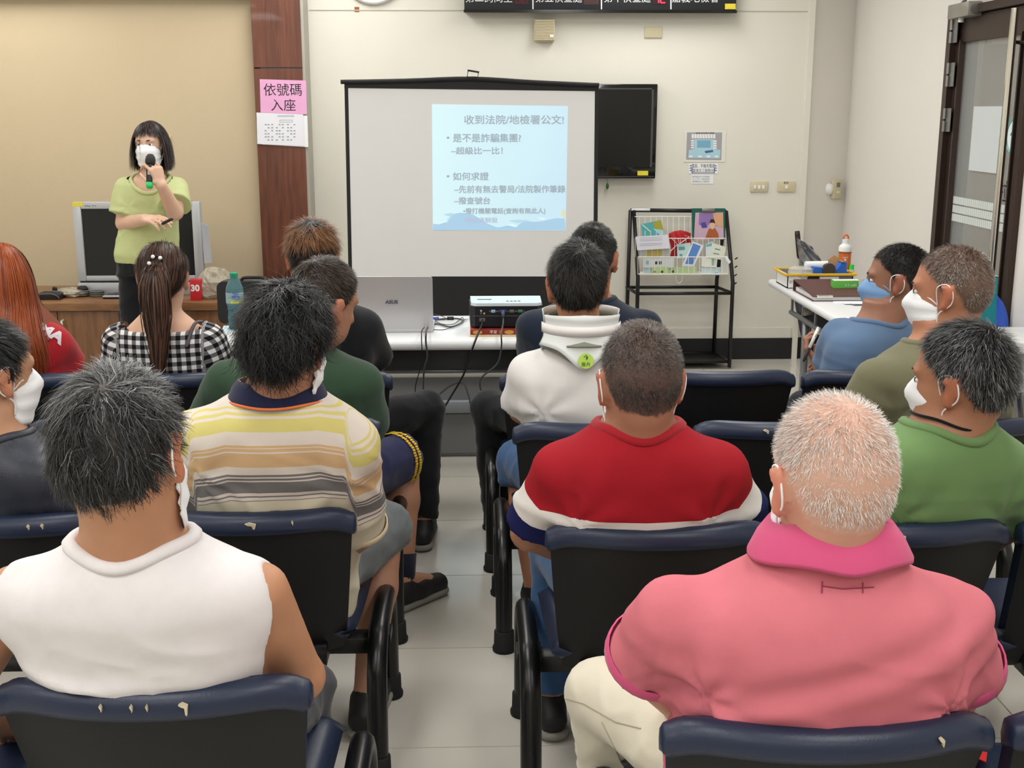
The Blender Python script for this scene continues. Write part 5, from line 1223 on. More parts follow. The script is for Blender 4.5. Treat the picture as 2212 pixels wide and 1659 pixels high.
# ------------------------------------------------------------------ helpers for flat printed things
def mpp(Y): return float(np.linalg.norm(AY(1000, 400, Y)-AY(1001, 400, Y)))
def plate(name, m, parent, pts, Y, th=.0008, **kw):
    """flat polygon given by photo points, standing at depth Y, `th` thick towards the room"""
    return ob(name, MB().poly([AY(x, y, Y) for x, y in pts], (0, -th, 0)), m, parent, smooth=False, **kw)
def R4(x0, y0, x1, y1, t=0.):
    cx, cy = (x0+x1)/2, (y0+y1)/2; c, s = math.cos(math.radians(t)), math.sin(math.radians(t))
    return [(cx+(x-cx)*c-(y-cy)*s, cy+(x-cx)*s+(y-cy)*c) for x, y in ((x0, y0), (x1, y0), (x1, y1), (x0, y1))]
def col(name, c, rough=.6): return mat('print_'+name, c, rough, var=.02)
def tpx(name, txt, cx, cy, wpx, hpx, Y, m, parent, bold=0., fat=0.): return text(name, txt, hpx*mpp(Y)*1.02, m, parent, AY(cx, cy, Y), width=wpx*mpp(Y), bold=bold, off=.0, fat=fat)
# ------------------------------------------------------------------ pillar notices
Yp = YP-.001
t = thing('pink_sign', 'pink paper sign with handwritten style characters on the brown pillar', 'sign', AY(612, 245, Yp))
plate('sheet', mat('pink_paper', (226, 168, 208), .8, var=.02), t, [(561, 171), (661, 174), (663, 247), (563, 243)], Yp, .0015)
tpx('lettering', '依號碼', 611, 196, 80, 27, Yp-.002, M_ink, t); tpx('lettering', '入座', 612, 229, 52, 26, Yp-.002, M_ink, t)
t = thing('seating_chart', 'stack of white seating chart sheets under the pink sign', 'notice', AY(608, 316, Yp))
plate('back_sheet', M_paper, t, [(565, 247), (664, 250), (666, 318), (566, 312)], Yp-.002, .003)
plate('front_sheet', mat('white_paper_front', (228, 230, 238), .8, var=.015), t, [(554, 243), (655, 247), (657, 316), (556, 311)], Yp-.006, .003)
gr = col('grey_marks', (150, 152, 160))
mbx = MB()
for (x0, y0, x1, y1) in ((600, 249, 635, 252), (604, 259, 632, 264)):
    for q in ((x0, y0, x1, y0+.6), (x0, y1-.6, x1, y1), (x0, y0, x0+.6, y1), (x1-.6, y0, x1, y1)): mbx.poly([AY(x, y, Yp-.0095) for x, y in R4(*q)], (0, -.0005, 0))
for r in range(6):
    for k, x in enumerate((574, 580, 588, 598, 604, 611, 622, 629, 636)):
        if (r*5+k*3) % 4 == 1: continue
        mbx.poly([AY(a, b_, Yp-.0095) for a, b_ in R4(x-2, 268+r*6.6, x+2, 270.2+r*6.6)], (0, -.0005, 0))
ob('seat_marks', mbx, gr, t, smooth=False)
# ------------------------------------------------------------------ projection screen
YS = 6.9
M_scr = mat('screen_fabric', (214, 214, 214), .8, var=.01); M_scrb = mat('screen_black', (22, 22, 24), .7)
t = thing('projection_screen', 'portable pull-up projection screen with black border', 'projector screen', AZ(1020, 820, 0)*0+np.array([.02, YS, 0]))
plate('fabric', M_scr, t, [(752, 190), (1285, 197), (1281, 597), (761, 597)], YS, .003)
plate('border', M_scrb, t, [(744, 182), (752, 182), (761, 597), (753, 597)], YS, .004)
plate('border', M_scrb, t, [(1285, 188), (1293, 188), (1290, 597), (1281, 597)], YS, .004)
plate('border', M_scrb, t, [(744, 172), (1018, 168), (1293, 182), (1293, 197), (744, 190)], YS, .005)
plate('lower_drop', M_scrb, t, [(753, 597), (1290, 597), (1288, 720), (756, 720)], YS, .004)
a, b_ = AY(736, 177, YS-.01), AY(1294, 184, YS-.01); mdl = AY(1018, 170, YS-.01)
ob('top_bar', MB().tube(smoothpath([a, a*.5+mdl*.5+np.array([0, 0, -.002]), mdl, mdl*.5+b_*.5+np.array([0, 0, -.002]), b_], 4), .012, 10), M_scrb, t, smooth=True)
h0 = AY(1009, 168, YS-.02); h1 = AY(1011, 152, YS-.02); h2 = AY(1034, 156, YS-.02); h3 = AY(1031, 171, YS-.02)
ob('hanger_bracket', MB().tube([h0, h1, h2, h3], .006, 6, closed=True).box(AY(1021, 168, YS-.02), (.035, .02, .014)), M_scrb, t)
zb_ = AY(1020, 725, YS)[2]
ob('roller_case', MB().bx(-.74, .76, YS-.045, YS+.045, zb_-.06, zb_+.02, bev=.015), M_scrb, t)
ob('pole', MB().tube([(.02, YS+.06, .1), (.02, YS+.06, mdl[2])], .014, 10), M_scrb, t, smooth=True)
for an in (90, 210, 330): ob('leg', MB().tube([(.02, YS+.06, .42), (.02+.42*math.cos(math.radians(an)), YS+.06+.42*math.sin(math.radians(an)), .012)], .011, 8), M_scrb, t, smooth=True)
def slide_mat():
    m, nt, b = new_mat('projected_light'); b.inputs['Roughness'].default_value = .9  # sheet glows by itself, standing in for the projector's beam
    tc = N(nt, 'ShaderNodeTexCoord'); sp = N(nt, 'ShaderNodeSeparateXYZ'); nt.links.new(tc.outputs['Generated'], sp.inputs[0])
    nz = N(nt, 'ShaderNodeTexNoise'); nz.inputs['Scale'].default_value = 2; nt.links.new(tc.outputs['Generated'], nz.inputs[0])
    f = mth(nt, 'ADD', mth(nt, 'MULTIPLY', sp.outputs[0], .8), mth(nt, 'MULTIPLY', mth(nt, 'SUBTRACT', nz.outputs[0], .5), .5))
    c = mixc(nt, f, lin((205, 242, 248)), lin((184, 222, 242)))
    b.inputs['Base Color'].default_value = (.25, .27, .28, 1); nt.links.new(c, b.inputs['Emission Color']); b.inputs['Emission Strength'].default_value = .72
    return m
def glow(name, c, e=.72):  # slide shapes and lettering glow too, in place of projected light
    m = mat('slide_'+name, c, .9, var=.0); b = m.node_tree.nodes['Principled BSDF']
    for l_ in list(m.node_tree.links):
        if l_.to_socket == b.inputs['Base Color']: m.node_tree.links.remove(l_)
    b.inputs['Base Color'].default_value = (.25, .27, .28, 1); b.inputs['Emission Color'].default_value = lin(c); b.inputs['Emission Strength'].default_value = e; return m
sl = plate('projected_slide', slide_mat(), t, [(933, 225), (1227, 229), (1222, 498), (935, 497)], YS-.003, .001); ORG[sl.name] = np.array([.02, YS, 0])
def SPX(x, y): return 920+x/5.53, 210+y/5.53
Yw = YS-.0045
GT = glow('text_grey', (122, 142, 158)); GW = glow('wave_blue', (138, 192, 226)); GW2 = glow('wave_pale', (160, 208, 226)); GWH = glow('wave_white', (214, 246, 250)); GY = glow('yellow_dot', (214, 214, 160)); GP = glow('text_faint', (160, 176, 206))
wv = [(85, 1588), (85, 1510), (150, 1520), (250, 1490), (300, 1440), (330, 1395), (400, 1380), (480, 1385), (560, 1400), (640, 1440), (700, 1480), (760, 1520), (850, 1555), (900, 1550), (960, 1535), (1040, 1530), (1090, 1540), (1140, 1500), (1200, 1480), (1300, 1490), (1400, 1480), (1480, 1460), (1560, 1445), (1660, 1450), (1668, 1588)]
plate('wave_glow', GW, sl, [SPX(*p) for p in wv], Yw, .0004)
plate('wave_glow', GW2, sl, [SPX(*p) for p in ((210, 1400), (300, 1380), (345, 1400), (330, 1450), (240, 1470), (290, 1430))], Yw, .0003)
plate('wave_glow', GW2, sl, [SPX(*p) for p in ((985, 1475), (1100, 1462), (1240, 1470), (1180, 1490), (1090, 1505))], Yw-.0005, .0003)
for q in (((90, 1510), (190, 1490), (260, 1490), (160, 1508)), ((560, 1398), (640, 1430), (760, 1510), (740, 1512), (640, 1445)), ((960, 1525), (1030, 1515), (1100, 1545), (1060, 1552)), ((1320, 1440), (1400, 1440), (1450, 1455), (1380, 1465))): plate('wave_crest', GWH, sl, [SPX(*p) for p in q], Yw-.0006, .0003)
c_ = SPX(1650, 1390); plate('dot_print', GY, sl, [(c_[0]+6*math.cos(a), c_[1]+9*math.sin(a)) for a in np.linspace(0, 2*math.pi, 20)[:-1] if True and 6*math.cos(a) < 4.5], Yw-.0002, .0003)
for txt, x0, x1, y, hh, mm in (('收到法院/地檢署公文!', 465, 1640, 280, 20, GT), ('•', 248, 278, 490, 16, GT), ('是不是詐騙集團?', 325, 1130, 497, 19, GT), ('–超級比一比！', 340, 950, 648, 16, GT), ('•', 248, 278, 950, 16, GT), ('如何求證', 322, 745, 955, 18, GT), ('–先前有無去警局/法院製作筆錄', 340, 1668, 1108, 17, GT), ('–撥查號台', 340, 770, 1245, 16, GT), ('•撥打機關電話(查詢有無此人)', 445, 1430, 1365, 13, GT), ('•轉接承辦股', 445, 855, 1475, 12, GP)):
    xa, ya = SPX(x0, y); xb, _ = SPX(x1, y); tpx('slide_lettering', txt, (xa+xb)/2, ya, xb-xa, hh, Yw-.0012, mm, sl, fat=.0018)
# ------------------------------------------------------------------ wall television
M_gloss = mat('gloss_black', (12, 12, 13), .12, var=.02, coat=.5); M_panel = mat('dark_panel', (10, 10, 11), .22, var=.02); M_yel = mat('yellow_label', (222, 206, 60), .7, var=.06, vscale=60)
YTV = 7.80
t = thing('wall_television', 'flat black television on the white wall beside the screen', 'television', AY(1250, 388, YTV))
a, b_ = AY(1100, 181, YTV), AY(1416, 386, YTV)
ob('housing', MB().bx(a[0], b_[0], YTV, YTV+.07, b_[2], a[2], bev=.008), M_gloss, t)
a2, b2 = AY(1118, 193, YTV), AY(1404, 361, YTV)
ob('display', MB().bx(a2[0], b2[0], YTV-.002, YTV+.01, b2[2], a2[2]), M_panel, t)
ob('bezel_trim', MB().bx(b2[0], b2[0]+.012, YTV-.004, YTV, b2[2], a2[2]).bx(a2[0], b2[0], YTV-.004, YTV, a2[2], a2[2]+.008).bx(a[0]+.01, b_[0]-.01, YTV-.004, YTV, b_[2]+.012, b_[2]+.017), mat('bezel_grey', (70, 70, 74), .25), t)
plate('asset_label', M_yel, t, R4(1377, 369, 1400, 379), YTV-.002, .001)
ob('wall_mount', MB().bx(.7, .9, YTV+.07, YB, 1.35, 1.6), M_scrb, t)
t = thing('green_charm', 'small green charm dangling below the wall television', 'charm', AY(1312, 408, YTV+.03))
ob('string', MB().tube([AY(1312, 386, YTV+.03), AY(1312, 396, YTV+.03)], .0012, 5), M_ink, t); ob('bead', MB().lathe(AY(1312, 402, YTV+.03), [(.0005, -.022), (.008, -.014), (.0105, 0), (.008, .014), (.0005, .022)], 12), mat('jade_green', (20, 96, 48), .3), t, smooth=True)
# ------------------------------------------------------------------ LED queue board
YL = 7.77
a, b_ = AY(1003, 25, YL), AY(1590, 25, YL)
t = thing('queue_display', 'long black queue display board with white characters and red digits', 'display board', ((a[0]+b_[0])/2, YB, a[2]))
z0_ = a[2]
ob('casing', MB().bx(a[0], b_[0], YL, YB, z0_, z0_+.34, bev=.006), mat('board_black', (34, 35, 40), .45), t)
ob('lower_rim', MB().bx(a[0]-.004, b_[0]+.004, YL-.008, YL+.02, z0_-.006, z0_+.012), M_gloss, t)
M_wht = mat('white_print', (232, 232, 232), .6); M_seg0 = mat('dim_red_segment', (84, 18, 24), .4); M_seg1 = mat('lit_red_segment', (250, 40, 70), .4, emit=2.2); M_digbg = mat('digit_window', (44, 14, 18), .25)
for x in (1150, 1298, 1448): plate('divider', M_wht, t, R4(x, -40, x+2.5, 20), YL, .002)
SEG = {'8': 'abcdefg', '1': 'bc', '2': 'abged', '6': 'acdefg', '0': 'abcdef'}
def digit(x, y, ch, m, par):
    w, h, k = 12, 26, 2.4; S_ = {'a': (1, 0, w-1, k), 'g': (1, h/2-k/2, w-1, h/2+k/2), 'd': (1, h-k, w-1, h), 'f': (0, 1, k, h/2), 'b': (w-k, 1, w, h/2), 'e': (0, h/2, k, h-1), 'c': (w-k, h/2, w, h-1)}
    mb = MB()
    for sg in SEG[ch]:
        q = S_[sg]; mb.poly([AY(xx, yy, YL-.004) for xx, yy in R4(x+q[0], y+q[1], x+q[2], y+q[3])], (0, -.001, 0))
    ob('digit', mb, m, par, smooth=False)
for k, (x0, s_, dg, lit) in enumerate(((1006, '第二詢問室', '88', 0), (1157, '第五偵查庭', '88', 0), (1305, '第十偵查庭', '12', 1), (1452, '嘉義地檢署', '', 0))):
    tpx('lettering', s_, x0+50, -4, 98, 22, YL-.0025, M_wht, t)
    if dg:
        plate('digit_window', M_digbg, t, R4(x0+104, -24, x0+136, 10), YL, .003)
        for j, ch in enumerate(dg): digit(x0+107+14*j, -19, ch, M_seg1 if lit else M_seg0, t)
plate('asset_label', M_yel, t, R4(1566, 8, 1589, 20), YL, .003)
t = thing('wall_clock', 'round wall clock just at the top edge of the picture', 'clock', AY(805, 0, YB-.03))
cc = AY(805, -62, YB-.03); Mc = np.array([[1, 0, 0], [0, 0, -1], [0, 1, 0]], float)
ob('rim', MB().lathe(cc+np.array([0, .03, 0]), [(.2, 0), (.2, .02), (.19, .035), (.178, .035), (.176, .02)], 40, Mc), M_fix, t, smooth=True); ob('face', MB().lathe(cc+np.array([0, .03, 0]), [(.001, .022), (.177, .022), (.177, .027), (.001, .027)], 40, Mc), M_wht, t)
ob('hand', MB().bx(cc[0]-.004, cc[0]+.004, cc[1]+.004, cc[1]+.008, cc[2], cc[2]+.13), M_ink, t); ob('hand', MB().bx(cc[0], cc[0]+.09, cc[1]+.003, cc[1]+.007, cc[2]-.004, cc[2]+.004), M_ink, t)
# ------------------------------------------------------------------ small fittings on the wall
M_ivory = mat('ivory_plastic', (206, 196, 164), .5, var=.03); M_ivd = mat('ivory_dark', (150, 140, 112), .6)
t = thing('wall_speaker', 'small ivory slatted speaker box on the wall', 'speaker', AY(1176, 90, YB))
a, b_ = AY(1154, 41, YB-.06), AY(1199, 89, YB-.06)
ob('box', MB().bx(a[0], b_[0], YB-.06, YB, b_[2], a[2], bev=.008), M_ivory, t)
for k in range(13):
    z = a[2]-.012-k*(a[2]-b_[2]-.024)/12; ob('slat', MB().bx(a[0]+.008, b_[0]-.008, YB-.067, YB-.061, z-.003, z+.003), M_ivory, t)
ob('grille_recess', MB().bx(a[0]+.008, b_[0]-.008, YB-.0625, YB-.06, b_[2]+.01, a[2]-.01), M_ivd, t); plate('maker_badge', M_wht, t, R4(1188, 75, 1196, 80), YB-.068, .001)
def wplate(name, label, px, py, w, h, nsw, top=False, Y=YB):
    t = thing(name, label, 'wall plate' if not nsw else 'light switch', AY(px, py+h/2, Y)); p, q = AY(px-w/2, py-h/2, Y), AY(px+w/2, py+h/2, Y)
    ob('cover', MB().bx(p[0], q[0], Y-.012, Y, q[2], p[2], bev=.004), M_ivory, t)
    for k in range(nsw):
        x = px+(k-(nsw-1)/2)*9; ob('rocker', MB().bx(AY(x-2.6, py, Y)[0], AY(x+2.6, py, Y)[0], Y-.017, Y-.011, AY(x, py+5, Y)[2], AY(x, py-3, Y)[2], bev=.001), M_wht, t)
    return t
wplate('blank_plate', 'blank ivory cover plate high on the white wall', 1411, 70, 38, 24, 0)
wplate('light_switch', 'ivory switch plate with three rockers, nearer the television', 1639, 403, 37, 23, 3)
s2 = wplate('light_switch', 'ivory switch plate with a single rocker and small black tag', 1698, 403, 37, 23, 1); tpx('tag_lettering', '電扇', 1698, 395, 10, 5, YB-.0125, M_ink, s2)
wplate('tan_wall_switch', 'small white switch on the tan wall behind the speaker', 364, 304, 13, 22, 1, Y=YT)
def canted(px, py, off=0.):   # point of the canted wall strip seen at a pixel
    d = _ray(px, py); n = np.array([dcn[1], -dcn[0], 0]); p0 = np.array([XC, YB, 0])+n*off; s = ((p0-np.array([0, 0, CAMH]))@n)/(d@n); return np.array([0, 0, CAMH])+d*s
t = thing('thermostat', 'white air conditioner controller on the canted wall', 'thermostat', canted(1803, 426)); q = canted(1804, 408); ux = np.array([dcn[0], dcn[1], 0]); nx = np.array([dcn[1], -dcn[0], 0]); Mw = np.stack([ux, -nx, np.array([0, 0, 1.])], 1)
ob('housing', MB().box(q+nx*.014, (.085, .028, .125), Mw, bev=.004), M_ivory, t); ob('screen', MB().box(q+nx*.0285+np.array([0, 0, .028]), (.03, .004, .03), Mw), M_greyink, t); ob('button', MB().box(q+nx*.029+np.array([0, 0, -.02]), (.02, .004, .012), Mw), M_wht, t)
ob('side_bulge', MB().lathe(q-ux*.058+nx*.0, [(.001, -.04), (.025, -.03), (.03, 0), (.025, .03), (.001, .04)], 14), M_wht, t, smooth=True)
# ------------------------------------------------------------------ notices on the wall
Yn = YB-.001
t = thing('floor_plan_notice', 'laminated floor plan with pale blue rooms on the wall', 'notice', AY(1525, 350, Yn))
plate('sheet', mat('laminate_sheet', (224, 222, 214), .35), t, [(1480, 282), (1569, 283), (1566, 350), (1476, 350)], Yn, .002)
plate('plan_border', col('plan_grey', (160, 160, 166)), t, [(1484, 286), (1560, 286), (1558, 346), (1482, 345)], Yn-.002, .0005)
plate('plan_rooms', col('plan_blue', (168, 206, 220)), t, [(1500, 301), (1543, 301), (1543, 322), (1556, 324), (1555, 342), (1487, 341), (1488, 324), (1500, 322)], Yn-.0026, .0005)
plate('plan_rooms', col('plan_blue2', (120, 170, 196)), t, [(1506, 303), (1535, 303), (1535, 319), (1506, 319)], Yn-.0032, .0004)
for k in range(9): plate('plan_cell', M_wht, t, R4(1494+5.8*k, 289.5, 1498.8+5.8*k, 299), Yn-.0026, .0006)
for k in range(4):
    plate('plan_cell', M_wht, t, R4(1493, 302+5*k, 1499, 305.6+5*k), Yn-.0026, .0006); plate('plan_cell', M_wht, t, R4(1541, 303+5*k, 1548, 306.6+5*k), Yn-.0026, .0006)
plate('plan_mark', col('plan_navy', (70, 96, 150)), t, [(1522, 326), (1540, 324), (1541, 328), (1524, 331)], Yn-.0034, .0004); tpx('plan_title', '嘉義地檢署位置圖', 1523, 288, 40, 4, Yn-.0028, M_ink, t)
for k, x in enumerate((1492, 1512, 1530, 1548)): plate('plan_mark', M_wht, t, R4(x-4, 336, x+4, 340), Yn-.0034, .0004)
t = thing('charging_notice', 'white notice with bold black lettering and blue scroll frame', 'notice', AY(1519, 376, Yn))
plate('sheet', M_paper, t, R4(1488, 353, 1551, 375), Yn, .0015); tpx('lettering', '電扇、手機充電請', 1519, 359, 50, 9, Yn-.0018, M_ink, t); tpx('lettering', '直接志工服務台', 1519, 369, 46, 8, Yn-.0018, M_ink, t)
bl = col('frame_blue', (70, 96, 160))
for q in ((1494, 362, 1496, 373), (1542, 362, 1544, 373), (1494, 373, 1544, 374.2)): plate('scroll_frame', bl, t, R4(*q), Yn-.0018, .0005)
for sx in (-1, 1):
    for k in range(3): plate('scroll_curl', bl, t, R4(1519+sx*27-2.2, 357+5*k, 1519+sx*27+2.2, 359+5*k, 25*sx), Yn-.0018, .0005)
t = thing('small_notice', 'small white notice with three lines of grey print', 'notice', AY(1516, 397, Yn)); plate('sheet', M_paper, t, R4(1493, 377, 1541, 397), Yn, .0015)
for k, s_ in enumerate(('使用插座中心外借服務', '①上下午一時收回來', '詢問請洽志工服務台')): tpx('lettering', s_, 1514, 382+5.3*k, 38, 4, Yn-.0018, M_greyink, t)
# ------------------------------------------------------------------ magazine rack
M_rk = mat('rack_black', (18, 17, 17), .4); M_wire = mat('white_wire', (232, 230, 224), .4)
FR, BK = 7.56, 7.84
t = thing('magazine_rack', 'black metal magazine rack with white wire baskets', 'rack', (1.45, 7.7, 0))
def rod(name, pts, r=.013, m=M_rk, par=None): return ob(name, MB().tube(pts, r, 8), m, par or t, smooth=True)
tl, tr = AY(1362, 454, BK-.06), AY(1568, 456, BK-.06)
bl_, brr = np.array([tl[0]-.005, BK, 0]), np.array([tr[0]-.0, BK, 0])
fl_, frr = AY(1385, 640, FR), AY(1583, 600, FR)
rod('top_rail', [tl, tr]); rod('rear_post', [tl, (bl_[0], BK, .012)]); rod('rear_post', [tr, (AY(1548, 600, BK)[0]+.0, BK-.01, .55), (AY(1548, 600, BK)[0], BK, .012)])
zk = .50
xl, xr = AY(1378, 600, FR)[0], AY(1583, 610, FR)[0]
rod('front_post', [tl+np.array([.02, -.01, 0]), (xl, FR, AY(1380, 600, FR)[2]), (xl, FR, .012)]); rod('front_post', [tr+np.array([.0, -.01, 0]), (xr, FR, AY(1583, 610, FR)[2]), (xr-.0, FR, .012)])
xb = AY(1548, 600, BK)[0]
for z in (zk, .05):
    z_f = z; rod('shelf_rail', [(xl, FR, z_f), (xr, FR, z_f)], .011); rod('shelf_rail', [(bl_[0], BK, z), (xb, BK, z)], .011); rod('shelf_rail', [(xr, FR, z_f), (xb, BK, z)], .011); rod('shelf_rail', [(xl, FR, z_f), (bl_[0], BK, z)], .011)
ob('bottom_shelf', MB().poly([(xl, FR, .045), (xr, FR, .045), (xb, BK, .045), (bl_[0], BK, .045)], (0, 0, .004)), M_rk, t)
# inclined wire baskets
def basket(py0, py1, x0, x1, Ya, Yb_, n, name):
    mb = MB(); P = lambda x, y, Y: AY(x, y, Y)
    mb.tube([P(x0, py0, Ya), P(x1, py0, Ya)], .003, 6); mb.tube([P(x0, py1, Yb_), P(x1, py1, Yb_)], .003, 6)
    for k in range(n+1):
        x = x0+(x1-x0)*k/n; mb.tube([P(x, py0, Ya), P(x, py1, Yb_)], .002, 5)
    return ob(name, mb, M_wire, t)
basket(468, 512, 1369, 1564, 7.74, 7.70, 16, 'back_grid'); basket(515, 556, 1372, 1567, 7.62, 7.62, 16, 'upper_basket'); basket(555, 592, 1378, 1572, 7.56, 7.56, 16, 'lower_basket')
ob('basket_floor', MB().tube([AY(1372, 556, 7.62), AY(1372, 556, 7.74)], .003, 6).tube([AY(1567, 556, 7.62), AY(1567, 556, 7.74)], .003, 6).tube([AY(1378, 592, 7.56), AY(1378, 592, 7.68)], .003, 6).tube([AY(1572, 592, 7.56), AY(1572, 592, 7.68)], .003, 6).bx(AY(1378, 592, 7.56)[0], AY(1572, 592, 7.56)[0], 7.56, 7.70, AY(1400, 593, 7.56)[2]-.004, AY(1400, 593, 7.56)[2]), M_wire, t)
rod('rail_label', [AY(1364, 453, BK-.075), AY(1404, 453, BK-.075)], .008, M_paper)
for k in range(4): ob('peg', MB().tube([(xr+.008, FR, AY(1583, 560+18*k, FR)[2]), (xr+.022, FR-.01, AY(1583, 556+18*k, FR)[2])], .004, 6), M_rk, t)
def leaflet(name, label, cat, pts, Y, m, prints=(), th=.004, group='leaflets in the magazine rack'):
    q = thing(name, label, cat, tuple(AY(np.mean([p[0] for p in pts]), max(p[1] for p in pts), Y)), group); plate('cover', m, q, pts, Y, th)
    for k, (pp, mm) in enumerate(prints): plate('print', mm, q, pp, Y-th-.0004*k, .0004)
    return q
def RK(x, y): return 1340+x/8.508, 430+y/8.508
rk = lambda *p: [RK(*q) for q in p]
leaflet('leaflet', 'teal and gold landscape leaflet in the rack', 'leaflet', rk((375, 460), (750, 385), (800, 670), (410, 720)), 7.715, col('teal', (92, 178, 178)), ((rk((600, 430), (748, 390), (790, 560), (640, 545)), col('gold', (176, 170, 60))), (rk((380, 465), (420, 470), (560, 590), (540, 600)), col('snow', (200, 228, 232))), (rk((600, 540), (790, 570), (796, 668), (720, 660)), col('ice', (176, 216, 226)))))
leaflet('printed_sheet', 'white printed sheets clipped over the rack front', 'paper', rk((280, 690), (870, 655), (910, 905), (310, 940)), 7.60, mat('paper_cool', (226, 226, 238), .8, var=.02), tuple((rk((360, 710+28*k), (770, 690+28*k), (771, 696+28*k), (361, 717+28*k)), col('grey_line', (176, 178, 190))) for k in range(6) if k != 3))
leaflet('leaflet', 'white booklet with a yellow cartoon star strip in the rack', 'booklet', rk((290, 930), (905, 890), (905, 1070), (300, 1070)), 7.64, col('booklet', (206, 204, 204)), ((rk((475, 935), (760, 925), (765, 1040), (480, 1060)), col('yellow2', (206, 188, 90))), (rk((545, 960), (680, 950), (640, 1000), (560, 1010)), col('cream2', (214, 180, 150)))))
q = thing('red_bag', 'red fabric bag with white ribbon straps in the rack', 'bag', tuple(AY(1460, 556, 7.66)))
def bagf(u, v):
    p = AY(*RK(910+400*u+20*math.sin(v*5), 1060-(430+60*math.sin(u*3.1))*v), 7.655); p[1] -= .035*math.sin(math.pi*u)*(.5+.5*math.sin(math.pi*v))+.006*math.sin(u*19+v*7); return p
ob('bag_body', MB().grid(bagf, 22, 16), mat('red_fabric', (172, 22, 34), .6, var=.15, vscale=30), q, smooth=True, solid=.004)
for pth in (((930, 710), (1050, 830), (920, 960)), ((1080, 830), (1270, 690), (1190, 670)), ((1060, 730), (1090, 850))): ob('ribbon', MB().tube([AY(*RK(*p), 7.605) for p in pth], .0075, 6, flat=.25), M_wht, q)
q = thing('clipboard_poster', 'dark green clipboard with a purple and orange figure print', 'clipboard', tuple(AY(1528, 520, 7.66)))
plate('board', mat('green_board', (26, 92, 78), .6), q, rk((1310, 170), (1925, 170), (1925, 745), (1320, 745)), 7.70, .004)
plate('poster', col('poster_lilac', (206, 176, 196)), q, rk((1380, 250), (1890, 240), (1900, 740), (1350, 760)), 7.695, .001)
for kk, (pp, c, nm) in enumerate(((((1450, 250), (1880, 245), (1885, 420), (1700, 400), (1560, 520), (1440, 470)), (150, 120, 178), 'pv'), (((1700, 260), (1885, 250), (1890, 520), (1740, 480)), (220, 170, 130), 'po'), (((1480, 440), (1560, 420), (1600, 520), (1500, 530)), (84, 70, 160), 'pi'), (((1560, 720), (1620, 560), (1680, 520), (1740, 530), (1800, 640), (1810, 730)), (176, 96, 52), 'pr'), (((1640, 440), (1740, 440), (1735, 530), (1690, 560), (1650, 530)), (222, 190, 160), 'pf'), (((1640, 440), (1660, 370), (1720, 370), (1745, 450), (1690, 425)), (52, 34, 30), 'ph'))): plate('poster_print', col(nm, c), q, rk(*pp), 7.6935-.0007*kk, .0005)
ob('clip', MB().box(AY(1530, 454, 7.69), (.085, .014, .022), bev=.003), M_steel, q)
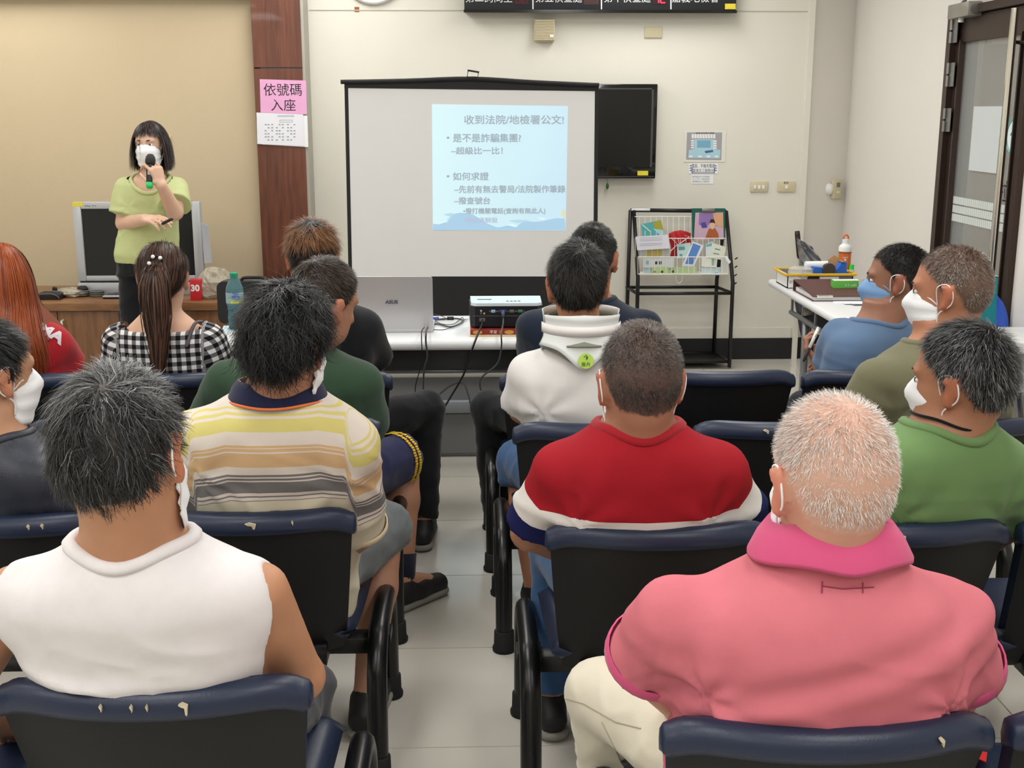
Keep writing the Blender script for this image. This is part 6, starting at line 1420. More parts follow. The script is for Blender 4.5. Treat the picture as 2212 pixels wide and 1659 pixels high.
for i, (pp, nm, c, lab, prs) in enumerate((
    (((1040, 830), (1290, 800), (1300, 1080), (1045, 1090)), 'mint', (196, 220, 218), 'pale mint leaflet with teal droplets in the rack', ((((1065, 880), (1180, 870), (1190, 930), (1075, 945)), 'tealdrop', (96, 160, 170)), (((1090, 1010), (1140, 1010), (1145, 1060), (1085, 1060)), 'tealdrop', (96, 160, 170)))),
    (((1330, 780), (1530, 855), (1350, 1240), (1130, 1230)), 'bluepage', (226, 232, 240), 'tilted white leaflet with a large blue panel in the rack', ((((1340, 810), (1480, 865), (1330, 1200), (1190, 1190)), 'bluepanel', (92, 138, 206)),)),
    (((1570, 830), (1700, 780), (1720, 1080), (1570, 1080)), 'tealtop', (214, 224, 230), 'white leaflet with a teal top half hidden in the rack', ((((1575, 835), (1695, 800), (1690, 860), (1580, 880)), 'tealt', (110, 180, 190)),)),
    (((1690, 805), (1940, 880), (1890, 1120), (1630, 1080)), 'palegreen', (222, 226, 210), 'pale green leaflet with two grey emblems in the rack', ((((1740, 900), (1840, 925), (1835, 945), (1738, 925)), 'emblem', (120, 150, 160)), (((1710, 985), (1820, 1005), (1815, 1025), (1708, 1005)), 'emblem', (120, 150, 160)))),
    (((1490, 1065), (1750, 1060), (1755, 1250), (1495, 1240)), 'cardw', (232, 234, 226), 'small white card with green figures in the lower basket', ((((1680, 1080), (1725, 1080), (1725, 1220), (1680, 1220)), 'greenfig', (150, 190, 170)),)),
    (((430, 1090), (990, 1085), (980, 1260), (440, 1260)), 'coverw', (214, 220, 222), 'wide white leaflet with dark rings in the lower basket', ((((630, 1150), (680, 1140), (680, 1200), (630, 1200)), 'ringk', (54, 54, 58)), (((710, 1145), (760, 1140), (760, 1200), (710, 1200)), 'ringk', (54, 54, 58)), (((470, 1130), (530, 1130), (530, 1200), (470, 1200)), 'ringb', (140, 190, 206)))),
    (((440, 1255), (575, 1250), (570, 1385), (440, 1385)), 'palebl', (190, 216, 226), 'pale blue booklet at the left of the lower basket', ()),
    (((575, 1250), (880, 1240), (880, 1385), (575, 1390)), 'lime1', (186, 206, 150), 'lime green booklet beside the pale blue one', ((((610, 1320), (650, 1315), (655, 1350), (615, 1355)), 'inkg', (66, 84, 60)), (((740, 1320), (790, 1315), (790, 1355), (745, 1355)), 'inkg', (66, 84, 60)))),
    (((880, 1245), (1400, 1250), (1400, 1385), (880, 1390)), 'lime2', (182, 204, 156), 'second lime green booklet in the middle of the lower basket', ((((940, 1315), (990, 1310), (990, 1355), (945, 1355)), 'inkg', (66, 84, 60)),)),
    (((1480, 1260), (1840, 1250), (1830, 1400), (1500, 1410)), 'tealb', (196, 214, 218), 'grey and teal booklet at the right of the lower basket', ((((1730, 1350), (1790, 1345), (1790, 1395), (1730, 1395)), 'tealsq', (80, 170, 190)),)),
    (((1850, 1080), (1960, 1040), (2000, 1380), (1840, 1390)), 'greyl', (206, 208, 204), 'grey leaflet standing at the right end of the rack', ()))):
    leaflet('leaflet', lab, 'leaflet', rk(*pp), 7.614-.0058*i if i < 4 else 7.576+.0056*((i*3) % 7), col(nm, c), tuple((rk(*a_), col(n_, c2)) for a_, n_, c2 in prs))
ob('hanging_ribbon', MB().tube(smoothpath([AY(*RK(1020, 1410), 7.57), AY(*RK(1030, 1500), 7.57), AY(*RK(1075, 1545), 7.57), AY(*RK(1130, 1500), 7.57), AY(*RK(1140, 1410), 7.57)], 5), .005, 6, flat=.35), M_wht, label='white ribbon loop hanging under the rack baskets', cat='ribbon')
ob('white_tag', MB().poly([AY(*RK(*p), 7.545) for p in ((1925, 1070), (1965, 1060), (2030, 1150), (2000, 1190), (1950, 1130))], (0, -.003, 0)), M_paper, label='white plastic tag at the right of the rack', cat='tag')
# ------------------------------------------------------------------ umbrella leaning by the corner
t = thing('umbrella', 'folded dark umbrella standing in the corner behind the table', 'umbrella', (2.19, 7.62, 0))
u0, u1 = np.array([2.215, 7.63, .0]), AY(1722, 499, 7.72); L_ = lambda f: u0+(u1-u0)*f
ob('tip', MB().tube([L_(0), L_(.12)], [.004, .006], 8), M_steel, t, smooth=True); ob('handle', MB().tube([L_(.80), L_(.82), L_(.97), L_(1.0)], [.013, .017, .018, .016], 12), mat('umbrella_grip', (40, 30, 30), .4), t, smooth=True)
mb = MB(); d = unit(u1-u0); x_ = unit(np.cross(d, [0, 1, 0])); y_ = np.cross(d, x_); vs = []; fs = []
for i in range(13):
    f = .12+.62*i/12; r = .012+.036*math.sin(min(1, (i+1)/9)*1.5)*(1 if i < 10 else 1-.22*(i-9))
    for j in range(24): rr = r*(1+.16*math.sin(j*math.pi/1.5+i*.5)); an = 2*math.pi*j/24; vs.append(L_(f)+(x_*math.cos(an)+y_*math.sin(an))*rr)
for i in range(12):
    for j in range(24): fs.append((i*24+j, i*24+(j+1) % 24, (i+1)*24+(j+1) % 24, (i+1)*24+j))
mb.add(vs, fs); ob('canopy', mb, mat('umbrella_cloth', (58, 60, 68), .7, var=.1), t, smooth=True); ob('shaft', MB().tube([L_(.7), L_(.82)], .006, 8), M_steel, t, smooth=True)
# ------------------------------------------------------------------ table in front of the first row, with what stands on it
M_top = mat('white_laminate', (226, 228, 230), .25, var=.015, spec=.5); M_dsteel = mat('dark_steel', (58, 60, 62), .35, metal=.6); M_gsteel = mat('grey_steel', (138, 140, 142), .35, metal=.6)
TX0, TX1, TY0, TY1, TZ = -1.07, .76, 4.755, 5.36, .74
t = thing('front_table', 'long white topped folding table before the front row', 'table', ((TX0+TX1)/2, (TY0+TY1)/2, 0))
ob('tabletop', MB().bx(TX0, TX1, TY0, TY1, TZ-.045, TZ, bev=.018), M_top, t, smooth=True)
ob('underframe', MB().bx(TX0+.06, TX1-.06, TY0+.05, TY0+.07, TZ-.13, TZ-.045), M_dsteel, t)
for k, (y, z, m) in enumerate(((TY0+.08, .595, M_gsteel), (TY0+.14, .585, M_dsteel), (TY0+.20, .58, M_gsteel), (TY0+.26, .575, M_dsteel), (TY0+.32, .57, M_gsteel), (TY0+.40, .565, M_dsteel))):
    ob('shelf_rail', MB().tube([(TX0+.08, y, z), (TX1-.08, y, z)], .011, 8), m, t, smooth=True)
for x in (TX0+.1, TX1-.1):
    for y in (TY0+.1, TY1-.08): ob('leg', MB().tube([(x, y, .02), (x, y, TZ-.05)], .018, 10), M_gsteel, t, smooth=True)
    ob('foot_rail', MB().bx(x-.02, x+.02, TY0+.02, TY1, .0, .03, bev=.005), M_dsteel, t)
t = thing('low_cabinet', 'low grey steel cabinet standing behind the front table', 'cabinet', (-.15, 5.75, 0))
M_gcab = mat('grey_cabinet', (134, 136, 138), .5, var=.03); M_gcab2 = mat('grey_cabinet_ledge', (150, 156, 164), .45, var=.03)
ob('body', MB().bx(-1.0, .74, 5.6, 5.95, 0, .40, bev=.004), M_gcab, t); ob('ledge', MB().bx(-1.0, .74, 5.565, 5.6, .225, .285, bev=.006), M_gcab2, t); ob('top', MB().bx(-1.01, .75, 5.58, 5.96, .40, .425, bev=.004), mat('cabinet_top', (206, 204, 196), .4), t); ob('door', MB().bx(-.98, .72, 5.592, 5.6, .02, .215), M_gcab, t)
# laptop seen from behind its lid
M_lap = mat('silver_laptop', (196, 196, 198), .35, metal=.35, var=.01)
t = thing('laptop', 'silver laptop on the front table seen from behind its lid', 'laptop', tuple(AZ(845, 706, TZ)))
a, b_ = AY(748, 705, 4.93), AY(936, 705, 4.93); c1, c0 = AY(934, 598, 4.89), AY(750, 598, 4.89)
a[2] = b_[2] = TZ+.012
bm_ = MB(); 
def rr4(p0, p1, p2, p3, r=.012):
    P = [p0, p1, p2, p3]; out = []
    for i in range(4):
        p = P[i]; q = P[i-1]; s = P[(i+1) % 4]; u = unit(q-p); v = unit(s-p)
        for k in range(5): an = k/4; out.append(p+u*r*(1-an)**2+v*r*an**2)
    return out
ob('lid', MB().poly(rr4(a, b_, c1, c0), (0, .007, .001)), M_lap, t)
nl = np.cross(b_-a, c0-a); nl = unit(nl); nl = nl if nl[1] < 0 else -nl
ob('base', MB().bx(a[0], b_[0], a[1]-.002, a[1]+.24, TZ+.0, TZ+.014, bev=.004), M_lap, t); ob('hinge', MB().cyl((a[0]+.03, a[1]+.006, TZ+.014), (b_[0]-.03, a[1]+.006, TZ+.014), .006, n=8), M_ink, t)
ob('keyboard', MB().bx(a[0]+.02, b_[0]-.02, a[1]+.03, a[1]+.13, TZ+.014, TZ+.016), M_ink, t)
text('lid_lettering', 'ASUS', 11*mpp(4.9), mat('logo_steel', (90, 98, 112), .3, metal=.5), t, AY(846, 652, 4.908)+nl*.003, v=unit(c0-a), width=28*mpp(4.9), bold=.0006, off=.001)
# projector on a red box
t = thing('gift_box', 'flat red and gold snack box under the projector', 'box', tuple(AZ(1080, 728, TZ)))
a, b_ = AZ(1016, 729, TZ), AZ(1152, 727, TZ); bx0, bx1, by = a[0], b_[0]+.01, a[1]+.01
ob('carton', MB().bx(bx0, bx1, by, by+.25, TZ, TZ+.030, bev=.002), mat('red_carton', (132, 38, 30), .45), t); ob('rim', MB().bx(bx0-.002, bx1+.002, by-.002, by+.25, TZ, TZ+.009), mat('cream_card', (214, 196, 160), .7), t)
gold = mat('gold_print', (206, 150, 70), .5)
for k, x in enumerate((.03, .16, .235)): ob('emblem', MB().poly([(bx0+x+.02*math.cos(an), by-.0005, TZ+.0195+.0085*math.sin(an)) for an in np.linspace(0, 6.28, 13)[:-1]], (0, -.001, 0)), gold, t)
text('box_lettering', '平安', .016, M_wht, t, (bx0+.095, by-.001, TZ+.0195)); text('box_lettering', '福', .016, gold, t, (bx0+.125, by-.001, TZ+.0195))
t = thing('projector', 'black projector with painted glare on top standing on the red box', 'projector', ((bx0+bx1)/2, by+.12, TZ+.03))
M_prj = mat('projector_black', (24, 24, 30), .35); px0, px1, py, pz = bx0+.0, bx1+.03, by+.03, TZ+.038
prof = [(px0, py+.02), (px0+.02, py), (px1-.02, py-.0), (px1, py+.02), (px1+.004, py+.2), (px0-.004, py+.2)]
ob('housing', MB().poly([(x, y, pz) for x, y in prof], (0, 0, .085)), M_prj, t)
ob('top_cover', MB().poly([(x+(.004 if x < (px0+px1)/2 else -.004), y, pz+.085) for x, y in prof], (0, 0, .012)), mat('projector_glare', (214, 226, 232), .18, coat=.4), t)  # glare on the top is put into this pale colour
for x in (px0+.03, px1-.03): ob('foot', MB().cyl((x, py+.03, TZ+.03), (x, py+.03, pz), .009, n=10), M_ink, t)
ob('vent_slot', MB().bx(px0+.03, px0+.09, py+.10, py+.106, pz+.097, pz+.0985), M_ink, t); 
for k in range(4): ob('top_button', MB().bx(px0+.15+.016*k, px0+.161+.016*k, py+.05, py+.056, pz+.097, pz+.0985), M_ink, t)
pb = mat('port_blue', (36, 60, 170), .4); pl_ = mat('port_pale', (150, 180, 210), .4); pg = mat('port_grey', (96, 98, 100), .4); pgr = mat('port_green', (60, 120, 90), .4)
for x, m, w in ((.095, pl_, .018), (.135, pb, .030), (.172, pg, .02), (.207, pgr, .02)):
    o = ob('video_port', MB().bx(px0+x-w/2, px0+x+w/2, py-.004, py+.002, pz+.058, pz+.070, bev=.002), m, t)
    ob('port_screw', MB().cyl((px0+x-w/2-.005, py-.003, pz+.064), (px0+x-w/2-.005, py+.002, pz+.064), .003, n=8).cyl((px0+x+w/2+.005, py-.003, pz+.064), (px0+x+w/2+.005, py+.002, pz+.064), .003, n=8), M_steel, o)
for x, z, m in ((.045, .066, pl_), (.045, .056, pg), (.058, .066, M_ink), (.058, .055, gold)): ob('audio_jack', MB().cyl((px0+x, py-.003, pz+z), (px0+x, py+.002, pz+z), .0042, n=10), m, t)
ob('power_inlet', MB().bx(px0+.038, px0+.062, py-.003, py+.002, pz+.022, pz+.036), pg, t); ob('seam', MB().bx(px0+.01, px1-.01, py-.001, py+.001, pz+.043, pz+.045), pg, t); ob('rating_label', MB().bx(px1-.045, px1-.022, py-.001, py+.001, pz+.046, pz+.056), M_wht, t)
# cables
M_cab = mat('black_cable', (22, 22, 24), .5); M_cabg = mat('grey_cable', (70, 72, 76), .5)
def cable(name, label, pts, r, m=M_cab): return ob(name, MB().tube(smoothpath(pts, 6), r, 6), m, smooth=True, label=label, cat='cable', group='cables on and below the front table')
P = lambda x, y, Y: AY(x, y, Y)
Z = lambda x, y: AZ(x, y, TZ+.006)
plug = np.array([px0+.135, py-.006, pz+.064]); 
t = thing('video_cable', 'thick grey video cable looping from laptop to projector', 'cable', tuple(Z(930, 700)), 'cables on and below the front table')
ob('cord', MB().tube(smoothpath([Z(940, 690), Z(985, 688), Z(1000, 694), Z(975, 706), Z(945, 700), Z(928, 704), P(921, 716, TY0-.012), P(920, 740, 4.73), P(923, 770, 4.74), P(916, 800, 4.76), P(915, 850, 4.80), P(926, 868, 4.82), P(945, 855, 4.84), P(975, 832, 4.84), P(1000, 828, 4.82), P(1012, 855, 4.80), P(1020, 885, 4.79), P(1036, 906, 4.79), P(1049, 894, 4.78), P(1048, 868, 4.77), P(1037, 835, 4.75), P(1042, 814, 4.74), P(1074, 786, 4.73), P(1083, 750, 4.72), P(1083, 722, 4.725), plug+np.array([0, -.035, -.04]), plug+np.array([0, -.012, 0])], 6), .0038, 6), M_cabg, t, smooth=True)
ob('plug', MB().tube([plug+np.array([0, -.004, 0]), plug+np.array([0, -.018, -.004]), plug+np.array([0, -.03, -.02])], [.009, .008, .005], 8), M_cabg, t, smooth=True); ob('plug', MB().tube([Z(934, 688), Z(948, 688)], .007, 8), pb, t, smooth=True); ob('ferrite_bead', MB().tube([Z(966, 688), Z(980, 688)], .009, 10), M_cab, t, smooth=True)
cable('power_cable', 'black power cord running down from the projector to the floor', [(px0+.05, py-.004, pz+.028), (px0+.048, py-.03, pz+.015), P(1030, 728, TY0-.012), P(1020, 755, 4.73), P(1002, 808, 4.75), P(975, 855, 4.77), P(945, 902, 4.74), P(915, 935, 4.65), P(890, 951, 4.55), P(866, 975, 4.45), (-.26, 4.42, .30), (-.30, 4.40, .02)], .0042)
cable('adapter_cable', 'thin black adapter cord hanging from the table to the floor', [Z(880, 704), Z(905, 708), Z(918, 705), P(911, 716, TY0-.012), P(911, 745, 4.73), P(912, 780, 4.74), P(897, 838, 4.76), P(902, 875, 4.77), P(905, 915, 4.77), P(899, 950, 4.76), P(890, 988, 4.75), P(880, 1030, 4.73), P(873, 1056, 4.70), AZ(874, 1070, .006)], .0022)
cable('mouse_cable', 'thin black wire curled on the table beside the laptop', [Z(936, 678), Z(958, 684), Z(962, 690), Z(940, 692), Z(955, 700), Z(980, 700), Z(998, 686), Z(998, 696), Z(960, 712), Z(920, 710)], .0018)
cable('adapter_wire', 'thin dark wire lying in front of the laptop', [Z(826, 708), Z(840, 714), Z(855, 713), Z(876, 707), Z(905, 711), Z(925, 709)], .0018)
ob('metal_key', MB().tube([Z(1000, 692), Z(1006, 690), Z(1012, 689)], .004, 6, flat=.4).lathe(Z(1003, 691), [(.003, 0), (.01, 0), (.01, .003), (.003, .003)], 10), M_steel, label='small metal clip beside the projector', cat='clip')
# water bottle with paper under it
t = thing('water_bottle', 'tall clear water bottle with green cap at the table end', 'bottle', tuple(AZ(511, 712, TZ)))
bc = AZ(511, 711, TZ); bc[2] = TZ+.002; hB = AY(511, 590, bc[1])[2]-TZ
M_pet, nt, b = new_mat('clear_plastic'); b.inputs['Base Color'].default_value = lin((172, 222, 228)); b.inputs['Roughness'].default_value = .08; b.inputs['Transmission Weight'].default_value = .85; b.inputs['IOR'].default_value = 1.12
M_water, nt, b = new_mat('water'); b.inputs['Base Color'].default_value = lin((120, 196, 214)); b.inputs['Roughness'].default_value = .02; b.inputs['Transmission Weight'].default_value = .9; b.inputs['IOR'].default_value = 1.2
r = .037
ob('body', MB().lathe(bc, [(.024, 0), (.032, .004), (.031, .02), (.034, .05), (.030, .075), (.034, .10), (r, hB*.46), (r, hB*.70), (.034, hB*.76), (.018, hB*.90), (.0145, hB*.92), (.0145, hB*.95)], 20), M_pet, t)
ob('water', MB().lathe(bc, [(.022, .004), (.029, .008), (.028, .02), (.031, .05), (.027, .075), (.031, .10), (.034, hB*.43), (.001, hB*.431)], 20), M_water, t, smooth=True)
ob('cap', MB().lathe(bc, [(.0165, hB*.92), (.017, hB*.925), (.0165, hB*.995), (.014, hB), (.001, hB)], 20), mat('green_cap', (20, 140, 104), .4), t)
lb = MB(); lb.grid(lambda u, v: (bc[0]+(r+.0008)*math.sin(-1.5+3*u), bc[1]-(r+.0008)*math.cos(-1.5+3*u), bc[2]+hB*(.47+.19*v)), 20, 4); M_lab = mat('bottle_label', (176, 206, 214), .4, alpha=.55)
lo_ = ob('label_wrap', lb, M_lab, t, smooth=True)
lb = MB(); lb.grid(lambda u, v: (bc[0]+(r+.0014)*math.sin(-.3+1.5*u), bc[1]-(r+.0014)*math.cos(-.3+1.5*u), bc[2]+hB*(.475+.035*v)), 12, 1); ob('label_band', lb, mat('label_yellow', (206, 204, 70), .5), t, smooth=True)
lb = MB(); lb.grid(lambda u, v: (bc[0]+(r+.0012)*math.sin(-.6+1.8*u), bc[1]-(r+.0012)*math.cos(-.6+1.8*u), bc[2]+hB*(.51+.03*v+.01*math.sin(u*9)*v)), 12, 2); ob('label_band', lb, mat('label_green', (150, 178, 120), .5), t, smooth=True)
text('label_lettering', '水', .030, mat('label_blue', (60, 96, 190), .5), t, (bc[0]+.012, bc[1]-r-.0025, bc[2]+hB*.625)); text('label_lettering', '純淨', .018, MATS['label_blue'], t, (bc[0]+.012, bc[1]-r-.0025, bc[2]+hB*.575))
ob('leaflet_sheet', MB().poly([AZ(x, y, TZ+.0005) for x, y in ((483, 704), (520, 703), (530, 717), (478, 718))], (0, 0, .001)), mat('pale_blue_print', (206, 226, 236), .6, var=.08, vscale=60), label='pale blue leaflet under the water bottle', cat='leaflet')
# black hard case on the table
t = thing('carry_case', 'black hard carry case with handle behind the water bottle', 'case', tuple(AY(560, 697, 5.22)))
a, b_ = AY(475, 697, 5.2), AY(650, 607, 5.2); z0 = TZ+.0
def rrect(x0, x1, z0, z1, r, y):
    o = []
    for cx, cz, a0 in ((x1-r, z1-r, 0), (x0+r, z1-r, 90), (x0+r, z0+r, 180), (x1-r, z0+r, 270)):
        for k in range(6): an = math.radians(a0+18*k); o.append((cx+r*math.cos(an), y, cz+r*math.sin(an)))
    return o
zt_ = AY(540, 606, 5.2)[2]
ob('shell', MB().poly(rrect(a[0], b_[0], z0, zt_, .03, 5.17), (0, .06, 0)), mat('case_black', (34, 35, 38), .5), t); ob('shell', MB().poly(rrect(a[0]+.003, b_[0]-.003, z0+.003, zt_-.003, .03, 5.235), (0, .05, 0)), MATS['case_black'], t)
ob('handle', MB().tube(smoothpath([AY(522, 607, 5.2), AY(528, 600, 5.2), AY(570, 600, 5.2), AY(576, 607, 5.2)], 4), .007, 8), M_ink, t, smooth=True)
for x in (500, 600): ob('latch', MB().box(AY(x, 611, 5.2), (.03, .07, .014), bev=.003), M_ink, t)
# ------------------------------------------------------------------ wooden credenza with the old television
CZ, CY = .60, 6.65
M_cw = wood('credenza_wood', (104, 68, 38), (134, 92, 54), .4, (.6, 3, 3)); M_cw2 = wood('credenza_door_wood', (100, 64, 36), (128, 86, 50), .4, (3, 3, .4))
t = thing('credenza', 'long low wooden credenza against the tan wall', 'cabinet', (-2.3, 7.0, 0))
ob('top', MB().bx(-3.7, -1.06, CY, 7.35, CZ-.045, CZ, bev=.003), M_cw, t); ob('carcass', MB().bx(-3.66, -1.10, CY+.05, 7.33, .06, CZ-.045), M_cw2, t); ob('plinth', MB().bx(-3.6, -1.15, CY+.09, 7.3, 0, .06), M_ink, t)
xd = AY(258, 680, CY+.03)[0]; k = 0
for i in range(-3, 5):
    x0, x1 = xd+i*.345, xd+(i+1)*.345
    if x0 < -3.68 or x1 > -1.05: continue
    d_ = ob('door', MB().bx(x0+.002, x1-.002, CY+.028, CY+.05, .07, CZ-.05, bev=.002), M_cw2, t)
    hx = x1-.03 if i % 2 == 0 else x0+.03
    ob('handle', MB().tube([(hx, CY+.028, .50), (hx, CY+.0, .50), (hx, CY+.0, .40), (hx, CY+.028, .40)], .006, 8), mat('white_handle', (224, 220, 206), .4), d_)
YV = 6.95; M_sil = mat('silver_plastic', (184, 187, 192), .35, metal=.3, var=.02)
t = thing('old_television', 'bulky silver television on the credenza behind the speaker', 'television', tuple(AY(295, 640, YV)))
a, b_ = AY(155, 437, YV), AY(430, 606, YV); xl_, xr_ = a[0], AY(430, 437, YV)[0]
zt_, zb2 = a[2], b_[2]; bw = .047
ob('bezel', MB().bx(xl_, xl_+bw, YV, YV+.06, zb2, zt_, bev=.004).bx(xr_-bw, xr_, YV, YV+.06, zb2, zt_, bev=.004).bx(xl_+bw, xr_-bw, YV, YV+.06, zt_-.038, zt_, bev=.004).bx(xl_+bw, xr_-bw, YV, YV+.06, zb2, zb2+.03, bev=.004), M_sil, t)
ob('display', MB().bx(xl_+bw-.005, xr_-bw+.005, YV+.012, YV+.05, zb2+.025, zt_-.033), mat('crt_dark', (20, 21, 23), .3), t)
ob('rear_housing', MB().poly([(xl_+.01, YV+.06, zb2), (xr_-.01, YV+.06, zb2), (xr_-.12, YV+.36, zb2+.03), (xl_+.12, YV+.36, zb2+.03)], (0, 0, zt_-zb2-.05)), mat('tv_dark_shell', (60, 62, 66), .6), t)
ob('seam', MB().bx(xl_+.01, xr_-.01, YV+.004, YV+.05, zb2-.010, zb2), M_ink, t); ob('base_panel', MB().bx(xl_+.0, xr_-.0, YV-.01, YV+.3, CZ, zb2-.010, bev=.004), M_sil, t)
plate('asset_label', M_yel, t, R4(156, 437, 179, 446), YV, .001); tpx('brand_lettering', 'Flat TV', 196, 445, 24, 5, YV-.0002, M_ink, t)
ob('side_paper', MB().poly([(xr_+.005, YV+.02, CZ+.18), (xr_+.04, YV+.06, CZ+.02+.16), (xr_+.03, YV+.06, CZ+.40), (xr_, YV+.02, CZ+.42)], (.001, .001, 0)), mat('bluish_paper', (176, 178, 186), .8), label='grey sheet of paper stuck beside the old television', cat='paper')
t = thing('red_box', 'small red carton marked with a 3 beside the television', 'box', tuple(AY(421, 627, 6.72))); a, b_ = AY(409, 605, 6.72), AY(434, 640, 6.72)
ob('carton', MB().bx(a[0], b_[0], 6.72, 6.78, CZ, a[2], bev=.002), mat('red_card', (190, 36, 44), .5), t); text('box_lettering', '30', .05, M_wht, t, ((a[0]+b_[0])/2, 6.7195, CZ+.6*(a[2]-CZ)), bold=.002)
M_film, nt, b = new_mat('crumpled_film'); b.inputs['Base Color'].default_value = lin((186, 178, 160)); b.inputs['Roughness'].default_value = .25; b.inputs['Alpha'].default_value = .62; add_bump(nt, b, 30, .8, .02)
def crumple(name, label, c, r, seed, cat='plastic bag'):
    rg = np.random.default_rng(seed); nu, nv = 22, 12; vs = []; fs = []
    D = []
    for j in range(nv+1):
        for i in range(nu): ph = math.pi*j/nv; th_ = 2*math.pi*i/nu; D.append((math.sin(ph)*math.cos(th_), math.sin(ph)*math.sin(th_), math.cos(ph)))
    D = np.array(D); k = 1+.14*sn(D, 5, seed)+.08*sn(D, 11, seed+1); V = D*k[:, None]*np.array(r); V[:, 2] = np.maximum(V[:, 2], -r[2]*.8)
    for j in range(nv):
        for i in range(nu): fs.append((j*nu+i, j*nu+(i+1) % nu, (j+1)*nu+(i+1) % nu, (j+1)*nu+i))
    V[:, 2] -= V[:, 2].min(); mb = MB(); mb.add(V+np.array(c), fs); return ob(name, mb, M_film, smooth=False, label=label, cat=cat)
pc = AY(466, 650, 6.8); crumple('plastic_bag', 'crumpled translucent plastic bag right of the old television', (pc[0], 6.85, CZ+.001), (.10, .10, .09), 3)
pc = AY(140, 640, 6.8); crumple('plastic_bag', 'flat crumpled plastic wrap left of the old television', (pc[0], 6.92, CZ+.001), (.09, .08, .028), 5)
M_gry = mat('grey_rubber', (92, 92, 90), .6)
for k, (x, y, lab) in enumerate(((128, 640, 'grey coiled cable at the left end of the credenza'), (178, 640, 'grey coiled cable with black pad on the credenza'), (210, 641, 'grey coiled cable nearest the keyboard'))):
    c_ = AZ(x, y, CZ); t = thing('cable_coil', lab, 'cable', (c_[0], c_[1], CZ), 'coils on the credenza')
    for j in range(3): ob('coil', MB().tube([(c_[0]+(.034+.002*j)*math.cos(an), c_[1]+.03*math.sin(an), CZ+.009+.011*j) for an in np.linspace(0, 6.28, 22)[:-1]], .0055, 6, closed=True), M_gry, t, smooth=True)
    if k == 1: ob('pad', MB().lathe((c_[0]+.0, c_[1]+.01, CZ+.036), [(.001, 0), (.03, 0), (.032, .008), (.022, .022), (.001, .025)], 16), M_ink, t, smooth=True)
t = thing('set_top_box', 'flat black device on the credenza by the red haired woman', 'device', tuple(AZ(95, 646, CZ))); a = AZ(76, 648, CZ); ob('case', MB().bx(a[0], a[0]+.14, a[1], a[1]+.14, CZ, CZ+.03, bev=.004), M_ink, t); ob('cable', MB().tube(smoothpath([(a[0]+.02, a[1]-.002, CZ+.03), (a[0]+.09, a[1]-.01, CZ+.036), (a[0]+.13, a[1]-.005, CZ+.02), (a[0]+.135, a[1]-.005, CZ+.006)], 4), .003, 6), M_gry, t, smooth=True)
ob('stand_wedge', MB().poly([AZ(112, 641, CZ), AZ(121, 641, CZ), AZ(121, 641, CZ)+np.array([0, 0, .05]), AZ(115, 641, CZ)+np.array([0, 0, .055])], (0, .03, 0)), M_ink, label='small black wedge shaped stand on the credenza', cat='stand')
t = thing('keyboard', 'black and silver keyboard in front of the old television', 'keyboard', tuple(AZ(255, 645, CZ))); a, b_ = AZ(222, 646, CZ), AZ(292, 646, CZ)
ob('tray', MB().bx(a[0], b_[0]+.15, a[1], a[1]+.13, CZ, CZ+.014, bev=.003), M_ink, t); ob('front_strip', MB().bx(a[0], b_[0]+.15, a[1]-.004, a[1]+.03, CZ+.010, CZ+.018, bev=.002), M_sil, t)
kd = None
for r_ in range(4):
    for k in range(12):
        loc = np.array((a[0]+.03+.025*k+.005*r_, a[1]+.045+.021*r_, CZ+.014))-ORG[t.name]
        if kd is None: ko = ob('key', MB().bx(-.010, .010, -.008, .008, 0, .006, bev=.001), mat('key_grey', (54, 55, 58), .5), t, local=True); ko.location = loc; kd = ko.data
        else: put('key', kd, t, tuple(loc))
# ------------------------------------------------------------------ side table on the right
RX0, RX1, RY0, RY1 = 1.63, 2.08, 4.72, 6.50
t = thing('side_table', 'white topped folding table along the right wall', 'table', ((RX0+RX1)/2, (RY0+RY1)/2, 0))
ob('tabletop', MB().bx(RX0, RX1, RY0, RY1, TZ-.04, TZ, bev=.016), M_top, t, smooth=True)
ob('under_shelf', MB().bx(RX0+.06, RX1-.06, RY0+.12, RY1-.35, .60, .612), M_ink, t)
for y in np.linspace(RY0+.12, RY1-.35, 4): ob('shelf_bracket', MB().tube([(RX0+.05, y, .605), (RX0+.05, y, TZ-.04)], .008, 6), M_gsteel, t)
ob('shelf_rail', MB().tube([(RX0+.05, RY0+.1, .61), (RX0+.05, RY1-.33, .61)], .013, 8), M_gsteel, t, smooth=True)
for y in (RY0+.18, RY1-.45):
    for x in (RX0+.10, RX1-.08): ob('leg', MB().tube([(x, y, .015), (x, y, TZ-.04)], .02, 10), M_gsteel, t, smooth=True)
    ob('foot_rail', MB().bx(RX0+.02, RX1-.02, y-.02, y+.02, 0, .03, bev=.005), M_gsteel, t)
t = thing('storage_tray', 'white and grey storage tray with a yellow rim on the side table', 'tray', (1.83, 6.22, TZ))
x0, x1, y0, y1 = 1.645, 1.99, 6.14, 6.37; hT = .072; th_ = .006; mg = mat('tray_grey', (120, 120, 118), .5)
ob('floor_panel', MB().bx(x0, x1, y0, y1, TZ, TZ+.006), M_wht, t); ob('wall_panel', MB().bx(x0, x1, y0, y0+th_, TZ, TZ+hT), mg, t); ob('wall_panel', MB().bx(x0, x1, y1-th_, y1, TZ, TZ+hT), mg, t); ob('end_panel', MB().bx(x0, x0+th_, y0, y1, TZ, TZ+hT), M_wht, t); ob('end_panel', MB().bx(x1-th_, x1, y0, y1, TZ, TZ+hT), mg, t)
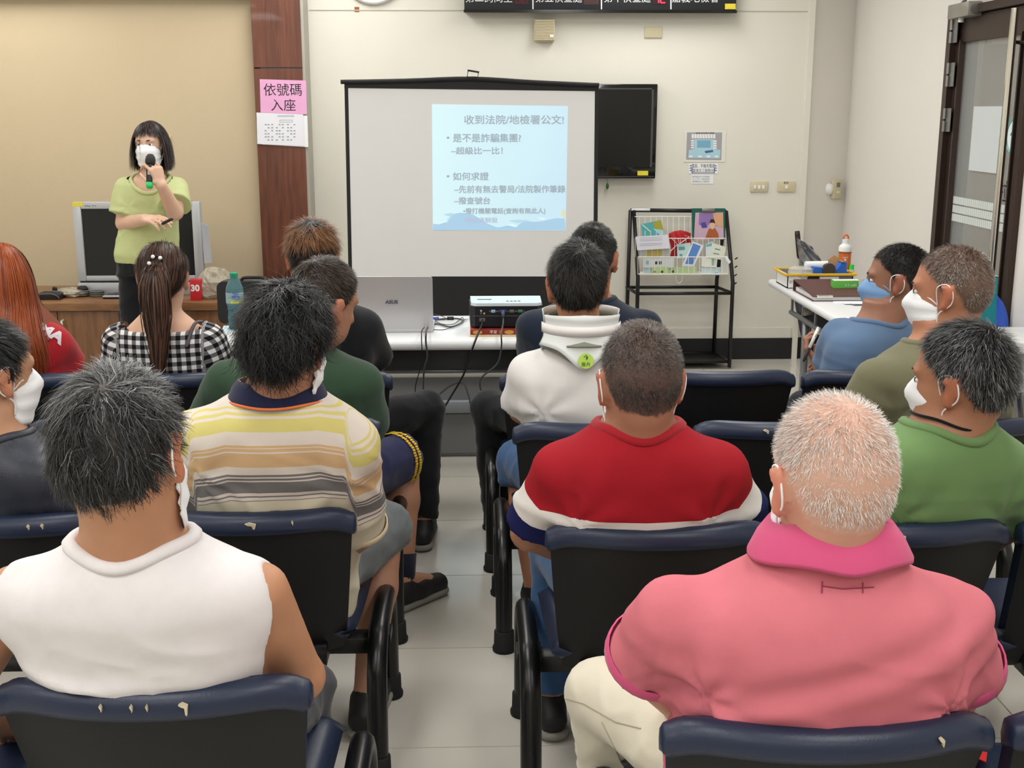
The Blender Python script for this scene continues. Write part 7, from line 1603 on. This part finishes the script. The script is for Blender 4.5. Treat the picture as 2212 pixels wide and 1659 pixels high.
ob('front_label', MB().bx(x0+.004, x0+.10, y0-.002, y0, TZ+.004, TZ+hT-.008), M_paper, t); text('tray_lettering', 'COLOR', .026, M_greyink, t, (x0+.052, y0-.003, TZ+.036), u=(-1, 0, 0), v=(0, 0, -1), off=-.0008)
ob('front_label', MB().bx(x0+.17, x0+.27, y0-.002, y0, TZ+.014, TZ+hT-.012), M_paper, t); ob('dark_slot', MB().bx(x0+.105, x0+.165, y0-.0015, y0, TZ+.03, TZ+hT-.008), M_ink, t)
yel = mat('tray_yellow', (222, 178, 40), .45)
ob('rim', MB().tube([(x0-.012, y0-.012, TZ+hT), (x1+.012, y0-.012, TZ+hT), (x1+.012, y1+.012, TZ+hT), (x0-.012, y1+.012, TZ+hT)], .007, 8, closed=True).bx(x0-.012, x0, y0-.012, y1+.012, TZ+hT-.004, TZ+hT).bx(x0, x1, y0-.012, y0, TZ+hT-.004, TZ+hT), yel, t)
ob('fill', MB().bx(x0+.01, x1-.01, y0+.01, y1-.01, TZ+.02, TZ+.045), mat('paper_fill', (190, 186, 178), .8), t)
t = thing('tape_dispenser', 'blue tape dispenser in the storage tray', 'tape dispenser', (1.95, 6.14, TZ+.045)); tb_ = mat('dispenser_blue', (44, 104, 196), .4); zt = TZ+.045
ob('body', MB().poly([(1.79, 6.18, zt), (1.97, 6.18, zt), (1.965, 6.18, zt+.085), (1.94, 6.18, zt+.085), (1.92, 6.18, zt+.05), (1.88, 6.18, zt+.035), (1.835, 6.18, zt+.058), (1.795, 6.18, zt+.06)], (0, .06, 0)), tb_, t)
ob('tape_roll', MB().lathe((1.868, 6.185, zt+.050), [(.013, 0), (.033, 0), (.033, .03), (.013, .03)], 20, Mc*np.array([1, -1, 1])), mat('clear_tape', (70, 62, 60), .25), t); ob('cutter', MB().bx(1.935, 1.955, 6.175, 6.24, zt+.085, zt+.089), M_steel, t)
t = thing('food_container', 'clear plastic clamshell container at the tray corner', 'container', (1.70, 6.18, TZ+.045)); M_clr, nt, b = new_mat('clear_clamshell'); b.inputs['Base Color'].default_value = lin((214, 214, 210)); b.inputs['Alpha'].default_value = .45; b.inputs['Roughness'].default_value = .1
zt = TZ+.045
ob('lower_shell', MB().lathe((1.725, 6.19, zt), [(.05, 0), (.062, .02), (.066, .028), (.064, .028), (.05, .004)], 20), M_clr, t); ob('upper_shell', MB().lathe((1.725, 6.19, zt+.03), [(.066, 0), (.062, .022), (.042, .034), (.001, .036)], 20), M_clr, t)
ob('paper_roll', MB().cyl((1.78, 6.30, zt+.055), (1.94, 6.31, zt+.055), .022), M_paper, label='rolled white paper behind the tape dispenser', cat='paper roll')
ob('cardboard_piece', MB().poly([(1.90, 6.262, zt), (1.945, 6.262, zt), (1.945, 6.262, zt+.10), (1.92, 6.262, zt+.115), (1.89, 6.262, zt+.09)], (0, .004, 0)), mat('cardboard', (196, 150, 100), .8), label='small tan cardboard piece standing in the tray', cat='cardboard')
M_foil = mat('foil_wrap', (150, 150, 152), .18, metal=.7, var=.3, vscale=30)
def foil(u, v): 
    p = np.array([1.815+.09*(u-.5)+.06*v*-.6+.05*u*(1-v), 6.345+.006*math.sin(9*u+5*v), zt+.03+.17*v*(1-.3*u)]); p[1] += .006*math.sin(14*u*v+3); return p
ob('plastic_wrapper', MB().grid(foil, 12, 14), M_foil, label='crinkled clear and silver wrapper standing behind the tray', cat='wrapper', solid=.002)
t = thing('ring_binder', 'dark brown ring binder lying on the side table', 'binder', (1.88, 5.9, TZ)); brn = mat('binder_brown', (86, 50, 48), .5)
a, b_, c_, d_ = AZ(1700, 625, TZ), AZ(1800, 622, TZ), AZ(1828, 598, TZ), AZ(1702, 604, TZ)
x0, x1, y0, y1 = 1.655, 2.02, 5.70, 6.06
ob('lower_cover', MB().bx(x0, x1, y0, y1, TZ, TZ+.003), brn, t); ob('pages', MB().bx(x0+.012, x1-.012, y0+.012, y1-.01, TZ+.003, TZ+.022), M_paper, t)
ob('upper_cover', MB().add([(x0, y0, TZ+.022), (x1, y0, TZ+.022), (x1, y1, TZ+.055), (x0, y1, TZ+.055), (x0, y0, TZ+.026), (x1, y0, TZ+.026), (x1, y1, TZ+.059), (x0, y1, TZ+.059)], [(0, 3, 2, 1), (4, 5, 6, 7), (0, 1, 5, 4), (1, 2, 6, 5), (2, 3, 7, 6), (3, 0, 4, 7)]), brn, t); ob('spine', MB().bx(x0, x1, y1, y1+.004, TZ, TZ+.059), brn, t); ob('corner_clip', MB().bx(x0+.02, x0+.1, y0-.004, y0+.02, TZ+.018, TZ+.03, bev=.003), M_chrome, t)
for k in range(3): ob('paper_pad', MB().bx(1.75+.03*k, 1.93+.02*k, 5.56-.03*k+.06, 5.68-.03*k, TZ+.004*k, TZ+.004*k+.004), M_paper, label=('lowest', 'middle', 'topmost')[k]+' white paper pad in front of the brown binder', cat='paper', group='pads by the binder')
t = thing('refill_box', 'green and white carton standing by the glue on the table', 'box', tuple(AZ(1828, 640, TZ))); c_ = AZ(1800, 640, TZ); e_ = AZ(1848, 641, TZ); wB = e_[0]-c_[0]+.03; grn = mat('carton_green', (92, 176, 70), .5); hB = .078
ob('carton', MB().bx(c_[0], c_[0]+wB, c_[1], c_[1]+.055, TZ, TZ+hB, bev=.001), grn, t); ob('white_panel', MB().bx(c_[0]+.036, c_[0]+wB-.004, c_[1]-.001, c_[1], TZ+.004, TZ+.034), M_wht, t); ob('dark_print', MB().bx(c_[0]+.045, c_[0]+.075, c_[1]-.0016, c_[1]-.001, TZ+.022, TZ+.028), M_ink, t); text('box_lettering', '0.2 refill', .018, M_wht, t, (c_[0]+.085, c_[1]-.0008, TZ+.055)); ob('top_flap', MB().bx(c_[0]+.002, c_[0]+wB-.002, c_[1]+.002, c_[1]+.053, TZ+hB, TZ+hB+.001), M_wht, t)
t = thing('glue_tube', 'clear glue tube standing on its bright green cap', 'glue', tuple(AZ(1859, 647, TZ))); c_ = AZ(1859, 646, TZ); gc = mat('bright_green', (50, 214, 60), .35)
ob('cap', MB().lathe(c_, [(.012, 0), (.0135, .004), (.0135, .026), (.011, .028)], 16), gc, t); ob('tube', MB().lathe(c_, [(.010, .028), (.014, .034), (.015, .085), (.016, .10), (.001, .101)], 16), M_clr, t)
t = thing('glue_bottle', 'small clear bottle with a green cap beside the orange bottle', 'glue', tuple(AZ(1838, 603, TZ))); c_ = AZ(1838, 603, TZ)
ob('bottle', MB().lathe(c_, [(.015, 0), (.016, .01), (.016, .05), (.012, .056)], 14), M_clr, t); ob('cap', MB().lathe(c_, [(.013, .054), (.013, .08), (.001, .081)], 14), gc, t)
t = thing('orange_bottle', 'orange water bottle with a white lid on the side table', 'bottle', tuple(AZ(1822, 602, TZ))); c_ = AZ(1822, 601, TZ); hB = AY(1822, 507, c_[1])[2]-TZ; M_or, nt, b = new_mat('orange_clear'); b.inputs['Base Color'].default_value = lin((226, 120, 52)); b.inputs['Roughness'].default_value = .15; b.inputs['Alpha'].default_value = .88; b.inputs['Transmission Weight'].default_value = .2
ob('body', MB().lathe(c_, [(.030, 0), (.032, .004), (.031, hB*.18), (.0305, hB*.22), (.0335, hB*.25), (.0345, hB*.64)], 22), M_or, t); ob('lid', MB().lathe(c_, [(.0355, hB*.62), (.036, hB*.64), (.036, hB*.71), (.033, hB*.745), (.018, hB*.80), (.0185, hB*.90), (.001, hB*.905)], 22), M_wht, t); ob('neck_band', MB().lathe(c_, [(.0352, hB*.585), (.0355, hB*.59), (.0355, hB*.62), (.034, hB*.621)], 22), mat('orange_dark', (150, 72, 36), .4), t)
ob('carry_loop', MB().tube([(c_[0]+.014*math.cos(an), c_[1], c_[2]+hB*.90+.024*math.sin(an)) for an in np.linspace(0, math.pi, 10)], .005, 8), mat('orange_loop', (220, 110, 52), .4), t, smooth=True); text('bottle_lettering', 'sport', .014, M_wht, t, (c_[0]-.008, c_[1]-.0355, TZ+hB*.50)); ob('dot_print', MB().poly([(c_[0]-.008+.006*math.cos(an), c_[1]-.0355, TZ+hB*.445+.006*math.sin(an)) for an in np.linspace(0, 6.28, 12)[:-1]], (0, -.0006, 0)), M_wht, t)
t = thing('pen', 'black pen lying on the table by the glue tube', 'pen', tuple(AZ(1862, 641, TZ))); a, b_ = AZ(1838, 639, TZ+.007), AZ(1886, 642, TZ+.007); ob('barrel', MB().tube([a, a*.4+b_*.6], .007, 10), M_ink, t, smooth=True); ob('cap', MB().tube([a*.4+b_*.6, b_], .008, 10), M_scrb, t, smooth=True)
for k, (pts, lab) in enumerate(((((1866, 666), (1898, 658), (1935, 672), (1905, 684)), 'folded white paper on the table beside the masked man'), (((1866, 620), (1905, 612), (1960, 624), (1915, 634)), 'white papers lying behind the glue tube'))): ob('loose_paper', MB().poly([AZ(x, y, TZ+.001) for x, y in pts], (0, 0, .003)), M_paper, label=lab, cat='paper')
t = thing('hanging_pouch', 'clear pouch with printed label hanging from the side table edge', 'pouch', (1.615, 5.95, .5)); a = AX(1742, 636, 1.612); b_ = AX(1748, 684, 1.612); ym = a[1]
def pouch(u, v): return np.array([1.612-.012*math.sin(math.pi*v), ym-.09+.18*u, .705-.13*v-.005*math.sin(6*u)])
q = AX(1735, 660, 1.60)
ob('film', MB().poly([AY(1735, 640, 6.02), AY(1757, 640, 6.02), AY(1754, 678, 6.02), AY(1731, 682, 6.02)], (0, -.012, 0)), M_film, t); plate('printed_label', M_paper, t, [(1738, 645), (1757, 647), (1754, 668), (1735, 664)], 6.005, .001)
for k in range(3): tpx('label_lettering', ('血壓計', '使用說明', '注意')[k], 1746, 649+6*k, 14, 5, 6.003, M_greyink, t)
ob('hook', MB().tube([AY(1745, 640, 6.014), AY(1745, 632, 6.014), (AY(1745, 632, 6.014)[0]+.03, 6.014, TZ-.03)], .002, 5), M_steel, t)
ob('yellow_bin', MB().lathe((1.75, 5.0, 0), [(.10, 0), (.13, .20), (.135, .21), (.128, .21), (.098, .01)], 24).bx(1.6, 1.62, 4.98, 5.02, .19, .21), mat('bin_yellow', (222, 176, 30), .5), label='yellow waste bin under the side table', cat='bin')
# small desk, teal carton and blue plastic chairs at the right edge
t = thing('small_desk', 'white topped desk with grey front at the right edge', 'desk', (2.42, 4.75, 0)); x0, x1, y0, y1 = 2.12, 2.49, 4.62, 4.98
zD = .74
ob('desktop', MB().bx(x0, x1, y0, y1, zD-.045, zD, bev=.004), M_top, t); ob('front_panel', MB().bx(x0+.03, x1-.02, y0+.06, y0+.08, .52, zD-.045), mat('panel_grey', (168, 168, 168), .5), t)
for x in (x0+.04, x1-.04):
    for y in (y0+.05, y1-.05): ob('leg', MB().tube([(x, y, .0), (x, y, zD-.045)], .016, 8), M_gsteel, t, smooth=True)
t = thing('teal_carton', 'teal carton with a stepped top standing on the desk', 'box', tuple(AZ(2135, 690, zD))); ty = 4.80
pts = [AY(x, y, ty) for x, y in ((2140, 597), (2156, 598), (2152, 690), (2108, 690), (2108, 672), (2124, 640))]
for p in pts[2:4]: p[2] = zD
ob('carton', MB().poly(pts, (0, .05, 0)), mat('teal_card', (0, 128, 140), .5, var=.05), t); ob('upper_flap', MB().poly([AY(2140, 595, ty), AY(2157, 596, ty), AY(2156, 600, ty), AY(2140, 600, ty)], (0, .05, 0)), mat('teal_pale', (150, 190, 190), .6), t)
M_blu = mat('blue_plastic', (52, 92, 190), .4, var=.03); M_blu2 = mat('bright_blue_plastic', (28, 100, 200), .4, var=.03)
def plastic_chair(label, c, rz, m, sticker=False, holes=True):
    t = thing('plastic_chair', label, 'chair', (c[0], c[1], 0), 'blue plastic chairs', rz)
    ORG[t.name] = np.zeros(3)
    bm = bmesh.new(); nu, nv = 14, 14; g = {}
    for j in range(nv+1):
        for i in range(nu+1):
            u, v = -1+2*i/nu, j/nv; w = .19*(1-.35*max(0, v-.55)**2*4.5)*(1 if v < .9 else 1-(v-.9)*2.2); g[i, j] = bm.verts.new((u*w, -.19-.06*v+.05*u*u, .47+.36*v-.0*u))
    hs_ = {(5, 11), (7, 11), (9, 11), (10, 9), (10, 7), (3, 11)} if holes else set()
    for j in range(nv):
        for i in range(nu):
            if (i, j) not in hs_: bm.faces.new((g[i, j], g[i+1, j], g[i+1, j+1], g[i, j+1]))
    bm.normal_update(); bmesh.ops.solidify(bm, geom=bm.faces[:], thickness=.008); me = bpy.data.meshes.new('backrest'); bm.to_mesh(me); bm.free(); me.materials.append(m); me.shade_smooth(); put('backrest', me, t)
    ob('seat', MB().grid(lambda u, v: ((u-.5)*.40*(1-.1*v), -.2+.40*v, .45-.02*math.sin(math.pi*v)+.015*(2*u-1)**2-.03*max(0, v-.85)*4), 12, 12), m, t, smooth=True, local=True, solid=.008)
    for sx in (-1, 1):
        ob('leg', MB().tube([(sx*.15, -.16, .44), (sx*.2, -.24, .01)], .011, 8), M_gsteel, t, smooth=True, local=True); ob('leg', MB().tube([(sx*.15, .14, .44), (sx*.2, .22, .01)], .011, 8), M_gsteel, t, smooth=True, local=True)
    if sticker: ob('sticker', MB().box((-.13, -.178, .56), (.03, .006, .05)), M_paper, t, local=True)
    return t
plastic_chair('blue plastic chair with slotted back behind the small desk', (2.29, 5.24), math.pi-.10, M_blu, True)
# ------------------------------------------------------------------ odds and ends
t = thing('seat_flyer', 'red and white flyer lying on the empty seat at the right edge', 'flyer', (1.0, 1.95, .47)); a = [AZ(x, y, .464) for x, y in ((2098, 1588), (2135, 1606), (2130, 1648), (2086, 1628))]
ob('sheet', MB().poly(a, (0, 0, .002)), mat('flyer_red', (214, 40, 44), .5), t); ob('corner', MB().poly([AZ(x, y, .4665) for x, y in ((2088, 1612), (2112, 1632), (2086, 1628))], (0, 0, .001)), M_paper, t)
ob('barcode_sticker', MB().grid(lambda u, v: (-.515+.268+.027*math.sin(-1.2+1.6*u), 2.59+.15-.027*math.cos(-1.2+1.6*u), .18+.055*v), 8, 2), mat('sticker_print', (206, 206, 206), .6, var=.25, vscale=120), label='white barcode sticker on the second bench leg left of the aisle', cat='sticker', solid=.001)
for k, (x, y) in enumerate(((1052, 1130), (905, 1330), (1510, 790))): pass
# shoulder lettering on the red tee
V, F = text_mesh('PUMA', .075, .004); bm = bmesh.new(); vv = [bm.verts.new(tuple(p)) for p in V]
for q in F:
    try: bm.faces.new([vv[i] for i in q])
    except ValueError: pass
bmesh.ops.triangulate(bm, faces=bm.faces[:]); bmesh.ops.subdivide_edges(bm, edges=[e for e in bm.edges if e.calc_length() > .012], cuts=3, use_grid_fill=True); bm.verts.index_update()
V = np.array([v.co[:] for v in bm.verts]); F = [tuple(v.index for v in q.verts) for q in bm.faces]; bm.free()
V[:, 0] -= (V[:, 0].min()+V[:, 0].max())/2
sh, el, wp = FG2.AR[1]; o0 = np.array(FG2.nk)+np.array([.06, -.075, .01]); e0 = sh+(el-sh)*.38+np.array([.03, -.055, .03]); ax_ = e0-o0; Ln = np.linalg.norm(ax_); ax_ = ax_/Ln
out = unit(np.array([.35, -.75, .75])); upv = np.cross(out, ax_); upv = unit(upv); upv = upv if upv[2] > 0 else -upv
W_ = V[:, 0].max()-V[:, 0].min(); vs = []
for p in V:
    q = o0+ax_*((p[0]/W_+.5)*Ln)+upv*(p[1]*.8)+out*.15; h_ = FG2.bvh.ray_cast(Vector(q), Vector(-out), .4)
    vs.append(np.array(h_[0])+out*.004 if h_[0] is not None else q-out*.13)
mb = MB(); mb.add(vs, F); ob('shoulder_lettering', mb, mat('silver_print', (206, 200, 206), .5, var=.1), FG2.shirt, smooth=False, local=True)
